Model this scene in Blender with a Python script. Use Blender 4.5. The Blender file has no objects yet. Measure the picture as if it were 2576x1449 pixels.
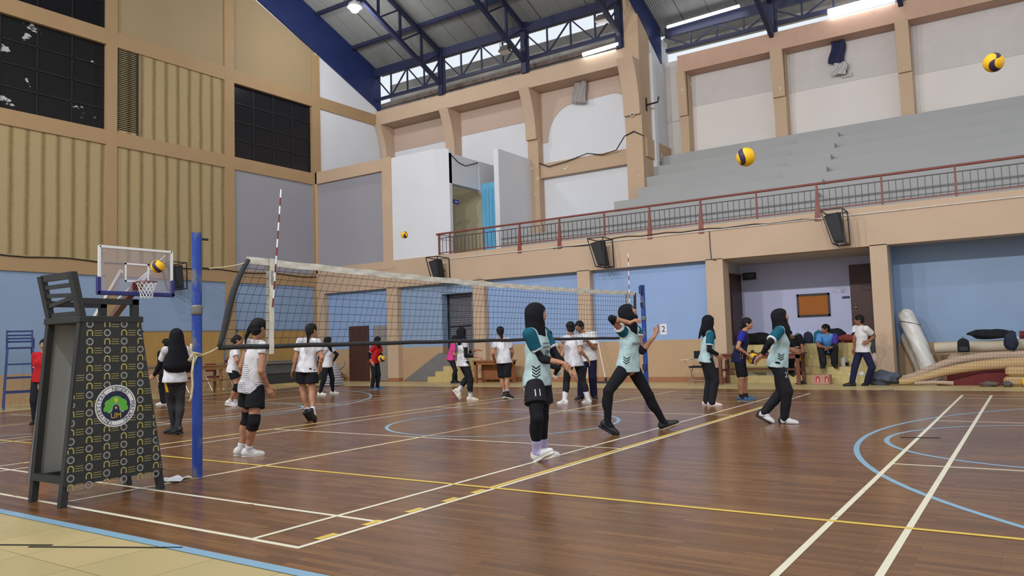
import bpy, math, random
import numpy as np
from mathutils import Vector as V, Matrix
rnd = random.Random(7)
SC = bpy.context.scene
COL = SC.collection
PI = math.pi
VS = SC.view_settings
VS.view_transform = 'Standard'; VS.look = 'None'; VS.gamma = 1.0
VS.use_curve_mapping = False

# ------------------------------------------------------------------ camera
cam_d = bpy.data.cameras.new('camera'); cam = bpy.data.objects.new('camera', cam_d); COL.objects.link(cam)
cam_d.sensor_fit = 'HORIZONTAL'; cam_d.sensor_width = 36.0
cam_d.lens = 1948.56 / 2576 * 36.0
cam_d.clip_start = 0.05; cam_d.clip_end = 300
_y, _p, _r = math.radians(33.888), math.radians(3.978), math.radians(-1.788)
_f = V((-math.sin(_y)*math.cos(_p), math.cos(_y)*math.cos(_p), math.sin(_p)))
_rt = V((math.cos(_y), math.sin(_y), 0)); _u = _rt.cross(_f)
_r2 = _rt*math.cos(_r) + _u*math.sin(_r); _u2 = -_rt*math.sin(_r) + _u*math.cos(_r)
_m = Matrix((_r2, _u2, -_f)).transposed().to_4x4(); _m.translation = V((0, 0, 1.25))
cam.matrix_world = _m
SC.camera = cam

# ------------------------------------------------------------------ materials
def lin(c):
    c = c/255.0
    return c/12.92 if c <= 0.04045 else ((c+0.055)/1.055)**2.4
def rgb(t): return (lin(t[0]), lin(t[1]), lin(t[2]), 1.0)
MATS = {}
def mat(name, col, rough=0.7, var=0.0, vscale=3.0, bump=0.0, bscale=40.0, metal=0.0, spec=0.4, col2=None, coat=0.0, stretch=None):
    if name in MATS: return MATS[name]
    m = bpy.data.materials.new(name); m.use_nodes = True
    nt = m.node_tree; N = nt.nodes; L = nt.links
    b = N['Principled BSDF']
    b.inputs['Roughness'].default_value = rough; b.inputs['Metallic'].default_value = metal
    b.inputs['Specular IOR Level'].default_value = spec
    b.inputs['Coat Weight'].default_value = coat
    c = rgb(col); b.inputs['Base Color'].default_value = c
    if var > 0 or col2 is not None or bump > 0:
        tc = N.new('ShaderNodeTexCoord'); mp = N.new('ShaderNodeMapping')
        L.new(tc.outputs['Object'], mp.inputs['Vector'])
        if stretch: mp.inputs['Scale'].default_value = stretch
    if var > 0 or col2 is not None:
        nz = N.new('ShaderNodeTexNoise'); nz.inputs['Scale'].default_value = vscale; nz.inputs['Detail'].default_value = 5
        L.new(mp.outputs['Vector'], nz.inputs['Vector'])
        rp = N.new('ShaderNodeValToRGB'); L.new(nz.outputs['Fac'], rp.inputs['Fac'])
        c2 = rgb(col2) if col2 is not None else tuple(x*(1-var) for x in c[:3])+(1,)
        rp.color_ramp.elements[0].position = 0.3; rp.color_ramp.elements[1].position = 0.7
        rp.color_ramp.elements[0].color = c2; rp.color_ramp.elements[1].color = c
        L.new(rp.outputs['Color'], b.inputs['Base Color'])
    if bump > 0:
        n2 = N.new('ShaderNodeTexNoise'); n2.inputs['Scale'].default_value = bscale; n2.inputs['Detail'].default_value = 3
        L.new(mp.outputs['Vector'], n2.inputs['Vector'])
        bp = N.new('ShaderNodeBump'); bp.inputs['Strength'].default_value = bump; bp.inputs['Distance'].default_value = 0.01
        L.new(n2.outputs['Fac'], bp.inputs['Height']); L.new(bp.outputs['Normal'], b.inputs['Normal'])
    MATS[name] = m
    return m
def emis(name, col, strength):
    if name in MATS: return MATS[name]
    m = bpy.data.materials.new(name); m.use_nodes = True
    b = m.node_tree.nodes['Principled BSDF']
    b.inputs['Base Color'].default_value = rgb(col)
    b.inputs['Emission Color'].default_value = rgb(col); b.inputs['Emission Strength'].default_value = strength
    MATS[name] = m
    return m
def math_node(N, L, op, a, b=None, c=None):
    n = N.new('ShaderNodeMath'); n.operation = op
    for i, x in enumerate((a, b, c)):
        if x is None: continue
        if isinstance(x, (int, float)): n.inputs[i].default_value = x
        else: L.new(x, n.inputs[i])
    return n.outputs[0]
def worn(name, base, under, amount=0.5, scale=3.0, rough=0.6, zmask=None, vstretch=(1,1,1), edge=0.03, var=0.12):
    """paint that has flaked off in patches"""
    if name in MATS: return MATS[name]
    m = bpy.data.materials.new(name); m.use_nodes = True
    N = m.node_tree.nodes; L = m.node_tree.links; b = N['Principled BSDF']
    b.inputs['Roughness'].default_value = rough; b.inputs['Specular IOR Level'].default_value = 0.3
    tc = N.new('ShaderNodeTexCoord'); mp = N.new('ShaderNodeMapping'); mp.inputs['Scale'].default_value = vstretch
    L.new(tc.outputs['Object'], mp.inputs['Vector'])
    nz = N.new('ShaderNodeTexNoise'); nz.inputs['Scale'].default_value = scale; nz.inputs['Detail'].default_value = 6; nz.inputs['Roughness'].default_value = 0.6
    L.new(mp.outputs['Vector'], nz.inputs['Vector'])
    rp = N.new('ShaderNodeValToRGB'); rp.color_ramp.elements[0].position = amount; rp.color_ramp.elements[1].position = amount+edge
    L.new(nz.outputs['Fac'], rp.inputs['Fac'])
    n2 = N.new('ShaderNodeTexNoise'); n2.inputs['Scale'].default_value = 1.2; n2.inputs['Detail'].default_value = 4
    L.new(tc.outputs['Object'], n2.inputs['Vector'])
    mx0 = N.new('ShaderNodeMixRGB'); mx0.inputs[1].default_value = rgb(base); mx0.inputs[2].default_value = tuple(x*(1-var) for x in rgb(base)[:3])+(1,)
    L.new(n2.outputs['Fac'], mx0.inputs[0])
    mx = N.new('ShaderNodeMixRGB'); mx.inputs[2].default_value = rgb(under)
    L.new(rp.outputs['Color'], mx.inputs[0]); L.new(mx0.outputs['Color'], mx.inputs[1])
    L.new(mx.outputs['Color'], b.inputs['Base Color'])
    MATS[name] = m
    return m

# ------------------------------------------------------------------ mesh builder
class MB:
    def __init__(s): s.v = []; s.f = []; s.mi = []
    def add(s, vs, fs, m=0):
        o = len(s.v); s.v += [tuple(map(float, p)) for p in vs]
        s.f += [tuple(i+o for i in f) for f in fs]; s.mi += [m]*len(fs)
        return s
    def box(s, a, b, m=0):
        x0, y0, z0 = a; x1, y1, z1 = b
        return s.add([(x0,y0,z0),(x1,y0,z0),(x1,y1,z0),(x0,y1,z0),(x0,y0,z1),(x1,y0,z1),(x1,y1,z1),(x0,y1,z1)],
                     [(0,3,2,1),(4,5,6,7),(0,1,5,4),(1,2,6,5),(2,3,7,6),(3,0,4,7)], m)
    def bbox(s, a, b, r=0.01, m=0):
        """box with chamfered edges: three crossing slabs would leave holes, so build a rounded profile prism along z with chamfered caps"""
        x0, y0, z0 = a; x1, y1, z1 = b
        def ring(i, z): return [(x0+r+i,y0+i,z),(x1-r-i,y0+i,z),(x1-i,y0+r+i,z),(x1-i,y1-r-i,z),(x1-r-i,y1-i,z),(x0+r+i,y1-i,z),(x0+i,y1-r-i,z),(x0+i,y0+r+i,z)]
        vs = ring(r, z0)+ring(0, z0+r)+ring(0, z1-r)+ring(r, z1)
        fs = [tuple(reversed(range(8)))]
        for k in range(3): fs += [(8*k+i, 8*k+(i+1) % 8, 8*k+8+(i+1) % 8, 8*k+8+i) for i in range(8)]
        fs.append(tuple(range(24, 32)))
        return s.add(vs, fs, m)
    def bar(s, p, q, w, h, m=0, up=(0,0,1)):
        p = V(p); q = V(q); d = (q-p).normalized(); u = V(up)
        if abs(d.dot(u)) > 0.98: u = V((1,0,0))
        a = d.cross(u).normalized(); c = a.cross(d).normalized()
        vs = []
        for e in (p, q):
            for sx, sz in ((-1,-1),(1,-1),(1,1),(-1,1)): vs.append(e+a*(sx*w/2)+c*(sz*h/2))
        return s.add(vs, [(3,2,1,0),(4,5,6,7),(0,1,5,4),(1,2,6,5),(2,3,7,6),(3,0,4,7)], m)
    def tube(s, pts, r, n=8, m=0, closed=False):
        pts = [V(p) for p in pts]; k = len(pts); vs = []; prev = None
        for i, p in enumerate(pts):
            a = pts[(i-1) % k] if (closed or i > 0) else p; b = pts[(i+1) % k] if (closed or i < k-1) else p
            d = (b-a).normalized()
            if prev is None:
                u = V((0,0,1)) if abs(d.z) < 0.9 else V((1,0,0)); u = (u-d*u.dot(d)).normalized()
            else: u = (prev-d*prev.dot(d)).normalized()
            prev = u; w = d.cross(u)
            rr = r[i] if isinstance(r, (list, tuple)) else r
            for j in range(n):
                t = 2*PI*j/n; vs.append(p+u*(math.cos(t)*rr)+w*(math.sin(t)*rr))
        fs = []
        for i in range(k if closed else k-1):
            for j in range(n):
                fs.append((i*n+j, i*n+(j+1) % n, ((i+1) % k)*n+(j+1) % n, ((i+1) % k)*n+j))
        if not closed: fs += [tuple(reversed(range(n))), tuple(range((k-1)*n, k*n))]
        return s.add(vs, fs, m)
    def cyl(s, p, q, r, n=16, m=0): return s.tube([p, q], r, n, m)
    def lathe(s, prof, c=(0,0,0), n=24, m=0):
        vs = []; c = V(c)
        for r, z in prof:
            for j in range(n): vs.append(c+V((r*math.cos(2*PI*j/n), r*math.sin(2*PI*j/n), z)))
        k = len(prof)
        fs = [(i*n+j, i*n+(j+1) % n, (i+1)*n+(j+1) % n, (i+1)*n+j) for i in range(k-1) for j in range(n)]
        if prof[0][0] > 1e-6: fs.append(tuple(reversed(range(n))))
        if prof[-1][0] > 1e-6: fs.append(tuple(range((k-1)*n, k*n)))
        return s.add(vs, fs, m)
    def prism(s, poly, vec, m=0):
        n = len(poly); vec = V(vec); a = [V(p) for p in poly]
        nrm = V((0,0,0))
        for i in range(n): nrm += a[i].cross(a[(i+1) % n])
        if nrm.dot(vec) < 0: a = a[::-1]
        vs = a+[p+vec for p in a]
        return s.add(vs, [tuple(reversed(range(n))), tuple(range(n, 2*n))]+[(i, (i+1) % n, n+(i+1) % n, n+i) for i in range(n)], m)
    def grid(s, fn, nu, nv, m=0, thick=0.0):
        vs = [fn(i/nu, j/nv) for i in range(nu+1) for j in range(nv+1)]
        fs = [(i*(nv+1)+j, (i+1)*(nv+1)+j, (i+1)*(nv+1)+j+1, i*(nv+1)+j+1) for i in range(nu) for j in range(nv)]
        return s.add(vs, fs, m)
    def ball(s, c, r, n=12, m=0, sc=(1,1,1)):
        c = V(c); prof = [(math.sin(PI*i/n), -math.cos(PI*i/n)) for i in range(n+1)]
        prof[0] = (0.0005, -1); prof[-1] = (0.0005, 1)
        o = len(s.v); s.lathe(prof, (0,0,0), 2*n, m)
        for i in range(o, len(s.v)):
            x, y, z = s.v[i]; s.v[i] = (c.x+x*r*sc[0], c.y+y*r*sc[1], c.z+z*r*sc[2])
        return s
    def xf(s, M, o=0):
        for i in range(o, len(s.v)): s.v[i] = tuple(M @ V(s.v[i]))
        return s
    def build(s, name, mats, parent=None, smooth=False, world=False, kind=None, loc=None, bevel=0.0, auto=None, **kw):
        me = bpy.data.meshes.new(name)
        off = V((0,0,0))
        if world:
            if parent is not None: off = world_loc(parent)
            elif loc is not None: off = V(loc)
        vs = [tuple(V(p)-off) for p in s.v] if off.length > 0 else s.v
        me.from_pydata(vs, [], s.f)
        if not isinstance(mats, (list, tuple)): mats = [mats]
        for m in mats: me.materials.append(m)
        me.polygons.foreach_set('material_index', s.mi)
        if smooth: me.polygons.foreach_set('use_smooth', [True]*len(s.f))
        me.update()
        o = bpy.data.objects.new(name, me); COL.objects.link(o)
        if parent is not None: o.parent = parent
        elif loc is not None: o.location = loc
        if smooth and auto:
            try: me.set_sharp_from_angle(angle=math.radians(auto))
            except Exception: pass
        if bevel > 0:
            md = o.modifiers.new('bevel', 'BEVEL'); md.width = bevel; md.segments = 2; md.limit_method = 'ANGLE'
        if kind: o['kind'] = kind
        tag(o, **kw)
        return o
def world_loc(o):
    p = V((0,0,0))
    while o is not None: p += o.location; o = o.parent
    return p
def tag(o, label=None, cat=None, group=None, kind=None):
    if label: o['label'] = label
    if cat: o['category'] = cat
    if group: o['group'] = group
    if kind: o['kind'] = kind
    return o
def thing(name, label, cat, loc=(0,0,0), rz=0.0, group=None):
    o = bpy.data.objects.new(name, None); COL.objects.link(o)
    o.empty_display_size = 0.1; o.location = loc; o.rotation_euler = (0,0,rz)
    return tag(o, label, cat, group)
def kids(o): return [c for c in bpy.data.objects if c.parent == o]
def dup(root, loc=None, rz=None, label=None, group=None):
    def cp(o, par):
        ch = KIDS.get(o.name) or kids(o)
        c = o.copy(); COL.objects.link(c)
        if par is not None: c.parent = par
        for k in ch: cp(k, c)
        return c
    KIDS = {}
    r = cp(root, None)
    if loc is not None: r.location = loc
    if rz is not None: r.rotation_euler = (0,0,rz)
    if label: r['label'] = label
    if group: r['group'] = group
    return r
def text_mb(txt, size, mode='c'):
    """lettering as a flat list of triangles/polygons in the xy plane (x right, y up)"""
    cu = bpy.data.curves.new('lettering', 'FONT'); cu.body = txt; cu.size = size
    cu.align_x = {'c': 'CENTER', 'l': 'LEFT'}[mode]; cu.align_y = 'CENTER'; cu.resolution_u = 3
    o = bpy.data.objects.new('lettering', cu); COL.objects.link(o)
    dg = bpy.context.evaluated_depsgraph_get(); dg.update()
    me = bpy.data.meshes.new_from_object(o.evaluated_get(dg))
    vs = [tuple(v.co) for v in me.vertices]; fs = [tuple(p.vertices) for p in me.polygons]
    bpy.data.objects.remove(o); bpy.data.curves.remove(cu); bpy.data.meshes.remove(me)
    return vs, fs
# =================================================================== HALL
XL = -22.5          # face of the beams on the end wall
YF = 20.2           # face of the lower side wall / balcony
XR = 5.5            # the hall is built to here (outside the frame)
TAN_L = worn('shade_tinted_tan_end_wall', (178,146,108), (205,190,170), 0.74, 5.0, var=0.15)  # same tan paint, darker and yellower: the end wall's dim light is in the colour
TAN_R = mat('tan_paint_side_wall', (200,172,146), 0.7, 0.08, 1.2)
WORN_T = worn('flaking_tan_paint', (198,168,138), (226,222,216), 0.66, 4.5, edge=0.01)
WHITE = mat('white_wall_paint', (224,224,228), 0.8, 0.05, 0.8)
CREAM = mat('cream_gable_paint', (168,146,112), 0.8, 0.08, 0.6)
BLUE = mat('light_blue_wall_paint', (146,172,214), 0.7, 0.07, 0.9)
BLUE_D = mat('dusty_blue_wall_paint', (144,166,196), 0.7, 0.09, 0.9)
DADO = mat('orange_tan_dado_paint', (188,156,122), 0.7, 0.08, 1.0)
LILAC = mat('lilac_grey_plaster', (156,154,162), 0.8, 0.05, 0.8)
LILAC_W = mat('lilac_lobby_paint', (198,201,232), 0.8, 0.04, 0.8)
GREYP = mat('grey_lobby_paint', (150,145,142), 0.85, 0.04, 0.8)
SKIRT = mat('terracotta_skirting', (165,112,80), 0.5, 0.1, 4)
DARKW = mat('dark_window_film', (26,26,30), 0.25, 0.0, spec=0.35)
NAVY = mat('navy_steel_paint', (42,46,74), 0.5, 0.15, 3.0)
NAVYF = mat('navy_metal_sheet', (38,50,98), 0.45, 0.2, 1.5)
GREYC = worn('grey_concrete_paint', (166,165,163), (215,212,205), 0.72, 6.0, edge=0.02, var=0.1)
CONC = mat('bare_concrete', (150,145,138), 0.9, 0.2, 2.0)
BROWNC = mat('brown_soffit_board', (120,104,96), 0.9, 0.1, 2.0)
BROWND = mat('dark_brown_door', (78,48,42), 0.45, 0.1, 6.0)

def panel_mat():
    m = bpy.data.materials.new('straw_acoustic_panel'); m.use_nodes = True
    N = m.node_tree.nodes; L = m.node_tree.links; b = N['Principled BSDF']
    b.inputs['Roughness'].default_value = 0.9; b.inputs['Specular IOR Level'].default_value = 0.15
    tc = N.new('ShaderNodeTexCoord'); sp = N.new('ShaderNodeSeparateXYZ'); L.new(tc.outputs['Object'], sp.inputs[0])
    nz = N.new('ShaderNodeTexNoise'); nz.inputs['Scale'].default_value = 1.1; nz.inputs['Detail'].default_value = 3
    mp = N.new('ShaderNodeMapping'); mp.inputs['Scale'].default_value = (1, 1, .5); L.new(tc.outputs['Object'], mp.inputs[0]); L.new(mp.outputs[0], nz.inputs['Vector'])
    yy = math_node(N, L, 'MULTIPLY_ADD', nz.outputs['Fac'], 0.10, sp.outputs['Y'])
    fr = math_node(N, L, 'FRACT', math_node(N, L, 'MULTIPLY', yy, 1/0.41))
    d = math_node(N, L, 'ABSOLUTE', math_node(N, L, 'SUBTRACT', fr, 0.5))
    n3 = N.new('ShaderNodeTexNoise'); n3.inputs['Scale'].default_value = 9; n3.inputs['Detail'].default_value = 6; L.new(tc.outputs['Object'], n3.inputs['Vector'])
    dd = math_node(N, L, 'MULTIPLY_ADD', n3.outputs['Fac'], 0.12, d)
    rp = N.new('ShaderNodeValToRGB'); L.new(dd, rp.inputs['Fac'])
    rp.color_ramp.elements[0].position = 0.05; rp.color_ramp.elements[0].color = rgb((128,108,74))
    rp.color_ramp.elements[1].position = 0.30; rp.color_ramp.elements[1].color = rgb((176,156,116))
    L.new(rp.outputs['Color'], b.inputs['Base Color'])
    n4 = N.new('ShaderNodeTexNoise'); n4.inputs['Scale'].default_value = 60; L.new(tc.outputs['Object'], n4.inputs['Vector'])
    bp = N.new('ShaderNodeBump'); bp.inputs['Strength'].default_value = 0.4; bp.inputs['Distance'].default_value = 0.02
    L.new(n4.outputs['Fac'], bp.inputs['Height']); L.new(bp.outputs['Normal'], b.inputs['Normal'])
    return m
STRAW = panel_mat()

def wood_mat():
    m = bpy.data.materials.new('varnished_strip_parquet'); m.use_nodes = True
    N = m.node_tree.nodes; L = m.node_tree.links; b = N['Principled BSDF']
    tc = N.new('ShaderNodeTexCoord'); mp = N.new('ShaderNodeMapping')
    mp.inputs['Scale'].default_value = (1, 1, 1); L.new(tc.outputs['Object'], mp.inputs['Vector'])
    br = N.new('ShaderNodeTexBrick'); L.new(mp.outputs['Vector'], br.inputs['Vector'])
    br.inputs['Scale'].default_value = 1.0; br.inputs['Brick Width'].default_value = 0.62; br.inputs['Row Height'].default_value = 0.062
    br.inputs['Mortar Size'].default_value = 0.0016; br.inputs['Mortar Smooth'].default_value = 0.3; br.inputs['Bias'].default_value = 0.0
    br.inputs['Color1'].default_value = rgb((124,85,52)); br.inputs['Color2'].default_value = rgb((154,109,67)); br.inputs['Mortar'].default_value = rgb((96,60,38))
    br.offset = 0.37
    m2 = N.new('ShaderNodeMapping'); m2.inputs['Scale'].default_value = (0.5, 9, 1); L.new(tc.outputs['Object'], m2.inputs['Vector'])
    nz = N.new('ShaderNodeTexNoise'); nz.inputs['Scale'].default_value = 3; nz.inputs['Detail'].default_value = 8; nz.inputs['Roughness'].default_value = 0.65
    L.new(m2.outputs['Vector'], nz.inputs['Vector'])
    mx = N.new('ShaderNodeMixRGB'); mx.blend_type = 'MULTIPLY'; mx.inputs[0].default_value = 0.75
    rp = N.new('ShaderNodeValToRGB'); L.new(nz.outputs['Fac'], rp.inputs['Fac'])
    rp.color_ramp.elements[0].position = 0.3; rp.color_ramp.elements[0].color = (0.5,0.46,0.43,1)
    rp.color_ramp.elements[1].position = 0.75; rp.color_ramp.elements[1].color = (1,1,1,1)
    L.new(br.outputs['Color'], mx.inputs[1]); L.new(rp.outputs['Color'], mx.inputs[2])
    n3 = N.new('ShaderNodeTexNoise'); n3.inputs['Scale'].default_value = 0.55; n3.inputs['Detail'].default_value = 5; L.new(tc.outputs['Object'], n3.inputs['Vector'])
    mx2 = N.new('ShaderNodeMixRGB'); mx2.inputs[0].default_value = 0.5; mx2.blend_type = 'MULTIPLY'
    rp2 = N.new('ShaderNodeValToRGB'); L.new(n3.outputs['Fac'], rp2.inputs['Fac'])
    rp2.color_ramp.elements[0].position = 0.35; rp2.color_ramp.elements[0].color = (0.62,0.52,0.50,1)
    rp2.color_ramp.elements[1].position = 0.62; rp2.color_ramp.elements[1].color = (1,1,1,1)
    L.new(mx.outputs['Color'], mx2.inputs[1]); L.new(rp2.outputs['Color'], mx2.inputs[2])
    L.new(mx2.outputs['Color'], b.inputs['Base Color'])
    n4 = N.new('ShaderNodeTexNoise'); n4.inputs['Scale'].default_value = 2.5; n4.inputs['Detail'].default_value = 6; L.new(m2.outputs['Vector'], n4.inputs['Vector'])
    r = math_node(N, L, 'MULTIPLY_ADD', n4.outputs['Fac'], 0.22, 0.14); L.new(r, b.inputs['Roughness'])
    b.inputs['Specular IOR Level'].default_value = 0.5
    n5 = N.new('ShaderNodeTexNoise'); n5.inputs['Scale'].default_value = 7; n5.inputs['Detail'].default_value = 4; L.new(tc.outputs['Object'], n5.inputs['Vector'])
    bp = N.new('ShaderNodeBump'); bp.inputs['Strength'].default_value = 0.06; bp.inputs['Distance'].default_value = 0.02
    L.new(n5.outputs['Fac'], bp.inputs['Height']); L.new(bp.outputs['Normal'], b.inputs['Normal'])
    return m
WOOD = wood_mat()

def tile_mat(name, c, size, joint, rough=0.35):
    m = bpy.data.materials.new(name); m.use_nodes = True
    N = m.node_tree.nodes; L = m.node_tree.links; b = N['Principled BSDF']; b.inputs['Roughness'].default_value = rough
    tc = N.new('ShaderNodeTexCoord'); br = N.new('ShaderNodeTexBrick'); L.new(tc.outputs['Object'], br.inputs['Vector'])
    br.offset = 0.0; br.inputs['Scale'].default_value = 1; br.inputs['Brick Width'].default_value = size; br.inputs['Row Height'].default_value = size
    br.inputs['Mortar Size'].default_value = joint; br.inputs['Mortar Smooth'].default_value = 0.2
    br.inputs['Color1'].default_value = rgb(c); br.inputs['Color2'].default_value = rgb(tuple(int(x*.95) for x in c)); br.inputs['Mortar'].default_value = rgb(tuple(int(x*.72) for x in c))
    nz = N.new('ShaderNodeTexNoise'); nz.inputs['Scale'].default_value = 1.3; nz.inputs['Detail'].default_value = 5; L.new(tc.outputs['Object'], nz.inputs['Vector'])
    mx = N.new('ShaderNodeMixRGB'); mx.blend_type = 'MULTIPLY'; mx.inputs[0].default_value = 0.25
    L.new(br.outputs['Color'], mx.inputs[1]); L.new(nz.outputs['Fac'], mx.inputs[2]); L.new(mx.outputs['Color'], b.inputs['Base Color'])
    return m
TILE = tile_mat('beige_floor_tile', (218,196,140), 0.6, 0.004)
STEPT = tile_mat('yellow_step_tile', (214,192,132), 0.4, 0.004)

# ------------------------------------------------------------------ floor with its painted lines
def worn_line(name, c):
    m = bpy.data.materials.new(name); m.use_nodes = True
    N = m.node_tree.nodes; L = m.node_tree.links; b = N['Principled BSDF']; b.inputs['Roughness'].default_value = 0.35
    tc = N.new('ShaderNodeTexCoord'); nz = N.new('ShaderNodeTexNoise'); nz.inputs['Scale'].default_value = 7; nz.inputs['Detail'].default_value = 6
    L.new(tc.outputs['Object'], nz.inputs['Vector'])
    rp = N.new('ShaderNodeValToRGB'); L.new(nz.outputs['Fac'], rp.inputs['Fac'])
    rp.color_ramp.elements[0].position = 0.26; rp.color_ramp.elements[0].color = rgb((120,84,56))
    rp.color_ramp.elements[1].position = 0.33; rp.color_ramp.elements[1].color = rgb(c)
    L.new(rp.outputs['Color'], b.inputs['Base Color'])
    return m
LW = worn_line('white_line_paint', (240,232,205)); LYL = worn_line('yellow_line_paint', (232,196,84)); LBL = worn_line('pale_blue_line_paint', (140,180,205)); LPY = worn_line('faded_cream_line_paint', (222,200,150))
BLK = mat('black_scuff_tape', (40,38,34), 0.6)
fl = MB()
fl.box((-30, -6, -0.2), (12, 34, -0.002), 1)
fl.box((-20.0, 2.98, -0.004), (9.0, 17.85, 0.0), 0)
def strip(x0, x1, y0, y1, m, z=0.0015): fl.add([(x0,y0,z),(x1,y0,z),(x1,y1,z),(x0,y1,z)], [(0,1,2,3)], m)
def lx(y, x0, x1, m, w=0.042, z=0.0015): strip(x0, x1, y-w/2, y+w/2, m, z)
def ly(x, y0, y1, m, w=0.042, z=0.0018): strip(x-w/2, x+w/2, y0, y1, m, z)
def arc(cx, cy, r, a0, a1, m, w=0.055, z=0.0013, n=72):
    for i in range(n):
        a = a0+(a1-a0)*i/n; b = a0+(a1-a0)*(i+1)/n
        ps = [(cx+(r-w/2)*math.cos(a), cy+(r-w/2)*math.sin(a)), (cx+(r+w/2)*math.cos(a), cy+(r+w/2)*math.sin(a)), (cx+(r+w/2)*math.cos(b), cy+(r+w/2)*math.sin(b)), (cx+(r-w/2)*math.cos(b), cy+(r-w/2)*math.sin(b))]
        fl.add([(x, y, z) for x, y in ps], [(0,1,2,3)], m)
def badminton(cx):
    for s in (-1, 1):
        ly(cx+s*3.05, 3.33, 16.75, 2); ly(cx+s*2.59, 3.33, 16.75, 2)
    for y in (3.35, 4.11, 8.07, 12.03, 15.99, 16.73): lx(y, cx-3.07, cx+3.07, 2)
    ly(cx, 3.35, 8.07, 2); ly(cx, 12.03, 16.73, 2)
badminton(-6.98); badminton(1.85); badminton(-15.8)
ly(-7.0, 4.3, 17.1, 5, 0.045, 0.0022)
for y in (5.5, 14.5): lx(y, -16.0, 2.0, 3, 0.05, 0.0025)
for x in (-16.0, 2.0): ly(x, 5.5, 14.5, 3, 0.05, 0.0026)
for x in (-3.985, -10.0): ly(x, 5.5, 14.5, 3, 0.05, 0.0021)
for x in (-3.985, -10.0):
    for y0 in (3.55, 3.98, 4.43, 4.86, 5.24): strip(x-0.03, x+0.03, y0, y0+0.17, 3, 0.0024)
arc(-7.0, 10.05, 1.8, 0, 2*PI, 4)
for s in (1, -1):
    cx = -7+s*11.45
    arc(cx, 10.0, 6.2, PI/2 if s > 0 else -PI/2, 3*PI/2 if s > 0 else PI/2, 4)
    arc(-7+s*7.3, 10.0, 1.8, 0, 2*PI, 4)
    lx(3.8, cx, -7+s*13, 4); lx(16.2, cx, -7+s*13, 4); ly(-7+s*7.3, 8.2, 11.8, 4)
lx(2.98, -19.5, 9, 4, 0.085, 0.002)
for a, b in (((-5.6,2.52),(-4.62,3.0)), ((-6.15,2.3),(-5.5,2.62)), ((-6.1,2.26),(-5.85,2.39)), ((-6.28,2.12),(-6.02,1.92)), ((-7.4,2.35),(-6.2,2.1))):
    fl.bar((a[0], a[1], 0.001), (b[0], b[1], 0.001), 0.022, 0.002, 6)
fl.bar((-1.38,10.06,0.002), (-0.98,10.16,0.002), 0.06, 0.004, 6)
fl.bar((-2.75,17.75,0.002), (-2.55,18.05,0.002), 0.03, 0.004, 6)
fl.bar((-5.95,14.95,0.002), (-5.75,15.0,0.002), 0.05, 0.004, 6)
fl.build('floor', [WOOD, TILE, LW, LYL, LBL, LPY, BLK], kind='structure')

# ------------------------------------------------------------------ end wall (left in the picture)
w = MB()
BEAMZ = [(3.56, 4.0), (7.48, 7.92), (10.53, 11.0)]
COLY = [(-4.17,-3.84), (-0.1,0.24), (3.97,4.30), (8.05,8.37), (12.14,12.47), (16.23,16.6), (20.1,20.5)]
PX = XL-0.05
def roof_z(y): return 13.05+0.405*(23.5-y) if y > 10 else 13.05+0.405*(23.5-20+y)
def gable_z(y): return roof_z(y)-1.62
backs = []
for i in range(len(COLY)-1):
    y0, y1 = COLY[i][1], COLY[i+1][0]
    last = i == len(COLY)-2
    w.box((PX-0.25, y0-0.2, -0.1), (PX, y1+0.2, 0.80), 3)
    w.box((PX-0.25, y0-0.2, 0.80), (PX, y1+0.2, 3.6), 2)
    w.box((PX-0.25, y0-0.2, 3.9), (PX, y1+0.2, 7.5), 5 if last else 4)
    if i in (4,):
        w.box((PX-0.25, y0-0.2, 7.9), (PX, y1+0.2, 10.6), 4)
    elif not last and i != 3: w.box((PX-0.25, y0-0.2, 7.9), (PX, y1+0.2, 10.6), 4)
    if i == 3:
        w.box((PX-0.5, y0-0.2, 7.8), (PX-0.3, y1+0.2, 16.5), 6)
    elif last: w.box((PX-0.5, y0-0.2, 7.8), (PX-0.3, y1+0.2, 10.7), 6)
# cream gable above the top beam, following the roof
def gable(y0, y1, m, x=PX):
    w.prism([(x, y0, 10.9), (x, y1, 10.9), (x, y1, gable_z(y1)), (x, y0, gable_z(y0))], (-0.25, 0, 0), m)
gable(12.3, 20.3, 1)
gable(20.3, 23.9, 7)
w.box((PX-0.25, 20.3, 7.8), (PX-.003, 24.6, 10.905), 7)
w.box((PX-0.6, 20.3, -0.1), (PX-0.3, 24.6, 7.9), 5)
w.build('wall_left', [TAN_L, CREAM, BLUE_D, DADO, STRAW, LILAC, DARKW, WHITE], kind='structure')
t = MB()
for z0, z1 in BEAMZ: t.box((XL-0.35, -4.2, z0), (XL, 20.5, z1))
t.box((XL-0.35, 20.5, 10.53), (XL, 23.7, 11.0))
for i, (y0, y1) in enumerate(COLY):
    t.box((XL-0.34, y0, -0.05), (XL+0.004, y1, gable_z(y1)-0.02 if y0 > 8 else 16.0))
t.build('trim_1', TAN_L, kind='structure')
# navy gable sheet between wall and roof
g = MB()
pts_lo = [(10.0, gable_z(10)+0.2), (17.2, gable_z(17.2)+0.05), (20.1, gable_z(20.1)), (23.62, 11.30), (23.9, 11.05)]
pts_hi = [(23.9, roof_z(23.9)), (10.0, roof_z(10.0))]
g.prism([(XL+0.02, y, z) for y, z in pts_lo+pts_hi], (-0.08, 0, 0))
g.prism([(XL+0.02, 20-y, z) for y, z in pts_lo+pts_hi], (-0.08, 0, 0))
g.build('trim_2', NAVYF, kind='structure')
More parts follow.
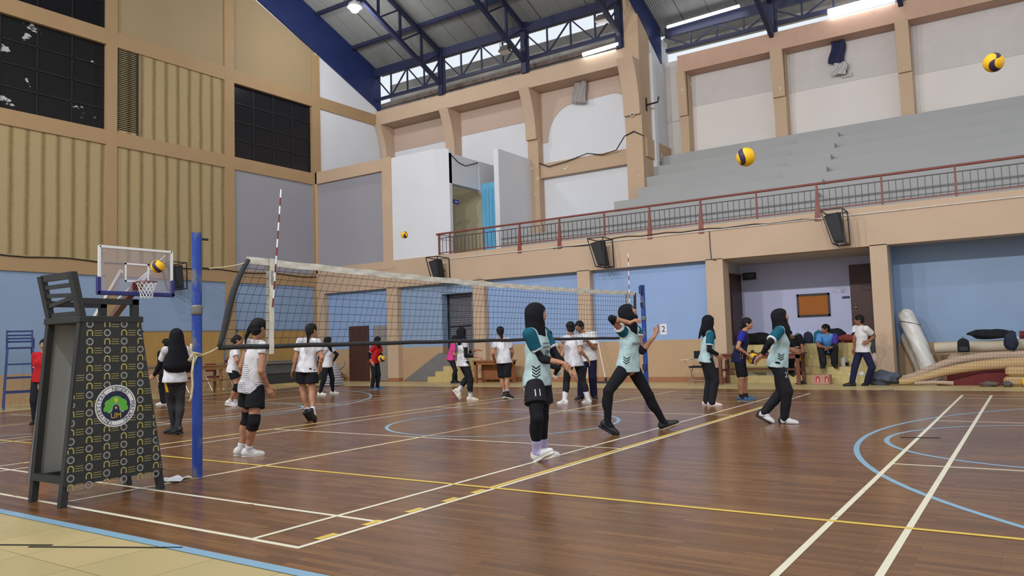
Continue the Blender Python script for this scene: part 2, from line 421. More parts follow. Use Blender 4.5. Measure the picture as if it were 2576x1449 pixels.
# dark windows of the end wall, with slim glazing bars; painted-out panes that have flaked
FILM = worn('black_painted_glass', (30,29,30), (186,186,184), 0.63, 1.6, rough=0.35, edge=0.02, vstretch=(1,.7,1.3))
BARM = mat('black_window_bar', (38,36,38), 0.5)
def pane_window(n, y0, y1, z0, z1, nc, nr, glass):
    f = MB(); d = 0.03
    for k in range(nc+1): y = y0+(y1-y0)*k/nc; f.box((XL-0.2, y-d/2, z0), (XL-0.12, y+d/2, z1))
    for k in range(nr+1): z = z0+(z1-z0)*k/nr; f.box((XL-0.2, y0, z-d/2), (XL-0.12, y1, z+d/2))
    o = f.build('window_%d' % n, BARM, kind='structure')
    gl = MB(); gl.box((XL-0.18, y0, z0), (XL-0.15, y1, z1)); gl.build('glazing', glass, o)
    return o
pane_window(1, 8.37, 12.14, 7.92, 10.53, 4, 4, FILM)
pane_window(2, 8.37, 12.14, 11.0, 16.0, 4, 6, DARKW)
pane_window(3, 16.6, 20.1, 7.92, 10.53, 4, 4, DARKW)
lv = MB()
lv.box((XL-0.12, 12.47, 7.95), (XL-0.08, 13.13, 10.53))
for k in range(42):
    z = 8.0+k*0.06
    lv.add([(XL-0.07,12.50,z),(XL-0.07,13.10,z),(XL-0.015,13.10,z+0.035),(XL-0.015,12.50,z+0.035)], [(0,1,2,3)])
lv.box((XL-0.1,12.47,7.95), (XL-0.01,12.50,10.53)); lv.box((XL-0.1,13.10,7.95), (XL-0.01,13.14,10.53))
lv.build('window_4', BARM, kind='structure')

# ------------------------------------------------------------------ side wall below the balcony
COLX = [(-18.92,-18.42), (-15.12,-14.66), (-11.22,-10.8), (-7.26,-6.79), (-3.18,-2.8), (1.0,1.45), (4.9,5.4)]
s = MB()
# balcony fascia and slab
s.box((XL-0.3, YF, 3.28), (XR, YF+0.35, 4.24), 0)
s.box((XL-0.3, YF-0.015, 3.95), (-18.5, YF+0.3, 4.06), 0)
for a, b in COLX: s.box((a, YF, -0.05), (b, YF+0.45, 3.3), 0)
s.box((XL-0.3, YF+0.003, -0.05), (-22.1, YF+0.45, 3.3), 0)
# shallow blue panels with dado
for a, b in ((-22.1,-18.92), (-14.66,-11.22), (-10.8,-7.26)):
    s.box((a-.1, YF+0.22, -0.05), (b+.1, YF+0.5, 1.17), 2); s.box((a-.1, YF+0.22, 1.17), (b+.1, YF+0.5, 3.35), 1)
s.build('wall_right', [TAN_R, BLUE, DADO], kind='structure')
# grey framed panel over the balcony edge, end bay (between the corner and the white block)
u = MB()
u.box((XL-0.1, YF, 4.06), (-22.42, YF+0.4, 7.95), 0)
u.box((-22.42, YF+0.1, 4.02), (-19.02, YF+0.3, 7.5), 1)
u.box((XL-0.1, YF, 7.5), (-19.03, YF+0.4, 7.95), 0)
u.box((-19.03, YF-.005, 4.065), (-18.58, YF+0.4, 7.95), 0)
u.build('wall_corner', [TAN_R, LILAC], kind='structure')
for i, (x0, x1) in enumerate(((-18.92,-18.42), (-14.66,-11.22), (-10.8,-7.26), (-22.1,-18.92))):
    k = MB(); k.box((x0, YF+0.2, 0), (x1, YF+0.235, 0.14))
    if i: k.build('baseboard_%d' % i, SKIRT, kind='structure')
k = MB()
for a, b in COLX[:6]: k.box((a-0.012, YF-0.012, 0), (b+0.012, YF+0.2, 0.12))
k.build('baseboard_columns', SKIRT, kind='structure')
# balcony slab floor + underside (lobby ceilings)
c = MB(); c.box((XL-0.2, YF+0.2, 3.75), (XR, 25.5, 4.24), 0); c.box((XL-0.2, YF+0.35, 3.32), (XR, 25.5, 3.7), 1)
c.build('floor_balcony', [GREYC, mat('white_soffit', (200,192,184), 0.85, 0.05)], kind='structure')
# white wires / ledge along the fascia
k = MB(); k.box((-16.4, YF-0.03, 4.06), (XR, YF, 4.085)); k.build('trim_3', mat('pale_ledge_paint', (214,206,196), 0.7, 0.2, 8), kind='structure')

# second bay: shallow blue panel, shutter doorway and its steps
r = MB()
PB = YF+0.22
r.box((-18.5, PB, 1.17), (-16.6, PB+0.3, 3.35), 0); r.box((-18.5, PB, -0.05), (-16.6, PB+0.3, 1.17), 1)
r.box((-16.6, PB, 2.93), (-15.0, PB+0.3, 3.35), 0)
r.box((-15.14, PB+0.1, -0.05), (-14.7, PB+1.2, 3.35), 0)
r.box((-18.5, PB+0.9, -0.05), (-14.7, PB+1.1, 3.35), 0)
r.prism([(-18.36, PB-0.03, 0.02), (-16.62, PB-0.03, 0.02), (-16.62, PB-0.03, 0.95), (-16.75, PB-0.03, 0.95)], (0, 0.05, 0), 2)
r.box((-16.62, PB-0.03, -0.02), (-15.12, PB+0.95, 0.9), 2)
r.build('wall_shutter_bay', [BLUE_D, DADO, mat('grey_worn_cement', (122,120,122), 0.85, 0.15, 4)], kind='structure')
r = MB()
for k in range(5): r.box((-17.05+0.30*k, PB-0.30+0.05*k, -0.02), (-15.12, PB-0.031, 0.17*(k+1)), 0)
r.build('floor_stair', STEPT, kind='structure')
def shutter_mat():
    m = bpy.data.materials.new('grey_roller_shutter'); m.use_nodes = True
    N = m.node_tree.nodes; L = m.node_tree.links; b = N['Principled BSDF']; b.inputs['Roughness'].default_value = 0.5; b.inputs['Metallic'].default_value = 0.3
    b.inputs['Base Color'].default_value = rgb((128,128,138))
    tc = N.new('ShaderNodeTexCoord'); wv = N.new('ShaderNodeTexWave'); wv.bands_direction = 'Z'; wv.inputs['Scale'].default_value = 4.2
    L.new(tc.outputs['Object'], wv.inputs['Vector']); bp = N.new('ShaderNodeBump'); bp.inputs['Distance'].default_value = 0.03; bp.inputs['Strength'].default_value = 0.9
    L.new(wv.outputs['Fac'], bp.inputs['Height']); L.new(bp.outputs['Normal'], b.inputs['Normal'])
    return m
SHUT = shutter_mat()
sh = MB(); sh.box((-16.58, YF+0.62, 0.9), (-15.16, YF+0.66, 2.96))
so = sh.build('door_1', SHUT, kind='structure')
sh = MB(); sh.box((-15.62, YF+0.57, 0.9), (-15.52, YF+0.62, 2.95)); sh.build('shutter_guide', mat('galvanised_steel', (150,150,155), 0.4, 0.1, 5, metal=0.6), so)
sh = MB(); sh.cyl((-16.55, YF+0.59, 1.83), (-15.2, YF+0.59, 1.85), 0.02, 8); sh.build('locking_bar', mat('black_metal', (30,30,32), 0.45), so)
# brown door + grey panel in the first bay
d = MB(); d.bbox((-20.95, YF+0.12, 0.0), (-20.0, YF+0.21, 2.0), 0.01)
do = d.build('door_2', BROWND, kind='structure')
d = MB(); d.ball((-20.88, YF+0.09, 0.95), 0.03, 6); d.build('door_knob', MATS['black_metal'], do)
d = MB(); d.box((-19.72, YF+0.16, 0.02), (-18.95, YF+0.22, 1.98)); d.build('door_3', mat('grey_door_paint', (146,140,136), 0.6, 0.08), kind='structure')

# lobby (fifth bay)
b = MB()
LY = 22.35
b.box((-7.25, LY, -0.05), (-2.9, LY+0.2, 3.4), 0)
b.box((-7.25, YF+0.45, -0.05), (-7.02, LY, 3.4), 2)
b.box((-3.1, YF+0.44, -0.05), (-2.9, LY+.2, 3.4), 2)
b.build('wall_lobby', [LILAC_W, GREYP, mat('pale_grey_wall', (190,188,190), 0.8, 0.05)], kind='structure')
b = MB(); b.box((-7.2, YF+0.36, 3.26), (-2.9, LY+.1, 3.33)); b.build('ceiling_lobby', MATS['white_soffit'], kind='structure')
b = MB()
for k, z in enumerate((0.19, 0.38, 0.57, 0.96)):
    b.box((-7.0, YF+0.02+0.32*k, -0.02), (-3.1, LY, z))
b.build('floor_lobby_steps', STEPT, kind='structure')
d = MB(); d.bbox((-4.05, LY-0.05, 0.96), (-3.18, LY+0.02, 3.03), 0.008); do = d.build('door_4', BROWND, kind='structure')
d = MB(); d.ball((-3.92, LY-0.08, 1.88), 0.03, 6); d.ball((-3.92, LY-0.08, 1.97), 0.02, 6); d.build('door_knob', mat('brushed_steel', (190,190,190), 0.35, metal=0.8), do)
d = MB(); d.bbox((-7.03, LY-0.95, 0.96), (-6.97, LY-0.06, 2.98), 0.008); do = d.build('door_5', BROWND, kind='structure')
d = MB(); d.bar((-6.95, LY-0.18, 1.75), (-6.95, LY-0.32, 1.75), 0.025, 0.02); d.build('door_handle', MATS['brushed_steel'], do)
# deep blue bay with the mats
b = MB()
b.box((-2.85, 21.3, 0.0), (1.2, 21.5, 0.93), 1); b.box((-2.85, 21.3, 0.93), (1.2, 21.5, 3.4), 0)
b.box((-2.9, YF+0.43, 0), (-2.835, 21.4, 3.4), 0); b.box((1.02, YF+0.4, 0), (1.2, 21.4, 3.4), 0)
b.build('wall_mat_bay', [BLUE_D, DADO], kind='structure')

# ------------------------------------------------------------------ upper side wall, near (west) part, with corbels
YU = 24.4; YB = 23.6
a = MB()
a.box((XL-0.2, YU, 4.2), (-10.3, YU+0.25, 11.0), 0)
a.box((-10.66, 23.75, 4.2), (-10.44, 26.2, 11.9), 0)               # return wall beside the stands
a.build('wall_upper', WHITE, kind='structure')
a = MB()
a.box((XL-0.1, YB, 10.53), (-10.47, YU+0.1, 11.12), 0)
a.build('trim_4', TAN_R, kind='structure')
UPC = [(-22.5,-22.2), (-19.05,-18.6), (-15.25,-14.8), (-11.02,-10.42)]
a = MB()
for i, (x0, x1) in enumerate(UPC):
    yf = YU-0.35 if i < 3 else YB-0.02
    a.box((x0, yf, 4.2), (x1, YU+0.05, 10.6 if i < 3 else 14.5), 1 if i >= 2 else 0)
    # curved corbel under the beam
    prof = [(YU-0.3, 8.7), (yf-0.12 if i < 3 else yf-0.12, 8.7)]
    for q in range(9):
        t_ = q/8; prof.append((yf-0.12-0.42*(t_**2.2), 8.75+1.8*t_))
    prof.append((YU-0.3, 10.55))
    a.prism([(x0+.006, y, z) for y, z in prof], (x1-x0-.012, 0, 0), 0)
a.build('trim_5', [TAN_R, WORN_T], kind='structure')
# beige painted lintel band with an arch in the third bay, lower band beam
a = MB()
for x0, x1, zb in ((-22.2,-19.05, 9.5), (-18.6,-15.25, 9.55)): a.box((x0, YU-0.02, zb), (x1, YU+0.02, 10.6))
ar = [(-14.8, 10.6), (-14.8, 8.6)]
for q in range(9):
    t_ = PI/2*q/8; ar.append((-14.55+1.05*(1-math.cos(t_)), 8.6+1.25*math.sin(t_)))
ar += [(-11.9, 9.9)]
for q in range(1, 7):
    t_ = PI/2*q/6; ar.append((-11.9+0.75*math.sin(t_), 9.15+0.75*math.cos(t_)))
ar += [(-11.02, 9.1), (-11.02, 10.6)]
a.prism([(x, YU-0.02, z) for x, z in ar], (0, 0.03, 0))
a.build('trim_6', mat('taupe_band_paint', (196,172,156), 0.8, 0.06, 1.0), kind='structure')
a = MB(); a.box((-14.8, YU-0.22, 7.25), (-11.02, YU+.05, 7.78)); a.box((-10.46, 23.8, 7.3), (-10.36, 26.2, 7.95)); a.build('trim_7', WORN_T, kind='structure')

# white stair block on the balcony
a = MB()
a.box((-18.579, YF+0.02, 4.15), (-16.62, YF+0.25, 7.9), 0)
a.prism([(-16.62, YF+0.02, 4.15), (-16.2, YF+0.3, 4.15), (-16.2, YF+0.45, 4.15), (-16.62, YF+0.25, 4.15)], (0, 0, 3.75), 0)
a.box((-16.45, YF+0.3, 6.72), (-16.2, 22.25, 7.76), 0)
a.box((-18.58, YF+0.2, 4.15), (-18.4, 24.3, 7.8), 0)
a.prism([(-16.3, 22.2, 7.76), (-16.3, 22.2, 6.72), (-16.3, 24.0, 5.3), (-16.3, 24.3, 7.76)], (0.12, 0, 0), 0)
a.box((-18.5, 22.6, 4.2), (-16.2, 22.8, 7.5), 1)
a.prism([(-15.35, 21.95, 4.2), (-15.35, 24.4, 4.2), (-15.35, 24.4, 8.0), (-15.35, 21.95, 8.0)], (0.2, 0, 0), 0)
a.build('wall_stair_block', [WHITE, mat('ochre_cream_paint', (196,184,150), 0.8, 0.06)], kind='structure')
a = MB(); a.bbox((-16.18, 22.3, 4.24), (-15.36, 22.36, 6.95), 0.01)
for k in range(5): a.box((-16.06+0.155*k, 22.275, 4.6), (-16.0+0.155*k, 22.31, 6.75))
a.build('door_6', mat('sky_blue_door_paint', (108,178,214), 0.5, 0.08), kind='structure')

# ------------------------------------------------------------------ grandstand wing
YW = 25.9
a = MB()
a.box((-10.5, YW, 4.2), (XR, YW+0.25, 11.1), 0)
a.build('wall_stand', mat('warm_white_wall_paint', (226,217,211), 0.8, 0.05, 0.8), kind='structure')
a = MB(); a.box((-9.75, 25.3, 10.42), (XR, YW+0.05, 11.02)); a.build('trim_8', mat('rose_tan_paint', (198,160,138), 0.7, 0.08), kind='structure')
a = MB()
for x0, x1 in ((-9.8,-9.5), (-6.58,-6.2), (-2.9,-2.54), (1.05,1.45)):
    a.box((x0, 25.45, 4.2), (x1, YW+0.05, 10.5), 0)
    prof = [(25.5, 8.9), (25.36, 8.9)]+[(25.36-0.12*(q/6)**2, 8.95+1.5*q/6) for q in range(7)]+[(25.5, 10.45)]
    a.prism([(x0, y, z) for y, z in prof], (x1-x0, 0, 0), 0)
a.build('trim_9', WORN_T, kind='structure')
a = MB()
for x0, x1, zb in ((-9.5,-6.58,9.3), (-6.2,-2.9,9.1), (-2.54,1.05,8.9)): a.box((x0, YW-0.015, zb), (x1, YW+0.01, 10.45))
a.build('trim_10', mat('grey_white_band_paint', (206,198,194), 0.8, 0.06), kind='structure')
st = MB()
RIS, TRD = 0.46, 0.64
for k in range(8):
    y = 25.0-TRD*k; z = 7.5-RIS*k
    if z < 4.3: break
    x0 = -10.44 if k < 5 else -13.4+0.0*k
    if k == 4: x0 = -11.0
    if k >= 6: x0 = -14.6
    if k == 5: x0 = -13.2
    st.box((x0, y, 4.2), (XR, y+TRD+0.02 if k else YW, z))
# aisle steps
for k in range(6):
    y = 25.0-TRD*k; z = 7.5-RIS*k
    st.box((-5.75+0.0*k, y-TRD/2, z-RIS), (-4.55, y+0.01, z-RIS/2))
st.build('floor_stand', GREYC, kind='structure')

# ------------------------------------------------------------------ roof: corrugated sheets, purlins, girders, trusses
def roof_mat():
    m = bpy.data.materials.new('grey_corrugated_sheet'); m.use_nodes = True
    N = m.node_tree.nodes; L = m.node_tree.links; b = N['Principled BSDF']; b.inputs['Roughness'].default_value = 0.55; b.inputs['Metallic'].default_value = 0.2
    tc = N.new('ShaderNodeTexCoord'); sp = N.new('ShaderNodeSeparateXYZ'); L.new(tc.outputs['Object'], sp.inputs[0])
    fr = math_node(N, L, 'FRACT', math_node(N, L, 'MULTIPLY', sp.outputs['X'], 1/0.95))
    rp = N.new('ShaderNodeValToRGB'); L.new(fr, rp.inputs['Fac']); rp.color_ramp.interpolation = 'CONSTANT'
    rp.color_ramp.elements[0].color = rgb((84,84,80)); rp.color_ramp.elements[1].position = 0.03; rp.color_ramp.elements[1].color = rgb((146,147,146))
    L.new(rp.outputs['Color'], b.inputs['Base Color'])
    return m
ROOFM = roof_mat()
rf = MB()
def roof_sheet(x0, x1, y0, y1, thick=0.03):
    n = int((x1-x0)/0.076)
    vs = []; fs = []
    for i in range(n*4+1):
        x = x0+(x1-x0)*i/(n*4); h = (0, 0, 0.022, 0.022)[i % 4]
        for y in (y0, y1): vs.append((x, y, roof_z(y)+h))
    for i in range(n*4): fs.append((2*i, 2*i+1, 2*i+3, 2*i+2))
    rf.add(vs, fs)
roof_sheet(XL-0.1, -10.9, 10.0, 24.15)
roof_sheet(-10.9, XR, 10.0, 25.9)
rf.build('ceiling_roof_sheet', ROOFM, kind='structure')
rf = MB()
rf.add([(XL-.1, 10.0, roof_z(10.0)), (XR, 10.0, roof_z(10.0)), (XR, -5, roof_z(-5)), (XL-.1, -5, roof_z(-5))], [(0,1,2,3)])
rf.build('ceiling_roof_near_slope', ROOFM, kind='structure')
pu = MB()
for k in range(8):
    y = 22.25-1.9*k
    if y < 10: break
    pu.bar((XL, y, roof_z(y)-0.09), (XR, y, roof_z(y)-0.09), 0.10, 0.16, up=(0,0.38,1))
for y in (20.9, 18.1): pass
pu.build('trim_11', NAVY, kind='structure')
def girder(x0, x1, y, zb, zt, posts, nb):
    q = MB()
    q.bar((x0, y, zt), (x1, y, zt), 0.12, 0.34); q.bar((x0, y, zb), (x1, y, zb), 0.10, 0.12)
    for i in range(len(posts)-1):
        a0, a1 = posts[i], posts[i+1]
        for k in range(nb):
            xa = a0+(a1-a0)*k/nb; xb = a0+(a1-a0)*(k+1)/nb
            if k: q.bar((xa, y, zb), (xa, y, zt), 0.055, 0.055)
            if k % 2 == 0: q.bar((xa, y, zt-.15), (xb, y, zb), 0.05, 0.05)
            else: q.bar((xa, y, zb), (xb, y, zt-.15), 0.05, 0.05)
    return q
girder(XL, -10.95, 23.6, 11.62, 12.78, [-22.5,-18.9,-14.95,-11.05], 4).build('eave_girder', NAVY, label='navy steel lattice girder under the roof edge above the three end bays', cat='girder')
girder(-10.2, XR, 25.45, 11.35, 12.0, [-10.2,-6.5,-2.7,1.2,5.0], 4).build('eave_girder', NAVY, label='navy steel lattice girder above the concrete grandstand', cat='girder')
for x, y, z0, z1, nm in ((-18.9,23.6,11.1,13.0,'first from the corner'), (-14.95,23.6,11.1,13.0,'second from the corner'), (-11.1,23.6,11.1,14.4,'beside the tall tan pillar'), (-6.5,25.45,11.0,12.4,'above the grandstand'), (-2.7,25.45,11.0,12.4,'above the grandstand, nearer the frame edge')):
    q = MB(); q.box((x-0.10, y-0.12, z0), (x+0.10, y+0.12, z1)); q.box((x-0.16, y-0.05, z0), (x+0.16, y+0.05, z1))
    q.build('roof_post', NAVY, label='navy steel roof post standing on the tan beam, '+nm, cat='post')
def main_truss(x, label, ye=23.6, ze=11.5):
    q = MB(); ys = [ye, 22.4, 21.2, 20.05, 18.6, 17.0, 15.3, 13.5, 11.8, 10.0]
    tz = lambda y: roof_z(y)-0.22
    bz = lambda y: ze+0.44*(ye-y) if y > 16 else ze+0.44*(ye-16)+0.30*(16-y)
    for i in range(len(ys)-1):
        q.bar((x, ys[i], tz(ys[i])), (x, ys[i+1], tz(ys[i+1])), 0.13, 0.15); q.bar((x, ys[i], bz(ys[i])), (x, ys[i+1], bz(ys[i+1])), 0.13, 0.15)
        if i: q.bar((x, ys[i], bz(ys[i])), (x, ys[i], tz(ys[i])), 0.08, 0.08)
        q.bar((x, ys[i+1], bz(ys[i+1])), (x, ys[i], tz(ys[i])), 0.06, 0.06)
    q.build('roof_truss', NAVY, label=label, cat='truss')
main_truss(-18.9, 'sloping navy steel roof truss nearest the end wall')
main_truss(-14.95, 'sloping navy steel roof truss, second from the end wall')
main_truss(-11.05, 'sloping navy steel roof truss over the tall tan pillar')
main_truss(-6.5, 'sloping navy steel roof truss over the grandstand', 25.4, 10.9)
main_truss(-2.7, 'sloping navy steel roof truss over the grandstand, nearest the frame edge', 25.4, 10.9)
# navy gable over the return wall
g = MB()
g.prism([(-10.40, 23.75, 12.05), (-10.40, 25.5, 10.95), (-10.40, 25.5, roof_z(25.5)), (-10.40, 22.4, roof_z(22.4)), (-10.40, 22.9, 12.5)], (-0.06, 0, 0))
g.build('trim_12', NAVYF, kind='structure')
# outside: concrete canopy beyond the openings, parapet, neighbouring white building
o = MB()
o.box((XL-1, 25.6, 12.28), (-10.7, 25.8, 13.0), 1)
o.prism([(XL-1, 24.75, 11.72), (XL-1, 26.6, 12.6), (XL-1, 26.6, 12.75), (XL-1, 24.75, 11.87)], (11.7, 0, 0), 0)
o.box((XL-1, 24.9, 11.45), (-10.7, 25.1, 11.85), 1)
for x in (-21.0,-19.6,-17.3,-16.2,-13.4,-12.3): o.bar((x, 24.9, 11.9), (x+.16, 24.9, 11.3), 0.1, 0.08, 1)
o.prism([(-10.6, 26.3, 11.9), (-10.6, 28.2, 12.7), (-10.6, 28.2, 12.9), (-10.6, 26.3, 12.1)], (16, 0, 0), 0)
o.box((-10.6, 26.2, 11.6), (XR, 26.45, 12.15), 1)
o.build('wall_outer_canopy', [BROWNC, CONC], kind='structure')
# =================================================================== FIXTURES AND PROPS
BMET = MATS['black_metal']; STEEL = MATS['brushed_steel']
RUST = mat('red_oxide_paint', (134,72,62), 0.5, 0.2, 6)
IRON = mat('dark_iron_bar', (70,66,72), 0.5, 0.1, 6)
YELW = mat('yellow_plastic', (244,190,20), 0.4)
WHT = mat('white_plastic', (232,232,230), 0.45)
BLACKF = mat('black_fabric', (30,30,34), 0.9, 0.2, 20, bump=0.2, bscale=60)
# ---- balcony railing
rail = thing('balcony_railing', 'long red-brown steel balcony railing with thin dark balusters along the grandstand edge', 'railing', (-16.52, YF+0.03, 4.24))
PZ = 4.96
def rl(name, mb, m): return mb.build(name, m, rail, world=True)
yR = YF+0.03
hr = MB(); hr.tube([(-16.6, yR, PZ), (XR, yR, PZ)], 0.032, 10); rl('handrail', hr, RUST)
hr = MB(); hr.bar((-16.5, yR, PZ-0.15), (XR, yR, PZ-0.15), 0.02, 0.025); rl('upper_rail', hr, IRON)
hr = MB(); hr.bar((-16.5, yR, 4.31), (XR, yR, 4.31), 0.03, 0.03); rl('lower_rail', hr, RUST)
posts = [(-16.5,0),(-16.03,0),(-14.63,0),(-13.23,1),(-11.78,1),(-10.26,0),(-8.83,1),(-7.33,1),(-5.82,0),(-4.31,1),(-2.83,0),(-1.29,0),(0.2,1),(1.7,0),(3.2,1)]
for i, (x, gs) in enumerate(posts):
    q = MB()
    if gs: q.prism([(x-0.018, yR-0.02, PZ), (x+0.018, yR-0.02, PZ), (x+0.075, yR-0.055, 4.02), (x-0.075, yR-0.055, 4.02)], (0, 0.045, 0))
    else: q.box((x-0.02, yR-0.02, 4.1 if x > -14 else 4.24), (x+0.02, yR+0.02, PZ))
    rl('post', q, RUST)
    if i < len(posts)-1:
        x2 = posts[i+1][0]; n = max(2, int(round((x2-x)/0.148))); q = MB()
        for k in range(1, n): q.box((x+(x2-x)*k/n-0.007, yR-0.007, 4.31), (x+(x2-x)*k/n+0.007, yR+0.007, PZ-0.15))
        rl('baluster_panel', q, IRON)
# ---- loudspeakers in their wall cages
def cage(x, z, label, slabel, left=False):
    """frame narrower at the bottom; origin at the back top right corner on the wall"""
    T = [(-0.49,-0.63,0.02),(0,-0.63,0.02),(0,-0.02,0),(-0.49,-0.02,0)]
    B = [(-0.27,-0.60,-0.80),(0.02,-0.62,-0.80),(0.02,-0.02,-0.80),(-0.27,-0.02,-0.80)]
    t = thing('speaker_cage', label, 'cage', (0,0,0))
    f = MB()
    for k in range(4):
        f.bar(T[k], T[(k+1) % 4], 0.025, 0.025); f.bar(B[k], B[(k+1) % 4], 0.025, 0.025); f.bar(T[k], B[k], 0.025, 0.025)
    f.build('frame', BMET, t)
    f = MB(); f.bar((-0.2,-0.02,-0.4), (-0.2,-0.2,-0.42), 0.05, 0.04); f.build('wall_bracket', BMET, t)
    s_ = thing('loudspeaker', slabel, 'loudspeaker', (0,0,0))
    c = MB()
    v = [(-0.44,-0.57,-0.12),(-0.10,-0.57,-0.05),(-0.10,-0.26,-0.06),(-0.42,-0.26,-0.12), (-0.25,-0.52,-0.76),(-0.01,-0.52,-0.76),(-0.02,-0.2,-0.76),(-0.25,-0.2,-0.76)]
    c.add(v, [(0,1,2,3),(7,6,5,4),(0,4,5,1),(1,5,6,2),(2,6,7,3),(3,7,4,0)]); c.build('enclosure', mat('black_speaker_cabinet', (42,42,46), 0.8, 0.1, 30), s_, bevel=0.012)
    c = MB(); c.add([(-0.42,-0.576,-0.15),(-0.12,-0.576,-0.09),(-0.03,-0.527,-0.73),(-0.24,-0.527,-0.73)], [(0,1,2,3)]); c.build('grille', mat('charcoal_speaker_grille', (54,54,58), 0.75, 0.25, 120), s_)
    for o in (t, s_): o.location = (x, YF, z)
    return t, s_
cage(-16.05, 4.10, 'black steel speaker cage under the near end of the balcony railing', 'black loudspeaker in the cage under the end of the balcony railing')
cage(-10.0, 4.12, 'black steel speaker cage over the light blue panels, beside the far antenna', 'black loudspeaker in the cage over the light blue panels')
t_, s_ = cage(-3.62, 4.16, 'black steel speaker cage over the lobby opening', 'black loudspeaker in the cage over the lobby opening')
t_, s_ = cage(0, 0, 'black steel speaker cage on the end wall behind the basketball backboard', 'black loudspeaker in the cage behind the basketball backboard')
for o in (t_, s_): o.location = (XL, 14.35, 4.02); o.rotation_euler = (0, 0, math.radians(90))
# ---- net posts
POLE = worn('chipped_blue_pole_paint', (44,74,160), (116,114,112), 0.53, 5.0, rough=0.45, edge=0.08, vstretch=(1,1,.35))
def pole(x, y, h, label):
    t = thing('net_post', label, 'post', (x, y, 0))
    q = MB(); q.lathe([(0.049,0.0),(0.049,h),(0.040,h),(0.040,h-0.03)], n=20); q.build('tube', POLE, t, smooth=True, auto=40)
    q = MB(); q.lathe([(0.053,1.62),(0.055,1.64),(0.055,1.70),(0.053,1.72)], n=20); q.build('sleeve_ring', mat('grey_worn_steel', (128,124,120), 0.5, 0.2, 9, metal=0.3), t, smooth=True)
    return t
p1 = pole(-7.02, 4.72, 2.46, 'chipped blue net post beside the dark umpire chair')
p2 = pole(-7.05, 15.60, 2.40, 'blue net post at the far end, behind the reaching player')
q = MB(); q.tube([(0.0,0.045,2.40),(0.0,0.13,2.40)], 0.012, 6); q.build('hook', BMET, p1)
q = MB(); q.tube([(0,0.045,2.10),(0,0.13,2.10),(0,0.14,2.09)], 0.010, 6); q.build('hook', BMET, p1)
q = MB(); q.box((-0.03,-0.13,2.20), (0.03,-0.045,2.38)); q.build('winch', mat('navy_winch_paint', (40,52,98), 0.5), p2)
q = MB(); q.box((-0.02,-0.11,1.92), (0.02,-0.045,2.02)); q.build('cleat', MATS['navy_winch_paint'], p2)
q = MB(); q.box((-0.04,-0.09,0.55), (0.04,0.0,0.68)); q.build('winch', mat('navy_winch_paint', (40,52,98), 0.5), p2)
# ---- the net
NETC = mat('dark_net_cord', (46,46,52), 0.9); TAPE = mat('white_net_tape', (228,222,208), 0.7, 0.22, 9); DTAPE = mat('charcoal_net_tape', (56,56,58), 0.8, 0.2, 10)
NX = -7.0
def topz(y): t = (y-5.33)/(15.09-5.33); return 2.225-0.02*t-0.055*math.sin(PI*t)
def botz(y): t = (y-4.96)/(15.0-4.96); return 1.285-0.03*t+0.012*math.sin(PI*t)
def ledge(s): return 5.33-0.37*s-0.10*math.sin(PI*s)*(1-s)*0.9+0.0*s   # s=0 top, 1 bottom
def redge(s): return 15.09-0.05*s
def npt(a, s, amp=0.012):
    y = ledge(s)+(redge(s)-ledge(s))*a
    yt = 5.33+(15.09-5.33)*a; yb = 4.96+(15.0-4.96)*a
    z = topz(yt)*(1-s)+botz(yb)*s
    w_ = math.sin(a*37+s*3)*amp*math.sin(PI*s)
    return (NX+w_, y+0.02*math.sin(a*60+s*5)*math.sin(PI*s), z)
net = thing('volleyball_net', 'dark mesh volleyball net with white top tape strung between two blue posts', 'net', (NX, 10.0, 0))
def nb(name, mb, m, par=None, **k): return mb.build(name, m, par or net, world=True, **k)
q = MB()
for i in range(97): q.tube([npt((i+0.5)/97, s/9) for s in range(10)], 0.0024, 4)
for j in range(1, 10): q.tube([npt(a/70, j/10, 0.016) for a in range(71)], 0.0026, 4)
nb('net_mesh', q, NETC)
q = MB()
def tp(u, v):
    a = u; y = 5.31+(15.11-5.31)*a
    return (NX-0.012+0.006*math.sin(a*140)*math.sin(v*PI), y, topz(y)+0.03-0.075*v+0.004*math.sin(a*75))
q.grid(tp, 160, 3); q.grid(lambda u, v: (tp(u, 1-v)[0]+0.022, tp(u, 1-v)[1], tp(u, 1-v)[2]), 160, 3); nb('top_tape', q, TAPE, smooth=True)
q = MB(); q.tube([(NX, 4.96+(15.0-4.96)*a/40, botz(4.96+(15.0-4.96)*a/40)+0.003*math.sin(a*1.7)) for a in range(41)], 0.026, 8); nb('bottom_tape', q, DTAPE, smooth=True)
q = MB(); q.tube([(NX, ledge(s/14), topz(5.33)*(1-s/14)+botz(4.96)*s/14) for s in range(15)], [0.024+0.012*math.sin(PI*s/14) for s in range(15)], 8); nb('edge_sleeve', q, DTAPE, smooth=True)
q = MB(); q.tube([(NX, redge(s/8), topz(15.09)*(1-s/8)+botz(15.0)*s/8) for s in range(9)], 0.03, 8); nb('edge_sleeve', q, DTAPE, smooth=True)
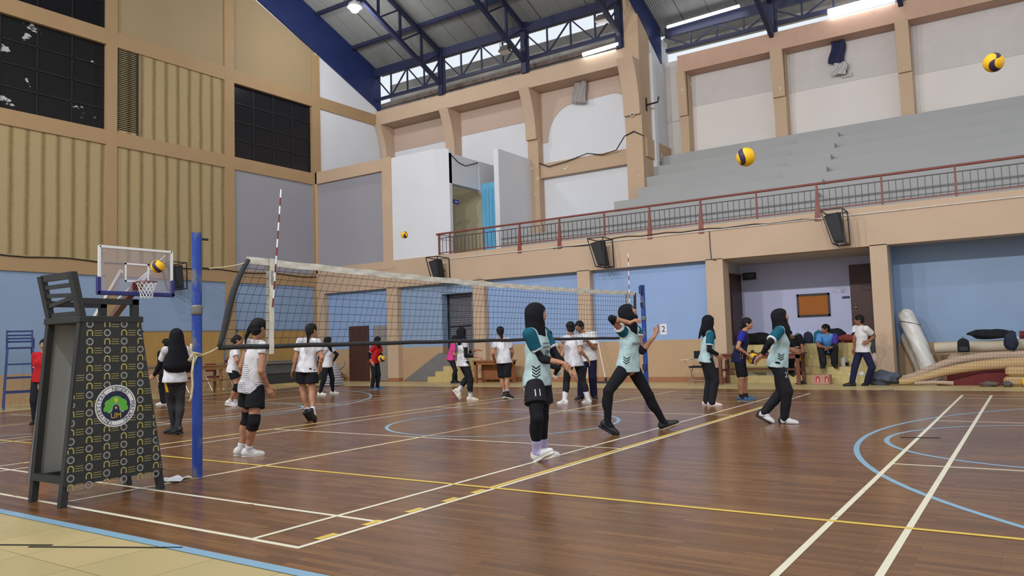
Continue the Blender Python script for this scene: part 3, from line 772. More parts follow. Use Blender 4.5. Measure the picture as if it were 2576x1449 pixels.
for y, lb in ((5.62, 'near'), (14.72, 'far')):
    q = MB()
    def st_(u, v): return (NX-0.028, y-0.033+0.066*u-0.02*v, topz(y)+0.035-(topz(y)+0.035-1.20)*v)
    q.grid(st_, 2, 12); q.grid(lambda u, v: (NX+0.030+0.004*math.sin(v*22), st_(1-u, v)[1], st_(1-u, v)[2]), 2, 12)
    so = nb('side_tape', q, TAPE)
    # antenna: red and white bands
    q = MB(); base = (NX+0.035, y, topz(y)-0.5); tip = (NX+0.035, y+0.13 if lb == 'near' else y+0.06, topz(y)+0.83)
    for k in range(14):
        a_ = V(base).lerp(V(tip), k/14); b_ = V(base).lerp(V(tip), (k+1)/14); q.tube([a_, b_], 0.0085, 8, (k if lb == 'near' else (k if k > 8 else k)) % 2)
    nb('antenna', q, [mat('red_antenna_band', (122,36,40) if True else 0, 0.5), WHT])
    if lb == 'near':
        vs, fs = text_mb('molten', 0.058); q = MB()
        q.add([(NX+0.0375, y+v[1]-0.003, 2.04-v[0]) for v in vs], fs); nb('tape_lettering', q, BMET, so)
ROPE = mat('cream_rope', (216,200,160), 0.9, 0.2, 30)
q = MB(); q.tube([(NX, 4.85, 2.10), (NX, 5.0, 2.12), (NX, 5.18, 2.155), (NX, 5.33, 2.20)], 0.006, 6); nb('tension_cord', q, ROPE)
q = MB(); q.tube([(NX, 15.09, 2.2), (NX, 15.55, 2.1)], 0.006, 6); nb('tension_cord', q, ROPE)
q = MB()
q.tube([(NX, 4.96, 1.29), (NX+.03, 4.84, 1.245), (NX+0.05, 4.72, 1.21), (NX+.035, 4.66, 1.205), (NX-.03, 4.66, 1.2), (NX-.055, 4.72, 1.205), (NX, 4.80, 1.215)], 0.009, 6)
q.tube([(NX+.05, 4.72, 1.22), (NX+.06, 4.63, 1.24), (NX+.05, 4.58, 1.17), (NX+.06, 4.63, 1.13), (NX+.06, 4.66, 1.2), (NX+.05, 4.60, 1.26), (NX+.05,4.61,1.33)], 0.013, 6)
q.tube([(NX+.06, 4.63, 1.2), (NX+.06, 4.61, 1.05), (NX+.055, 4.62, 0.92), (NX+.06, 4.60, 0.80), (NX+0.05,4.585,0.76)], 0.011, 6)
nb('tie_rope', q, ROPE, smooth=True)
# ---- near umpire chair
UC = mat('charcoal_chair_paint', (46,46,46), 0.55, 0.15, 5)
uch = thing('umpire_chair', 'tall charcoal umpire chair clad in a patterned banner with a round crest', 'umpire chair', (-7.02, 3.72, 0))
def ub(name, mb, m, par=None, **k): return mb.build(name, m, par or uch, world=True, **k)
XA, XBk = -6.75, -7.29
def leg(x, yb, yt, h): 
    q = MB(); q.bar((x, yb, 0), (x, yt, h), 0.055, 0.055); ub('leg', q, UC)
leg(XA, 3.29, 3.44, 1.57); leg(XBk, 3.31, 3.44, 1.57); leg(XA, 4.16, 3.92, 1.57); leg(XBk, 4.16, 3.92, 1.57)
q = MB(); q.box((XBk-.04, 3.40, 1.53), (XA+.04, 3.97, 1.585)); ub('seat', q, UC, bevel=0.006)
q = MB()
for y, z in ((3.315,0.215),(4.12,0.215)): q.bar((XBk, y, z), (XA, y, z), 0.045, 0.06)
q.bar((XBk, 3.31, 0.2), (XBk, 4.13, 0.2), 0.04, 0.05); q.bar((XA-.01, 3.31, 0.2), (XA-.01, 4.13, 0.2), 0.04, 0.05); ub('lower_frame', q, UC)
bk = MB()
def by(z): return 3.44-0.08*(z-1.57)/0.38
for x in (XA-.005, XBk+.005):
    bk = MB(); bk.bar((x, by(1.55), 1.55), (x, by(1.96), 1.96), 0.07, 0.05); ub('backrest_post', bk, UC)
for z, dz, h in ((1.935,0,0.06),(1.855,0,0.035),(1.775,0.01,0.035),(1.72,-0.035,0.035),(1.60,0.0,0.06)):
    q = MB(); q.bar((XBk, by(z+dz), z+dz), (XA, by(z-dz), z-dz), 0.025, h); ub('backrest_slat', q, UC)
for x in (XA, XBk):
    q = MB(); q.bar((x, 3.40, 1.715), (x, 3.935, 1.715), 0.05, 0.05); q.bar((x, 3.905, 1.57), (x, 3.905, 1.74), 0.06, 0.05, up=(1,0,0)); ub('armrest', q, UC)
BAN = mat('dark_banner_cloth', (52,53,52), 0.75, 0.15, 3); BANB = mat('banner_reverse_cloth', (172,170,166), 0.85, 0.12, 2.5)
def byL(z): t = (z-0.17)/(1.57-0.17); return 3.275+0.155*t, 4.165-0.225*t
for x, sd in ((XA+0.035, 1), (XBk-0.035, -1)):
    q = MB(); a0, b0 = byL(0.17); a1, b1 = byL(1.57)
    o_ = [(x, a0, 0.17), (x, b0, 0.17), (x, b1, 1.57), (x, a1, 1.57)]; i_ = [(x-sd*0.006, p[1], p[2]) for p in o_]
    q.add(o_, [(0,1,2,3) if sd > 0 else (3,2,1,0)], 0); q.add(i_, [(3,2,1,0) if sd > 0 else (0,1,2,3)], 1)
    q.add(o_+i_, [(0,4,5,1),(1,5,6,2),(2,6,7,3),(3,7,4,0)], 0)
    ban = ub('banner', q, [BAN, BANB])
    if sd < 0: continue
    pr = MB(); px = x+0.0015
    def ringp(cy, cz, r, w_, m, a0=0, a1=2*PI, n=20):
        for k in range(n):
            a, b = a0+(a1-a0)*k/n, a0+(a1-a0)*(k+1)/n
            pts = [(px, cy+(r-w_)*math.cos(a), cz+(r-w_)*math.sin(a)), (px, cy+r*math.cos(a), cz+r*math.sin(a)), (px, cy+r*math.cos(b), cz+r*math.sin(b)), (px, cy+(r-w_)*math.cos(b), cz+(r-w_)*math.sin(b))]
            if all(byL(p[2])[0]+.005 < p[1] < byL(p[2])[1]-.005 for p in pts): pr.add(pts, [(0,1,2,3)], m)
    def rect(y0, y1, z0, z1, m):
        y0 = max(y0, byL(z0)[0]+.005); y1 = min(y1, byL(z1)[1]-.005)
        if y1-y0 > 0.008: pr.add([(px,y0,z0),(px,y1,z0),(px,y1,z1),(px,y0,z1)], [(0,1,2,3)], m)
    for j in range(19):
        z = 1.515-0.0755*j
        for i in range(-3, 6):
            y = 3.49+0.098*i*1.62*0.95
            if not (byL(z)[0]-0.04 < y < byL(z)[1]+0.04): continue
            if (i+j) % 2 == 0:
                ringp(y, z, 0.031, 0.008, 0); ringp(y, z, 0.019, 0.004, 2, n=12)
            else:
                ringp(y, z+0.002, 0.028, 0.011, 1, 0, PI, 10); rect(y-0.028, y-0.017, z-0.026, z+0.004, 1); rect(y+0.017, y+0.028, z-0.026, z+0.004, 1)
                for k in range(3): rect(y+0.038, y+0.105, z-0.024+0.02*k, z-0.019+0.02*k, 1)
    ub('banner_print', pr, [mat('grey_print', (168,168,162), 0.7), mat('olive_yellow_print', (176,164,96), 0.7), mat('dim_grey_print', (104,104,100), 0.7)], ban)
    # round crest
    cy, cz, R0 = 3.717, 0.80, 0.182; q = MB()
    def disc(r0, r1, dx, m, n=56):
        for k in range(n):
            a, b = 2*PI*k/n, 2*PI*(k+1)/n
            q.add([(x+dx, cy+r*math.cos(c_), cz+r*math.sin(c_)) for r, c_ in ((r0,a),(r1,a),(r1,b),(r0,b))], [(0,1,2,3)], m)
    disc(0, R0, 0.004, 0); disc(R0*0.915, R0*0.94, 0.0048, 1); disc(0, R0*0.70, 0.0048, 2); disc(R0*0.70, R0*0.715, 0.0052, 1)
    for ch, ang in zip('UNIVERSITAS', [251-12.4*k for k in range(11)]): pass
    def ringtext(txt, a_start, step):
        for k, ch in enumerate(txt):
            if ch == ' ': continue
            a = math.radians(a_start-step*k); vs, fs = text_mb(ch, 0.047); ca, sa = math.cos(a-PI/2), math.sin(a-PI/2)
            q.add([(x+0.0055, cy+0.805*R0*math.cos(a)+v[0]*ca-v[1]*sa, cz+0.805*R0*math.sin(a)+v[0]*sa+v[1]*ca) for v in vs], fs, 1)
    ringtext('UNIVERSITAS', 250, 11.6); ringtext('NEGERI', 97, 10.6); ringtext('MALANG', 7, 12.6)
    def lobe(c0, c1, rx, ry, rot, m, dx=0.0056):
        n = 22; vs = []
        for k in range(n):
            a = 2*PI*k/n; u, v_ = rx*math.cos(a), ry*math.sin(a); cr, sr = math.cos(rot), math.sin(rot)
            vs.append((x+dx, cy+c0+u*cr-v_*sr, cz+c1+u*sr+v_*cr))
        q.add(vs, [tuple(range(n))], m)
    for c0, c1, rx, ry, rt in ((-0.068,-0.012,0.046,0.030,0.5),(0.068,-0.012,0.046,0.030,-0.5),(-0.055,0.028,0.046,0.032,0.25),(0.055,0.028,0.046,0.032,-0.25),(0,0.052,0.056,0.034,0)):
        lobe(c0, c1, rx*1.08, ry*1.12, rt, 2, 0.0056+0.0004*(c1+0.1)*10); lobe(c0, c1, rx, ry, rt, 3, 0.0058+0.0004*(c1+0.1)*10)
    for k in range(24):
        a, b = PI*k/24, PI*(k+1)/24
        for r0, r1, m in ((0.030,0.046,4),):
            q.add([(x+0.0076, cy+r*math.cos(c_), cz-0.035+1.25*r*math.sin(c_)) for r, c_ in ((r0,a),(r1,a),(r1,b),(r0,b))], [(0,1,2,3)], m)
    lobe(0, -0.022, 0.030, 0.034, 0, 2, 0.0078)
    for s_ in (-1, 1): lobe(s_*0.054, -0.046, 0.022, 0.011, -s_*0.5, 4, 0.0078)
    lobe(0, 0.05, 0.017, 0.020, 0, 5, 0.0078)
    stv = [(x+0.0084, cy+(0.016 if k % 2 == 0 else 0.0065)*math.sin(k*PI/5), cz-0.016+(0.016 if k % 2 == 0 else 0.0065)*math.cos(k*PI/5)) for k in range(10)]
    q.add([(x+0.0084, cy, cz-0.016)]+stv, [(0, 1+k, 1+(k+1) % 10) for k in range(10)], 5)
    vs, fs = text_mb('UM', 0.066); q.add([(x+0.0084, cy+v[0], cz-0.085+v[1]) for v in vs], fs, 5)
    ub('crest', q, [mat('crest_white', (226,226,224), 0.5), mat('crest_dark_lettering', (44,44,60), 0.6), mat('crest_navy', (34,34,66), 0.5), mat('crest_green', (96,178,62), 0.5), mat('crest_pale_green', (120,176,138), 0.5), mat('crest_gold', (224,190,70), 0.5)], ban)
# ---- far blue umpire chair
uc2 = thing('umpire_chair', 'tall blue steel umpire chair standing by the end wall', 'umpire chair', (-20.9, 9.15, 0), 0)
UB = mat('navy_chair_paint', (44,58,112), 0.5, 0.15, 6)
for sx, sy in ((1,1),(1,-1),(-1,1),(-1,-1)):
    q = MB(); q.bar((sx*0.52, sy*0.33, 0), (sx*0.27, sy*0.26, 1.5), 0.045, 0.045); q.build('leg', UB, uc2)
q = MB()
for z, f in ((0.4,.73),(0.75,.5),(1.08,.28)):
    for sx in (1, -1): q.bar((sx*(0.27+0.25*f), -0.27-0.05*f, z), (sx*(0.27+0.25*f), 0.27+0.05*f, z), 0.035, 0.035)
    for sy in (1, -1): q.bar((-0.27-0.25*f, sy*(0.26+.07*f), z), (0.27+0.25*f, sy*(0.26+.07*f), z), 0.03, 0.03)
q.build('rung', UB, uc2)
q = MB(); q.bbox((-0.3,-0.3,1.46), (0.3,0.3,1.5), 0.01); q.build('seat', UB, uc2)
q = MB()
for y in (-0.27, 0.27): q.bar((-0.28, y, 1.5), (-0.34, y, 1.93), 0.04, 0.04)
for z in (1.64,1.72,1.80,1.90): q.bar((-0.30-.06*(z-1.5)/.43, -0.29, z), (-0.30-.06*(z-1.5)/.43, 0.29, z), 0.02, 0.045)
q.build('backrest', UB, uc2)
for sy in (-1, 1):
    q = MB(); q.tube([(-0.28, sy*0.28, 1.70), (0.22, sy*0.28, 1.70), (0.26, sy*0.28, 1.66), (0.26, sy*0.28, 1.5)], 0.02, 8); q.build('armrest', UB, uc2)
uc2.rotation_euler = (0, 0, math.radians(-22))
# ---- basketball stand
hoop = thing('basketball_stand', 'glass basketball backboard with navy padding and a red rim by the end wall', 'basketball stand', (-19.6, 10.3, 0))
def hb(name, mb, m, par=None, **k): return mb.build(name, m, par or hoop, world=True, **k)
HX, HY0, HY1, HZ0, HZ1 = -17.72, 9.42, 11.22, 2.68, 3.74
def glass_mat():
    m = bpy.data.materials.new('clear_acrylic_sheet'); m.use_nodes = True; N = m.node_tree.nodes; L = m.node_tree.links
    out = N['Material Output']; b = N['Principled BSDF']; b.inputs['Base Color'].default_value = rgb((214,204,206)); b.inputs['Roughness'].default_value = 0.15
    tr = N.new('ShaderNodeBsdfTransparent'); tr.inputs[0].default_value = (0.93,0.92,0.94,1); mx = N.new('ShaderNodeMixShader'); mx.inputs[0].default_value = 0.20
    L.new(tr.outputs[0], mx.inputs[1]); L.new(b.outputs[0], mx.inputs[2]); L.new(mx.outputs[0], out.inputs[0])
    return m
q = MB(); q.box((HX-0.02, HY0, HZ0+.02), (HX, HY1, HZ1)); bb = hb('backboard', q, glass_mat())
q = MB()
for y in (HY0, HY1): q.box((HX-0.03, y-0.028, HZ0), (HX+0.012, y+0.028, HZ1+.02))
q.box((HX-0.03, HY0, HZ1-0.02), (HX+0.012, HY1, HZ1+0.035)); q.box((HX-0.03, HY0, HZ0-.01), (HX+0.011, HY1, HZ0+0.03)); hb('frame', q, WHT, bb)
q = MB()
for a, b in (((10.02,2.95),(10.06,3.40)),((10.58,2.95),(10.62,3.40))): q.box((HX, a[0], a[1]), (HX+0.006, b[0], b[1]))
q.box((HX, 10.02, 3.36), (HX+0.006, 10.62, 3.40)); q.box((HX, 10.02, 2.95), (HX+0.006, 10.62, 2.99)); hb('target_square', q, WHT, bb)
PADM = mat('navy_vinyl_padding', (52,56,118), 0.5, 0.08)
q = MB(); q.bbox((HX-0.04, HY0-0.06, HZ0-0.06), (HX+0.03, HY1+0.06, HZ0+0.04), 0.015)
for y in (HY0-0.02, HY1+0.02): q.bbox((HX-0.04, y-0.05, HZ0-0.05), (HX+0.03, y+0.05, HZ0+0.36), 0.015)
hb('bottom_padding', q, PADM, bb)
q = MB(); RZ = 2.93
q.tube([(HX+0.40+0.225*math.cos(a*2*PI/28), 10.32+0.225*math.sin(a*2*PI/28), RZ) for a in range(28)], 0.011, 8, closed=True)
q.prism([(HX+0.012, 10.20, RZ-0.16), (HX+0.012, 10.44, RZ-0.16), (HX+0.012, 10.44, RZ+.02), (HX+0.012, 10.20, RZ+.02)], (0.02,0,0))
for sy in (-1, 1): q.bar((HX+0.02, 10.32+sy*0.09, RZ-.01), (HX+0.21, 10.32+sy*0.11, RZ-0.005), 0.03, 0.05); q.bar((HX+0.02, 10.32+sy*0.09, RZ-.12), (HX+0.2, 10.32+sy*0.1, RZ-0.02), 0.02, 0.03)
rim = hb('rim', q, mat('dark_red_rim_paint', (104,44,46), 0.45), smooth=False)
q = MB()
for k in range(12):
    for d in (1, -1):
        pts = []
        for j in range(6):
            a = 2*PI*(k+d*j*0.5)/12; r = 0.22-0.085*min(1, j/3.5); pts.append((HX+0.40+r*math.cos(a), 10.32+r*math.sin(a), RZ-0.01-0.075*j))
        q.tube(pts, 0.006, 4)
hb('rim_net', q, mat('white_net_string', (226,226,222), 0.8), rim)
q = MB()
for sy in (-0.35, 0.35):
    q.bar((HX-0.05, 10.32+sy, 3.2), (-20.0, 10.32+sy*.5, 1.55), 0.07, 0.10)
    q.bar((HX-0.05, 10.32+sy*2.2, HZ1-.08), (-19.0, 10.32+sy*.6, 2.6), 0.03, 0.03)
hb('support_arm', q, WHT)
q = MB(); q.bar((HX-0.05, 10.32, 2.85), (-20.2, 10.32, 1.2), 0.16, 0.12); hb('lower_arm', q, mat('brown_arm_paint', (128,104,92), 0.5))
q = MB(); q.box((-20.3, 9.98, 0.35), (-20.05, 10.66, 1.7)); q.bbox((-21.0, 9.8, 0.0), (-19.3, 10.84, 0.36), 0.03); hb('base', q, mat('grey_machine_paint', (110,114,124), 0.5, 0.1))
# ---- volleyballs
def ball_mat():
    m = bpy.data.materials.new('yellow_navy_ball_panels'); m.use_nodes = True; N = m.node_tree.nodes; L = m.node_tree.links; b = N['Principled BSDF']
    b.inputs['Roughness'].default_value = 0.45; b.inputs['Specular IOR Level'].default_value = 0.35
    tc = N.new('ShaderNodeTexCoord'); sp = N.new('ShaderNodeSeparateXYZ'); L.new(tc.outputs['Object'], sp.inputs[0])
    an = math_node(N, L, 'ARCTAN2', sp.outputs['Y'], sp.outputs['X'])
    z = math_node(N, L, 'MULTIPLY', sp.outputs['Z'], 9.6)
    tw = math_node(N, L, 'MULTIPLY_ADD', z, 1.25, an)
    sn = math_node(N, L, 'SINE', math_node(N, L, 'MULTIPLY', tw, 2.0))
    rp = N.new('ShaderNodeValToRGB'); rp.color_ramp.interpolation = 'CONSTANT'
    L.new(math_node(N, L, 'MULTIPLY_ADD', sn, 0.5, 0.5), rp.inputs['Fac'])
    rp.color_ramp.elements[0].color = rgb((60,48,78)); rp.color_ramp.elements[1].position = 0.22; rp.color_ramp.elements[1].color = rgb((246,190,26))
    L.new(rp.outputs['Color'], b.inputs['Base Color'])
    wv = math_node(N, L, 'ABSOLUTE', math_node(N, L, 'SINE', math_node(N, L, 'MULTIPLY', tw, 6.0)))
    bp = N.new('ShaderNodeBump'); bp.inputs['Distance'].default_value = 0.004; bp.inputs['Strength'].default_value = 0.6
    L.new(math_node(N, L, 'MINIMUM', wv, 0.25), bp.inputs['Height']); L.new(bp.outputs['Normal'], b.inputs['Normal'])
    return m
BALLM = ball_mat(); _bm = [None]
def vball(p, rot, label, r=0.105):
    if _bm[0] is None:
        q = MB(); q.ball((0,0,0), 0.105, 16); o = q.build('volleyball', BALLM, smooth=True); _bm[0] = o.data
    else: o = bpy.data.objects.new('volleyball', _bm[0]); COL.objects.link(o)
    o.location = p; o.rotation_euler = rot
    tag(o, label, 'ball', 'yellow and navy volleyballs'); return o
vball((-11.57,7.08,2.63), (0.3,0.5,0.2), 'yellow volleyball in the air in front of the basketball backboard')
vball((-15.16,17.0,4.48), (1.2,0.2,0.9), 'yellow volleyball in the air against the white stair block')
vball((-2.57,8.62,3.24), (0.6,0.1,1.9), 'yellow volleyball in the air against the grey grandstand steps')
vball((-0.19,9.92,4.15), (1.5,0.4,0.2), 'yellow volleyball high in the air against the white wall above the grandstand')
vball((-18.3,11.55,0.104), (0.3,0.9,0.2), 'yellow volleyball lying on the floor beside the chair with the patterned banner')
vball((-0.20,19.10,0.106), (0.3,0.2,0.2), 'yellow volleyball lying on the floor in front of the rolled mats')
# ---- boards on the end wall, cables
for y0, y1, lb in ((13.3,16.15,'tan pinboard on the end wall behind the net post'), (16.68,20.02,'tan pinboard on the end wall nearest the corner')):
    t = thing('pinboard', lb, 'board', (PX+0.02, (y0+y1)/2, 0.8))
    q = MB(); q.box((PX+.001, y0, 0.82), (PX+0.03, y1, 1.92)); q.build('panel', mat('tan_pinboard_cloth', (186,146,84), 0.9, 0.15, 2), t, world=True)
    q = MB()
    for a, b in (((y0-.02,0.80),(y1+.02,0.84)),((y0-.02,1.90),(y1+.02,1.94)),((y0-.02,0.80),(y0+.02,1.94)),((y1-.02,0.80),(y1+.02,1.94))): q.box((PX+.002, a[0], a[1]), (PX+0.04, b[0], b[1]))
    q.build('frame', mat('aluminium_trim', (150,150,150), 0.4, metal=0.5), t, world=True)
CAB = mat('black_cable', (28,27,30), 0.6)
def cable(pts, r, label, m=CAB):
    q = MB(); q.tube(pts, r, 6); q.build('cable', m, label=label, cat='cable')
cable([(XL+0.02, 8.0+0.5*k, 3.98+0.03*math.sin(k*1.3)-0.002*k) for k in range(26)], 0.016, 'long black cable slung along the tan beam of the end wall')
cable([(-12.0+0.4*k, YF-0.02, 4.05+0.02*math.sin(k*1.7)) for k in range(4)]+[(-9.9+0.4*k, YF-0.02, 4.16+0.02*math.sin(k*2.1)-.006*k) for k in range(15)], 0.012, 'thin black cable running along the balcony fascia')
cable([(-7.1, YF-0.02, 4.05), (-7.1, YF-0.02, 3.6), (-7.08, YF-0.02, 3.3), (-6.95, YF-0.02, 3.25)], 0.01, 'black cable hanging down beside the lobby opening')
cable([(-14.9, 24.1, 7.85), (-14.4, 24.1, 7.62), (-13.6, 24.1, 7.7), (-12.8, 24.12, 7.85), (-12.2, 24.1, 7.7), (-11.6, 24.0, 7.75), (-11.05, 23.54, 8.05), (-10.7, 23.53, 8.15), (-10.38, 23.6, 7.95)], 0.018, 'black cable drooping between the tall pillars of the upper wall')
cable([(-16.18, 20.6, 7.70), (-16.17, 21.0, 7.5), (-16.17, 21.4, 7.45), (-16.17, 21.8, 7.58), (-16.17, 22.15, 7.7)], 0.015, 'looped black cable on the white stair block')
# ---- lamps
def flood(x, y, z, lit, label):
    t = thing('floodlight', label, 'floodlight', (x, y, z))
    q = MB(); q.add([(-.22,-.16,-.09),(.22,-.16,-.09),(.22,.13,-.15),(-.22,.13,-.15),(-.14,-.07,.12),(.14,-.07,.12),(.14,.06,.10),(-.14,.06,.10)], [(4,5,6,7),(0,1,5,4),(1,2,6,5),(2,3,7,6),(3,0,4,7),(3,2,1,0)]); q.build('housing', mat('brown_grey_housing', (98,90,88), 0.6, 0.1), t)
    q = MB(); q.add([(-.2,-.145,-.096),(.2,-.145,-.096),(.2,.115,-.156),(-.2,.115,-.156)], [(3,2,1,0)]); q.build('lens', emis('lit_lamp_glass', (255,250,244), 40) if lit else mat('unlit_lamp_glass', (196,190,182), 0.2), t)
    q = MB(); q.tube([(-.23,0,0),(-.23,0,.25),(.23,0,.25),(.23,0,0)], 0.015, 6); q.bar((0,0,.25), (0,0,.5), .05, .05); q.build('bracket', BMET, t)
    return t
flood(-15.35, 22.9, 11.9, False, 'unlit grey floodlight on the roof truss over the second tan bracket')
flood(-11.4, 22.9, 12.0, False, 'unlit grey floodlight on the roof truss beside the tall pillar')
hl = thing('high_bay_lamp', 'brightly lit round lamp hanging from the roof beside the end wall', 'lamp', (-18.9, 18.87, 13.0))
q = MB(); q.ball((0,0,0), 0.17, 10); q.build('globe', emis('lit_lamp_glass', (255,250,244), 40), hl, smooth=True)
q = MB(); q.lathe([(0.26,0.02),(0.2,0.16),(0.08,0.24),(0.05,0.36)], n=20); q.cyl((0,0,.3), (0,0,.7), .012, 6); q.build('reflector', mat('white_enamel', (220,220,222), 0.4), hl, smooth=True)
def tube_lamp(a, b, label, r=0.035):
    t = thing('tube_lamp', label, 'lamp', a); q = MB(); q.cyl(a, b, r, 10); q.build('tube', emis('lit_tube_glass', (246,248,255), 12), t, world=True)
    q = MB(); q.bar(V(a)+V((0,0.03,.05)), V(b)+V((0,0.03,.05)), 0.07, 0.05); q.build('batten', WHT, t, world=True)
tube_lamp((-12.5, 23.52, 11.2), (-11.12, 23.52, 11.24), 'lit white tube lamp over the tan beam beside the tall pillar', 0.065)
tube_lamp((-9.95, 25.0, 12.0), (-7.4, 25.0, 12.06), 'lit white tube lamp under the roof edge over the grandstand')
tube_lamp((-4.72, 25.26, 11.18), (-2.85, 25.26, 11.22), 'wide lit tube lamp on the beam over the grandstand', 0.14)
# ---- camera, bracket, rags and plates on the upper walls
t = thing('security_camera', 'small white dome camera on the tall tan pillar', 'camera', (-10.72, 23.52, 8.72)); q = MB(); q.ball((0,0,0), 0.075, 10); q.build('shell', WHT, t, smooth=True); q = MB(); q.ball((0.01,-0.05,-0.01), 0.038, 8); q.build('eye', BMET, t, smooth=True)
q = MB(); q.tube([(-10.40, 24.0, 9.1), (-10.0, 24.0, 9.12), (-9.96, 24.0, 9.3)], 0.03, 8); q.box((-10.46,23.95,8.9), (-10.4,24.05,9.35)); q.build('wall_bracket', BMET, label='black L-shaped steel bracket on the white return wall', cat='bracket')
def rag(x, y, z, w_, h, m, label, tip=None):
    q = MB()
    def f(u, v): return (x+w_*(u-.5)*(1+0.35*v)+0.05*math.sin(v*5), y-0.06-0.05*math.sin(u*9+v*3)-0.03*v, z-h*v-(0.10*h*u if v > .9 else 0))
    q.grid(f, 12, 14); o = q.build('rag', m, smooth=True, label=label, cat='rag'); md = o.modifiers.new('t', 'SOLIDIFY'); md.thickness = 0.012; return o
rag(-13.05, 24.25, 10.75, 0.42, 0.95, mat('grey_gauze', (168,160,156), 0.9, 0.25, 6), 'torn grey gauze rag hanging in front of the arch')
rag(-4.62, 25.8, 10.5, 0.36, 0.75, mat('navy_cloth', (44,46,76), 0.9, 0.1, 6), 'navy cloth hanging on the wall over the grandstand')
rag(-4.57, 25.75, 9.70, 0.34, 0.36, mat('clear_grey_plastic', (190,186,184), 0.4, 0.1, 6), 'crumpled grey plastic sheet under the navy cloth')
t = thing('wall_plate', 'small grey plate with a dark stub on the wall over the grandstand', 'plate', (-4.4, 25.86, 9.3)); q = MB(); q.box((-.16,-.03,-.06), (.16,.02,.06)); q.build('plate', mat('grey_tin', (176,176,172), 0.5), t); q = MB(); q.box((-.03,-.05,.09), (.01,.02,.22)); q.build('stub', BMET, t)
# ---- lobby fixtures
t = thing('noticeboard', 'orange noticeboard with a dark frame on the lilac lobby wall', 'board', (-5.02, LY-.02, 1.72)); q = MB(); q.box((-.40,-.02,0), (.40,.02,.56)); q.build('panel', mat('orange_felt', (178,108,52), 0.9, 0.08), t)
q = MB()
for a, b in (((-.43,-.03),(.43,.02)),((-.43,.54),(.43,.60)),((-.43,-.03),(-.38,.6)),((.385,-.03),(.43,.6))): q.box((a[0],-.035,a[1]), (b[0],.015,b[1]))
q.build('frame', mat('dark_wood_frame', (56,44,46), 0.5), t)
t = thing('door_sign', 'black sign on a wall bracket over the left lobby door', 'sign', (-6.7, LY-.15, 2.92)); q = MB(); q.bbox((-.19,-.02,-.10), (.19,.02,.10), .01); q.build('board', mat('black_sign', (34,34,40), 0.4), t); q = MB(); q.bar((-.19,0,.06), (-.3,0.1,.06), .02, .02); q.build('bracket', STEEL, t)
q = MB(); q.box((-.14,-.0225,.01),(.14,-.021,.045)); q.box((-.10,-.0225,-.05),(.12,-.021,-.025)); q.build('lettering', mat('grey_lettering', (96,94,100), 0.5), t)
q = MB(); q.bbox((-4.27, LY-.02, 2.14), (-4.08, LY+.005, 2.20), .004); q.build('name_plate', mat('navy_plate', (36,40,84), 0.4), label='small navy name plate beside the right lobby door', cat='plate')
q = MB(); q.bbox((-4.29, LY-.02, 2.31), (-4.21, LY+.005, 2.40), .004); q.build('light_switch', mat('grey_switch_plastic', (172,170,170), 0.4), label='grey light switch over the navy name plate', cat='switch')
t = thing('stair_sign', 'small blue sign inside the upstairs stair opening', 'sign', (-16.25, 20.75, 6.12)); q = MB(); q.box((-.02,0,-.07), (.02,.3,.07)); q.build('board', mat('royal_blue_sign', (54,50,140), 0.4), t)
q = MB(); q.box((.021,.06,-.012), (.023,.24,.012)); q.build('lettering', WHT, t)
t = thing('number_sheet', 'white paper sheet with a number 2 on the blue wall', 'sheet', (-8.64, YF+.215, 1.32)); q = MB(); q.box((-.10,-.004,0), (.10,.001,.30)); q.build('paper', mat('white_paper', (228,224,236), 0.8), t)
vs, fs = text_mb('2', 0.24); q = MB(); q.add([(v[0], -.006, .15+v[1]) for v in vs], fs); q.build('numeral', BMET, t)
# =================================================================== FURNITURE, BAGS AND LOOSE THINGS
OAK = mat('honey_bench_wood', (168,122,74), .55, .25, 5, stretch=(1,.3,1)); BRW = mat('reddish_brown_table_wood', (116,66,48), .5, .25, 5); ORW = mat('orange_brown_table_wood', (158,100,62), .5, .25, 5)
REDP = mat('dark_red_vinyl', (112,30,36), .5, .15, 8); CHR = mat('chrome_tube', (190,190,192), .25, metal=.8); DGB = mat('dark_grey_locker_paint', (62,62,64), .6, .15, 4); MGB = mat('mid_grey_panel_paint', (98,98,98), .7, .2, 5)
def crumple(c, r, m, name='fold', seed=0, parent=None, amp=.25, n=10, **kw):
    q = MB(); q.ball((0,0,0), 1.0, n); R_ = random.Random(seed); ph = [R_.uniform(0, 6) for _ in range(6)]
    for i, (x, y, z) in enumerate(q.v):
        k = 1+amp*(math.sin(4*x+ph[0]+2*z)*math.sin(5*y+ph[1])+.6*math.sin(7*z+ph[2]+3*x)+.4*math.sin(9*y+ph[3]))
        q.v[i] = (x*r[0]*k, y*r[1]*k, max(-1.0, z*k)*r[2] if z < 0 else z*k*r[2])
    return q
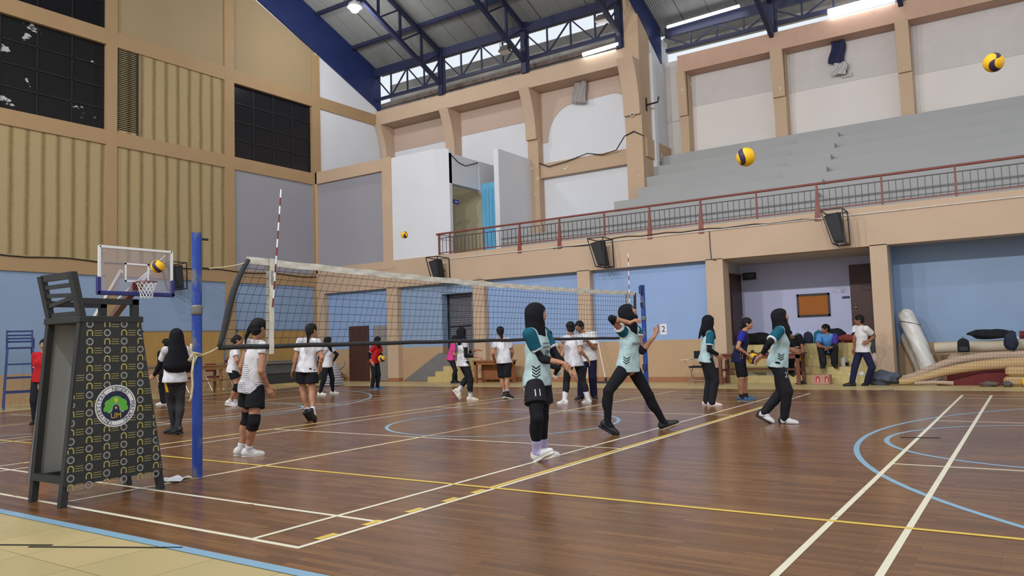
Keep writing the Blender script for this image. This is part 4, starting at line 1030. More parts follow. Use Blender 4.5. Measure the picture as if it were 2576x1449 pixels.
# ---- wooden bench by the end wall with red chairs behind it
t = thing('wooden_bench', 'long honey-coloured wooden bench table by the end wall behind the net post', 'bench', (-20.5, 14.5, 0))
q = MB(); q.bbox((-20.75,12.95,.80), (-20.3,16.1,.84), .008); q.build('top', OAK, t, world=True)
q = MB(); q.box((-20.72,13.0,.70), (-20.68,16.05,.80)); q.box((-20.36,13.0,.70), (-20.32,16.05,.80)); q.build('apron', OAK, t, world=True)
q = MB(); q.bbox((-20.7,13.0,.36), (-20.34,16.05,.40), .006); q.build('shelf', OAK, t, world=True)
for y in (13.05, 14.5, 15.98):
    for x in (-20.68, -20.37):
        q = MB(); q.box((x-.03,y-.035,0), (x+.03,y+.035,.80)); q.build('leg', OAK, t, world=True)
def red_chair(x, y, rz, label):
    t = thing('folding_chair', label, 'chair', (x, y, 0), rz, 'red chairs behind the wooden bench')
    q = MB(); q.bbox((-.2,-.2,.43), (.2,.2,.48), .015); q.build('seat', REDP, t)
    q = MB(); q.bbox((-.2,-.22,.62), (.2,-.18,.86), .015); q.build('backrest', REDP, t)
    for s in (-1, 1):
        q = MB(); q.tube([(s*.2,.22,0), (s*.2,-.16,.5), (s*.2,-.22,.86)], .011, 6); q.build('leg', CHR, t)
        q = MB(); q.tube([(s*.18,-.24,0), (s*.18,.18,.45)], .011, 6); q.build('leg', CHR, t)
    return t
rc = red_chair(-21.35, 13.35, -PI/2, 'dark red folding chair behind the wooden bench, nearest the patterned chair')
dup(rc, (-21.35, 14.15, 0), label='dark red folding chair behind the wooden bench, second along from the patterned chair')
dup(rc, (-21.35, 14.95, 0), label='dark red folding chair behind the wooden bench, third along from the patterned chair')
dup(rc, (-21.35, 15.75, 0), label='dark red folding chair behind the wooden bench, nearest the corner of the hall')
q = crumple(0, (.13,.22,.1), None, seed=3); q.build('sports_bag', REDP, loc=(-20.52,15.0,.94), smooth=True, label='dark red bag lying on the honey-coloured bench', cat='bag')
q = crumple(0, (.12,.18,.09), None, seed=5); q.build('sports_bag', REDP, loc=(-20.52,13.7,.93), smooth=True, label='dark red bag lying near the left end of the honey-coloured bench', cat='bag')
t = thing('storage_bench', 'low dark grey storage bench along the end wall', 'bench', (-21.6, 17.9, 0))
q = MB(); q.box((-22.0,16.75,.0), (-21.35,19.6,.40)); q.build('base', DGB, t, world=True)
q = MB(); q.box((-21.95,16.8,.42), (-21.4,19.55,.76)); q.build('front_panel', MGB, t, world=True)
q = MB(); q.bbox((-22.02,16.72,.76), (-21.32,19.65,.80), .008); q.build('top', MATS['galvanised_steel'], t, world=True)
q = MB(); q.box((-22.0,16.6,0), (-21.05,19.8,.09)); q.build('plinth', STEPT, t, world=True)
# stacked white trays
TR = mat('white_tray_plastic', (206,206,216), .4, .08)
for k in range(9):
    r0 = .36-.028*k; q = MB(); q.lathe([(r0*.86,0),(r0,.03),(r0+.02,.062),(r0+.02,.072),(r0-.01,.07),(r0-.03,.03),(.001,.022)], n=26)
    q.build('plastic_tray', TR, loc=(-19.2+.012*(k % 3), 17.9-.01*(k % 2), .001+.085*k), smooth=True, auto=35, label='white plastic tray in the stack near the corner, %s' % ['at the bottom','second from the bottom','third from the bottom','fourth from the bottom','in the middle','fourth from the top','third from the top','second from the top','on top'][k], cat='tray', group='white trays stacked near the corner')
t = thing('bucket', 'red plastic bucket against the tan wall beside the dark brown door', 'bucket', (-20.75, 19.9, 0)); RB = mat('red_bucket_plastic', (150,34,34), .4)
t.location = (-21.25, 20.0, 0)
q = MB(); q.lathe([(.15,0),(.21,.30),(.225,.31),(.225,.325),(.195,.31),(.14,.02),(.001,.02)], n=24); q.build('pail', RB, t, smooth=True, auto=40)
q = MB(); q.tube([(.215*math.cos(a),.03*math.sin(a*1.0),.30+.0*a) if False else (.22*math.cos(a), .05, .30+.16*math.sin(a)) for a in [PI*k/10 for k in range(11)]], .006, 6); q.build('handle', CHR, t)
q = MB(); q.bbox((-.08,-.212,.15), (.08,-.198,.22), .004); q.build('sticker', WHT, t)
q = MB(); q.bar((0,0,0), (.42,.06,.26), .05, .02); q.bar((.40,.05,.2), (.44,.1,.42), .06, .03); q.build('dustpan', MATS['grey_worn_cement'], loc=(-21.3,19.95,.30), label='grey brown dustpan stick lying across the red bucket', cat='dustpan')
# ---- orange-brown table under the stair column
def table(name, label, x0, x1, y0, y1, h, m, rail):
    t = thing(name, label, 'table', ((x0+x1)/2, (y0+y1)/2, 0))
    q = MB(); q.bbox((x0-.05,y0-.04,h-.04), (x1+.05,y1+.04,h), .008); q.build('table_top', m, t, world=True)
    q = MB(); q.box((x0,y0,h-.13), (x1,y0+.025,h-.04)); q.box((x0,y1-.025,h-.13), (x1,y1,h-.04)); q.box((x0,y0,h-.13), (x0+.025,y1,h-.04)); q.box((x1-.025,y0,h-.13), (x1,y1,h-.04)); q.build('apron', m, t, world=True)
    for x in (x0+.04, x1-.04):
        for y in (y0+.04, y1-.04):
            q = MB(); q.box((x-.04,y-.04,0), (x+.04,y+.04,h-.04)); q.build('leg', m, t, world=True)
    q = MB()
    for z in rail: q.box((x0+.03,y1-.06,z), (x1-.03,y1-.03,z+.05)); q.box((x0+.03,y0+.03,z), (x0+.06,y1-.03,z+.05)); q.box((x1-.06,y0+.03,z), (x1-.03,y1-.03,z+.05))
    q.build('stretcher', m, t, world=True); return t
t = table('wooden_table', 'orange-brown wooden table with a solid back panel beside the beige stair', -14.62, -13.36, 19.5, 19.95, .70, ORW, (.1,))
q = MB(); q.box((-14.58,19.88,.1), (-13.4,19.9,.62)); q.build('back_panel', ORW, t, world=True)
t = table('wooden_table', 'long reddish-brown wooden table in front of the lobby steps', -6.78, -4.78, 19.45, 20.05, .77, BRW, (.33,))
q = MB(); q.box((-6.74,20.0,.36), (-6.70,20.04,.70)); q.box((-5.62,20.0,.36), (-5.56,20.04,.70)); q.build('slat', BRW, t, world=True)
# ---- mop
t = thing('floor_mop', 'wide floor mop with a white handle leaning on the tan wall', 'mop', (-10.24, 19.85, 0))
q = MB(); q.cyl((-10.22,19.85,.07), (-10.62,20.13,1.47), .016, 10); q.build('handle', MATS['white_enamel'], t, world=True)
q = MB(); q.bar((-10.21,19.85,.02), (-10.22,19.85,.16), .05, .05); q.build('joint', BMET, t, world=True)
q = MB(); q.bbox((-10.72,19.78,0.0), (-9.72,19.94,.05), .015); q.build('head', DGB, t, world=True)
# ---- folding tablet chair
t = thing('folding_chair', 'chrome folding chair with a black seat and a pale writing tablet', 'chair', (-7.35, 19.55, 0), math.radians(0))
q = MB(); q.bbox((-.2,-.2,.43), (.2,.2,.475), .02); q.build('seat', MATS['black_fabric'], t)
q = MB(); q.bbox((-.19,.2,.66), (.19,.235,.86), .015); q.build('backrest', MATS['black_fabric'], t)
for s in (-1, 1):
    q = MB(); q.tube([(s*.2,-.2,0.0), (s*.2,.18,.5), (s*.2,.23,.86)], .012, 6); q.build('leg', CHR, t)
    q = MB(); q.tube([(s*.18,.24,0), (s*.18,-.17,.44)], .012, 6); q.build('leg', CHR, t)
q = MB(); q.tube([(-.2,-.14,.45), (-.3,-.24,.64), (-.2,.2,.64)], .010, 6); q.build('arm', CHR, t)
q = MB(); q.bbox((-.36,-.36,.64), (-.12,.06,.655), .004); q.build('writing_tablet', mat('pale_laminate', (214,204,186), .5), t)
q = MB(); q.tube([(-.2,-.1,.1), (.2,-.1,.1)], .01, 6); q.build('rung', CHR, t)
# ---- footwear on and around the steps
def shoe_mb(L=.27):
    q = MB()
    def f(u, v):
        a = 2*PI*v; w_ = .043*(1-.35*abs(u-.35)**1.2)*(1 if u < .97 else .6); h = .085-.055*min(1, max(0, (u-.35)/.45)) if u > .35 else .085
        endk = math.sqrt(max(0, 1-abs(2*u-1)**6)); return ((u-.5)*L, w_*math.cos(a)*endk, max(.0, .5*h+.5*h*math.sin(a)*endk)*1.0+.0)
    q.grid(f, 18, 16); return q
def sneaker(loc, rz, m, label, group, sole=WHT):
    t = thing('sneaker', label, 'shoe', loc, rz, group); shoe_mb().build('upper', m, t, smooth=True)
    q = MB(); q.prism([(-.135,-.03,0),(-.1,-.04,0),(.06,-.046,0),(.12,-.03,0),(.135,0,0),(.12,.03,0),(.06,.046,0),(-.1,.04,0),(-.135,.03,0)], (0,0,.026)); q.build('sole', sole, t)
    return t
WSN = mat('white_shoe_leather', (230,228,226), .5, .06, 20); BSN = mat('black_shoe_leather', (30,30,32), .6)
TZ = .7705
sneaker((-5.12,19.62,TZ), 2.6, WSN, 'white sneaker on the reddish-brown table, nearer the seated person', 'white sneakers on the table')
sneaker((-5.0,19.78,TZ), 2.9, WSN, 'white sneaker on the reddish-brown table, behind the other one', 'white sneakers on the table')
sneaker((-3.76,20.34,.191), 2.4, WSN, 'white sneaker on the lowest lobby step behind the white polo person', 'white sneakers on the lobby step')
sneaker((-3.58,20.36,.191), 2.3, WSN, 'white sneaker on the lowest lobby step, closer to the tan column', 'white sneakers on the lobby step')
def sandal(loc, rz, label, group=None, m=BSN):
    t = thing('sandal', label, 'shoe', loc, rz, group)
    q = MB(); q.prism([(-.13,-.03,0),(-.09,-.042,0),(.06,-.048,0),(.12,-.034,0),(.138,0,0),(.12,.034,0),(.06,.048,0),(-.09,.042,0),(-.13,.03,0)], (0,0,.024)); q.build('footbed', m, t)
    q = MB(); q.grid(lambda u, v: (.0+.075*u, .048*math.cos(PI*v), .024+.052*math.sin(PI*v)), 3, 10); o = q.build('strap', m, t, smooth=True); o.modifiers.new('t', 'SOLIDIFY').thickness = .006
    return t
sandal((-5.98,19.62,TZ), .4, 'black sandal on the reddish-brown table, left of its pair', 'black sandals on the table'); sandal((-5.66,19.68,TZ), .2, 'black sandal on the reddish-brown table, right of its pair', 'black sandals on the table')
sandal((-4.84,19.75,0), .1, 'black sandal on the floor beside the brown table leg')
sandal((-3.24,20.34,.191), 1.9, 'black sandal on the lowest lobby step against the tan column', 'black sandals on the step'); sandal((-3.36,20.47,.191), 1.8, 'black sandal on the lowest lobby step next to the white sneakers', 'black sandals on the step')
sneaker((-5.7,20.36,.191), .3, WSN, 'pale sneaker on the lobby step under the table, near its middle', 'pale shoes under the table'); sneaker((-6.2,20.36,.191), .1, WSN, 'pale sneaker on the lobby step under the table, near the hall corner side', 'pale shoes under the table')
# ---- cardboard box
t = thing('cardboard_box', 'pink-brown cardboard box with red logos on the floor before the steps', 'box', (-4.39, 19.9, 0)); CB = mat('pinkish_cardboard', (186,140,120), .8, .12, 5)
q = MB(); q.box((-.215,-.14,0), (.215,.14,.22)); q.build('carton', CB, t, bevel=.004)
RP = mat('red_box_print', (176,40,44), .7)
for x in (-.05, .155):
    q = MB(); q.box((x-.045,-.1425,.05), (x+.045,-.1405,.16)); o = q.build('logo_print', RP, t)
    vs, fs = text_mb('g', .11); q = MB(); q.add([(x+v[0], -.1435, .115+v[1]) for v in vs], fs); q.build('logo_letter', WHT, o)
    q = MB(); q.box((x-.04,-.1425,.175), (x+.04,-.1405,.19)); q.build('print_bar', RP, t)
# ---- bags along the lobby wall (on the top step)
def backpack(loc, rz, m, label, sc=1.0, tilt=0.0, pocket=None):
    t = thing('backpack', label, 'bag', loc, rz)
    q = MB()
    def f(u, v):
        a = 2*PI*v; z = u; w_ = .17*(1-.18*z**3)*(math.sqrt(max(.02, 1-max(0, (z-.72)/.28)**2)) if z > .72 else 1)*(.86+.14*min(1, z*6)); d_ = .10*(1-.25*z**2)*(math.sqrt(max(.02, 1-max(0, (z-.72)/.28)**2)) if z > .72 else 1)
        c, s_ = math.cos(a), math.sin(a); e = .55; return (sc*w_*math.copysign(abs(c)**e, c), sc*(d_*math.copysign(abs(s_)**e, s_)+tilt*z*.4), sc*.44*z)
    q.grid(f, 16, 24); q.add([f(0, k/24) for k in range(24)], [tuple(range(24))]); q.build('shell', m, t, smooth=True, auto=50)
    q = MB(); q.bbox((-.12*sc,-.135*sc,.04*sc), (.12*sc,-.085*sc,.19*sc), .02*sc); q.build('front_pocket', pocket or m, t)
    q = MB(); q.tube([(-.03*sc,.0+tilt*.17*sc,.43*sc), (-.02*sc,.0+tilt*.18*sc,.475*sc), (.02*sc,.0+tilt*.18*sc,.475*sc), (.03*sc,.0+tilt*.17*sc,.43*sc)], .008*sc, 6); q.build('grab_handle', m, t)
    for s_ in (-1, 1):
        q = MB(); q.tube([(s_*.08*sc,.10*sc,.40*sc), (s_*.10*sc,.15*sc,.25*sc), (s_*.10*sc,.10*sc,.05*sc)], .012*sc, 6); q.build('shoulder_strap', m, t)
    return t
NVB = mat('navy_bag_cloth', (36,42,62), .8, .15, 12); TEALB = mat('teal_bag_cloth', (34,98,122), .8, .12, 12); GRYB = mat('grey_bag_cloth', (110,122,128), .8, .12, 12)
SZ = .961
q = crumple(0, (.42,.16,.17), None, seed=11, amp=.12); q.build('duffel_bag', BLACKF, loc=(-6.5,22.08,SZ+.165), smooth=True, label='black duffel bag on the top step behind the player in navy', cat='bag')
q = crumple(0, (.30,.16,.10), None, seed=12, amp=.15); q.build('jacket', BLACKF, loc=(-5.78,21.9,SZ+.095), smooth=True, label='black jacket heap on the top step beside the black duffel bag', cat='jacket')
backpack((-5.15,22.08,SZ), .1, NVB, 'navy backpack on the top step behind the seated person in black', .72)
backpack((-5.42,22.1,SZ), -.1, GRYB, 'grey-blue backpack on the top step next to the navy backpack', .66)
backpack((-4.88,22.12,SZ), .15, TEALB, 'teal backpack on the top step beside the black rounded bag', .78)
q = crumple(0, (.27,.15,.20), None, seed=13, amp=.1); q.build('sports_bag', BLACKF, loc=(-4.42,21.9,SZ+.19), smooth=True, label='black rounded bag on the top step behind the person in the blue polo', cat='bag')
backpack((-3.80,22.05,SZ), .2, BLACKF, 'black backpack on the top step against the right lobby door', 1.0)
q = crumple(0, (.36,.17,.11), None, seed=14, amp=.14); q.build('jacket', mat('brick_red_cloth', (140,58,50), .85, .15, 8), loc=(-3.95,21.6,SZ+.105), smooth=True, label='brick-red jacket lying on the top step beside the blue polo person', cat='jacket')
q = crumple(0, (.14,.12,.24), None, seed=15, amp=.1); q.build('sports_bag', mat('slate_bag_cloth', (64,66,76), .8, .15, 10), loc=(-3.28,20.98,.571+.23), smooth=True, label='slate grey bag on the step half behind the person in white polo', cat='bag')
q = crumple(0, (.13,.12,.16), None, seed=16, amp=.16); q.build('plastic_bag', mat('white_carrier_plastic', (214,196,190), .4, .12, 10), loc=(-3.25,20.72,.381+.155), smooth=True, label='white plastic carrier bag on the second lobby step by the column', cat='bag')
q = MB(); q.lathe([(.04,0),(.045,.02),(.045,.18),(.02,.22),(.02,.25),(.001,.25)], n=16); q.build('water_bottle', mat('blue_bottle_plastic', (70,96,134), .3), loc=(-5.28,21.8,SZ), smooth=True, label='blue water bottle standing before the navy backpack', cat='bottle')
backpack((-3.98,20.66,.381), 1.2, mat('cream_black_cloth', (190,184,176), .8, .2, 6), 'small cream and black bag on the step beside the blue polo person', .55, pocket=BLACKF)
# black stool-like bag standing under the table end
q = MB(); q.bbox((-6.98,19.5,0), (-6.82,19.75,.42), .03); q.build('sports_bag', BLACKF, label='upright black bag on the floor at the left end of the brown table', cat='bag')
# ---- mats and rolls in the last bay
def weave(name, c, c2, sc):
    m = bpy.data.materials.new(name); m.use_nodes = True; N = m.node_tree.nodes; L = m.node_tree.links; b = N['Principled BSDF']; b.inputs['Roughness'].default_value = .85
    tc = N.new('ShaderNodeTexCoord'); wv = N.new('ShaderNodeTexWave'); wv.bands_direction = 'X'; wv.inputs['Scale'].default_value = sc; wv.inputs['Distortion'].default_value = .6; L.new(tc.outputs['Object'], wv.inputs['Vector'])
    w2 = N.new('ShaderNodeTexWave'); w2.bands_direction = 'Z'; w2.inputs['Scale'].default_value = sc*.8; L.new(tc.outputs['Object'], w2.inputs['Vector'])
    s_ = math_node(N, L, 'MULTIPLY', wv.outputs['Fac'], w2.outputs['Fac']); rp = N.new('ShaderNodeValToRGB'); L.new(s_, rp.inputs['Fac']); rp.color_ramp.elements[0].color = rgb(c2); rp.color_ramp.elements[1].color = rgb(c); rp.color_ramp.elements[1].position = .5
    L.new(rp.outputs['Color'], b.inputs['Base Color']); return m
PLM = weave('pinkish_plaid_mat', (190,166,144), (170,144,124), 5.0); TANM = weave('tan_woven_mat', (196,166,122), (176,144,102), 6.0); CRM = mat('cream_mat', (200,186,164), .85, .1, 6); MAR = mat('maroon_carpet', (112,46,48), .95, .15, 12, bump=.3, bscale=80)
def roll(name, label, pts, r, m, end=None, cat='mat'):
    t = thing(name, label, cat, pts[0])
    q = MB(); sp = []
    P_ = [V(p) for p in pts]
    for i in range(len(P_)-1):
        for k in range(6): 
            a = P_[max(0, i-1)]; b, c = P_[i], P_[i+1]; d = P_[min(len(P_)-1, i+2)]; u = k/6
            sp.append(.5*((2*b)+(c-a)*u+(2*a-5*b+4*c-d)*u*u+(3*b-a-3*c+d)*u**3))
    sp.append(P_[-1]); rr = [r[0]+(r[1]-r[0])*i/(len(sp)-1) for i in range(len(sp))] if isinstance(r, tuple) else r
    q.tube(sp, rr, 18); q.build('roll', m, t, smooth=True, auto=50, world=True)
    e = MB(); d = (sp[0]-sp[1]).normalized(); r0 = rr[0] if isinstance(rr, list) else rr; e.cyl(sp[0]-d*.02, sp[0]+d*.012, r0*.86, 16); e.build('rolled_end', end or m, t, world=True)
    return t
roll('rolled_mat', 'tan woven mat rolled up in front of the maroon carpet', [(-2.62,19.5,.075), (-2.3,19.55,.12), (-1.7,19.62,.30), (-1.1,19.66,.41), (-.4,19.7,.46), (.6,19.74,.47)], (.07,.14), TANM)
roll('rolled_mat', 'pinkish plaid mat rolled up and draped behind the tan woven one', [(-2.68,19.86,.09), (-2.3,19.9,.2), (-1.8,19.95,.43), (-1.3,20.0,.56), (-.6,20.02,.62), (.6,20.02,.64)], (.085,.10), PLM)
roll('rolled_mat', 'cream rolled mat with a maroon core lying at the back of the pile', [(-1.98,20.62,.80), (-1.2,20.62,.82), (0.8,20.62,.84)], .125, CRM, MAR)
roll('rolled_mat', 'thin plaid mat roll lying flat on the floor under the tan woven one', [(-2.3,19.42,.05), (-1.9,19.42,.07), (-1.55,19.44,.05)], (.035,.045), PLM)
t = MB(); t.prism([(-1.9,19.57,.0), (.6,19.57,0), (.6,19.57,.31), (-1.0,19.57,.26), (-1.5,19.57,.12)], (0,.6,0)); t.build('folded_carpet', MAR, label='maroon folded carpet under the rolled mats', cat='carpet')
t = MB(); t.bbox((-1.75,20.3,0), (.9,20.95,.34), .06); t.build('folded_carpet', MAR, label='maroon carpet slab at the back carrying the cream rolled mat', cat='carpet')
t = MB(); t.bbox((-1.7,20.3,.342), (.9,20.9,.66), .06); t.build('folded_mat', PLM, label='plaid folded mat between the maroon slab and the cream roll', cat='mat')
t = MB(); t.cyl((.9,20.66,1.055),(-.30,20.66,1.055),.085,16); t.build('rolled_carpet', MAR, smooth=True, auto=50, label='maroon rolled carpet on top of the cream mat at the frame edge', cat='carpet')
for k, (z, lb) in enumerate(((.0,'lower'),(.205,'upper'))):
    q = MB(); q.bbox((-.62+.04*k,19.28,z+.001), (.3,19.56,z+.2), .05); q.build('folded_mat', TANM, label='%s tan folded mat lying before the maroon carpet at the frame edge' % lb, cat='mat')
# white wrapped roll leaning on the column, and a beige one behind it
def wrapped(name, label, a, b, r, m, m2=None):
    t = thing(name, label, 'roll', a); a, b = V(a), V(b); d = (b-a).normalized(); u = d.cross(V((0,1,0))).normalized(); w_ = d.cross(u); L_ = (b-a).length; q = MB()
    def f(s, v):
        an = 2*PI*v; k = 1+.04*math.sin(an*3+s*9)+.03*math.sin(an*7+s*23)+(0.10*math.sin(an*5+s*40)*max(0, s-.8)*5); rr = r*k*(1 if s < .9 else math.sqrt(max(.05, 1-((s-.9)/.1)**2)))
        return tuple(a+d*(s*L_)+u*(rr*math.cos(an))+w_*(rr*math.sin(an)))
    q.grid(f, 40, 28); q.add([f(0, k/28) for k in range(28)], [tuple(range(28))]); q.build('wrapping', m, t, smooth=True, world=True)
    if m2: q = MB(); q.tube([tuple(a+d*(L_*.80)+u*(r*1.06*math.cos(x))+w_*(r*1.06*math.sin(x))+d*(.12*math.cos(x))) for x in [2*PI*k/20 for k in range(20)]], .006, 5, closed=True); q.build('tie_string', m2, t, world=True)
wrapped('wrapped_roll', 'white plastic-wrapped roll leaning in the corner beside the tan column', (-2.02,20.55,.02), (-2.60,20.80,1.74), .185, mat('white_wrap_plastic', (214,210,204), .28, .08, 5), BMET)
wrapped('wrapped_roll', 'slim beige roll leaning behind the white wrapped one', (-2.28,20.95,.01), (-2.70,21.12,1.15), .09, CRM)
# bags on the mats
backpack((-1.36,20.12,.70), .1, BLACKF, 'black backpack standing on the rolled mats', .72, pocket=MATS['charcoal_speaker_grille'])
q = crumple(0, (.42,.15,.115), None, seed=21, amp=.16); q.build('sports_bag', BLACKF, loc=(-.85,20.55,1.09), smooth=True, label='long black sports bag on the cream rolled mat', cat='bag')
q = crumple(0, (.13,.10,.20), None, seed=22, amp=.14); q.build('jacket', NVB, loc=(-.45,19.98,.93), smooth=True, label='navy jacket with a red mark hanging over the plaid mat', cat='jacket')
q = crumple(0, (.10,.08,.05), None, seed=23, amp=.2); q.build('towel', WHT, loc=(-.40,20.3,.98), smooth=True, label='small white towel beside the navy jacket', cat='towel')
q = crumple(0, (.30,.17,.15), None, seed=31, amp=.32, n=12); q.build('cloth_bundle', mat('blue_grey_cloth', (84,90,104), .85, .25, 12), loc=(-2.95,19.58,.145), smooth=True, label='blue-grey cloth bundle on the floor at the foot of the tan column', cat='cloth')
q = crumple(0, (.17,.08,.05), None, seed=32, amp=.3); q.build('cloth_bundle', mat('taupe_cloth', (108,92,86), .85, .2, 12), loc=(-.87,19.18,.05), smooth=True, label='small taupe cloth on the tiles in front of the maroon carpet', cat='cloth')
q = crumple(0, (.09,.08,.06), None, seed=33, amp=.2); q.build('cloth_bundle', mat('grey_felt', (96,92,92), .9, .2, 12), loc=(-.55,19.14,.06), smooth=True, label='small grey felt lump on the tiles next to the tan folded mats', cat='cloth')
# ---- papers and cardboard at the near post
q = MB()
def sheet(u, v): return (-7.18+.24*u+.02*math.sin(v*7), 4.38+.20*v+.03*u, .008+.03*abs(math.sin(u*5+v*4))*(.4+.6*v))
q.grid(sheet, 10, 10); o = q.build('crumpled_paper', mat('white_crumpled_paper', (222,224,228), .7, .06, 12), smooth=True, label='crumpled white paper on the floor beside the foot of the near post', cat='paper'); o.modifiers.new('t', 'SOLIDIFY').thickness = .003
q = MB(); q.grid(lambda u, v: (-7.14+.16*u, 4.60+.07*v, .006+.025*math.sin(PI*u)*math.sin(PI*v)), 6, 6); o = q.build('cardboard_scrap', mat('brown_cardboard', (158,122,88), .85, .1, 10), smooth=True, label='brown cardboard scrap at the foot of the near net post', cat='cardboard'); o.modifiers.new('t', 'SOLIDIFY').thickness = .003
# =================================================================== PEOPLE (bodies and clothes as smooth implicit surfaces)
from mathutils.bvhtree import BVHTree
FPX = 1948.56
_Mw = np.array([list(_r2), list(_u2), list(_f)])
CAMP = np.array([0, 0, 1.25])
def ray(px, py): return _Mw.T @ np.array([(px-1288)/FPX, -(py-724.5)/FPX, 1.0])
def at(px, py, depth): return CAMP+ray(px, py)*depth
def floor_pt(px, py, z=0.0):
    r = ray(px, py); return CAMP+r*((z-1.25)/r[2])
def depth_of(p): return float(_Mw[2] @ (np.asarray(p, float)-CAMP))
def nrm(v): v = np.asarray(v, float); return v/max(1e-9, np.linalg.norm(v))
def axis_coords(lo, hi, h, fine, hf):
    cs = [lo]; x = lo
    while x < hi:
        st_ = h
        for a, b in fine:
            if a-h*0.5 <= x < b: st_ = hf; break
        x += st_; cs.append(x)
    return np.array(cs)
class Field:
    def __init__(s, lo, hi, h, fine=(), hf=None):
        s.ax = [axis_coords(lo[i], hi[i], h, [(f[0][i], f[1][i]) for f in fine], hf or h) for i in range(3)]
        s.F = np.full([len(a) for a in s.ax], 0.5, np.float32); s.h = h
    def sub(s, lo, hi):
        sl = []
        for i in range(3):
            a = max(0, int(np.searchsorted(s.ax[i], lo[i]))-1); b = min(len(s.ax[i]), int(np.searchsorted(s.ax[i], hi[i]))+1)
            if b <= a: return None, None
            sl.append(slice(a, b))
        X = s.ax[0][sl[0]][:, None, None]; Y = s.ax[1][sl[1]][None, :, None]; Z = s.ax[2][sl[2]][None, None, :]
        return tuple(sl), (X, Y, Z)
    def put(s, pr, o=0.0, k=0.02, mode='u'):
        m = k+2.5*s.h+abs(o)
        lo, hi = pr.bbox(); sl, P = s.sub(lo-m, hi+m)
        if sl is None: return
        d = pr.d(*P)-o; f = s.F[sl]
        if mode == 'u':
            h = np.clip(0.5+0.5*(f-d)/k, 0, 1); s.F[sl] = (f*(1-h)+d*h-k*h*(1-h)).astype(np.float32)
        elif mode == 's':
            d = -d; h = np.clip(0.5-0.5*(f-d)/k, 0, 1); s.F[sl] = (f*(1-h)+d*h+k*h*(1-h)).astype(np.float32)
    def clip(s, p, n, k=0.004):
        X = s.ax[0][:, None, None]; Y = s.ax[1][None, :, None]; Z = s.ax[2][None, None, :]
        d = (X-p[0])*n[0]+(Y-p[1])*n[1]+(Z-p[2])*n[2]
        s.F = np.maximum(s.F, d).astype(np.float32)
    def join(s, g, k=0.012):
        h = np.clip(0.5+0.5*(s.F-g)/k, 0, 1); s.F = (s.F*(1-h)+g*h-k*h*(1-h)).astype(np.float32)
    def folds(s, amp, fx=28, seed=0, vert=0.6):
        X = s.ax[0][:, None, None]; Y = s.ax[1][None, :, None]; Z = s.ax[2][None, None, :]; q = seed*1.7
        n = np.sin(fx*(X*0.8+Y*0.5)+9*Z*vert+q+1.5*np.sin(7*Z+q))*0.5+np.sin(fx*0.55*(Z*1.3+X*0.6-Y*0.4)+q*2+2*np.sin(11*X+q))*0.6+0.4*np.sin(fx*1.3*(Z*0.9-X*0.5+Y*.7)+q)
        s.F = (s.F+amp*n).astype(np.float32)
    def mesh(s):
        F = s.F; ax = s.ax; ng = (F < 0)
        c = np.zeros([n-1 for n in F.shape], np.uint8)
        for i in (0, 1):
            for j in (0, 1):
                for k in (0, 1):
                    c += ng[i:F.shape[0]-1+i, j:F.shape[1]-1+j, k:F.shape[2]-1+k]
        I, J, K = np.nonzero((c > 0) & (c < 8)); n = len(I)
        if n == 0: return np.zeros((0, 3)), np.zeros((0, 4), int)
        idx = np.full(c.shape, -1, np.int32); idx[I, J, K] = np.arange(n)
        acc = np.zeros((n, 3)); cnt = np.zeros(n)
        base = [I, J, K]
        for a in range(3):
            b1, b2 = [q for q in range(3) if q != a]
            for u in (0, 1):
                for v in (0, 1):
                    p0 = [base[0].copy(), base[1].copy(), base[2].copy()]; p0[b1] += u; p0[b2] += v
                    p1 = [q.copy() for q in p0]; p1[a] += 1
                    f0 = F[p0[0], p0[1], p0[2]]; f1 = F[p1[0], p1[1], p1[2]]
                    w = (f0 < 0) != (f1 < 0)
                    t = np.where(w, f0/np.where(w, f0-f1, 1), 0)
                    pos = np.stack([ax[q][p0[q]] for q in range(3)], 1)
                    pos[:, a] = ax[a][p0[a]]*(1-t)+ax[a][p1[a]]*t
                    acc += pos*w[:, None]; cnt += w
        vs = acc/cnt[:, None]
        fs = []
        for a in range(3):
            b, d = (a+1) % 3, (a+2) % 3
            sl0 = [slice(None)]*3; sl1 = [slice(None)]*3
            sl0[a] = slice(0, -1); sl1[a] = slice(1, None)
            for q in (b, d): sl0[q] = slice(1, -1); sl1[q] = slice(1, -1)
            n0, n1 = ng[tuple(sl0)], ng[tuple(sl1)]
            e = np.nonzero(n0 != n1); flip = n0[e]
            g = [e[0].copy(), e[1].copy(), e[2].copy()]; g[b] += 1; g[d] += 1
            def cell(ob, od):
                h = [q.copy() for q in g]; h[b] -= ob; h[d] -= od
                return idx[h[0], h[1], h[2]]
            quad = np.stack([cell(1, 1), cell(0, 1), cell(0, 0), cell(1, 0)], 1)
            quad[~flip] = quad[~flip][:, ::-1]
            fs.append(quad)
        return vs, np.concatenate(fs)
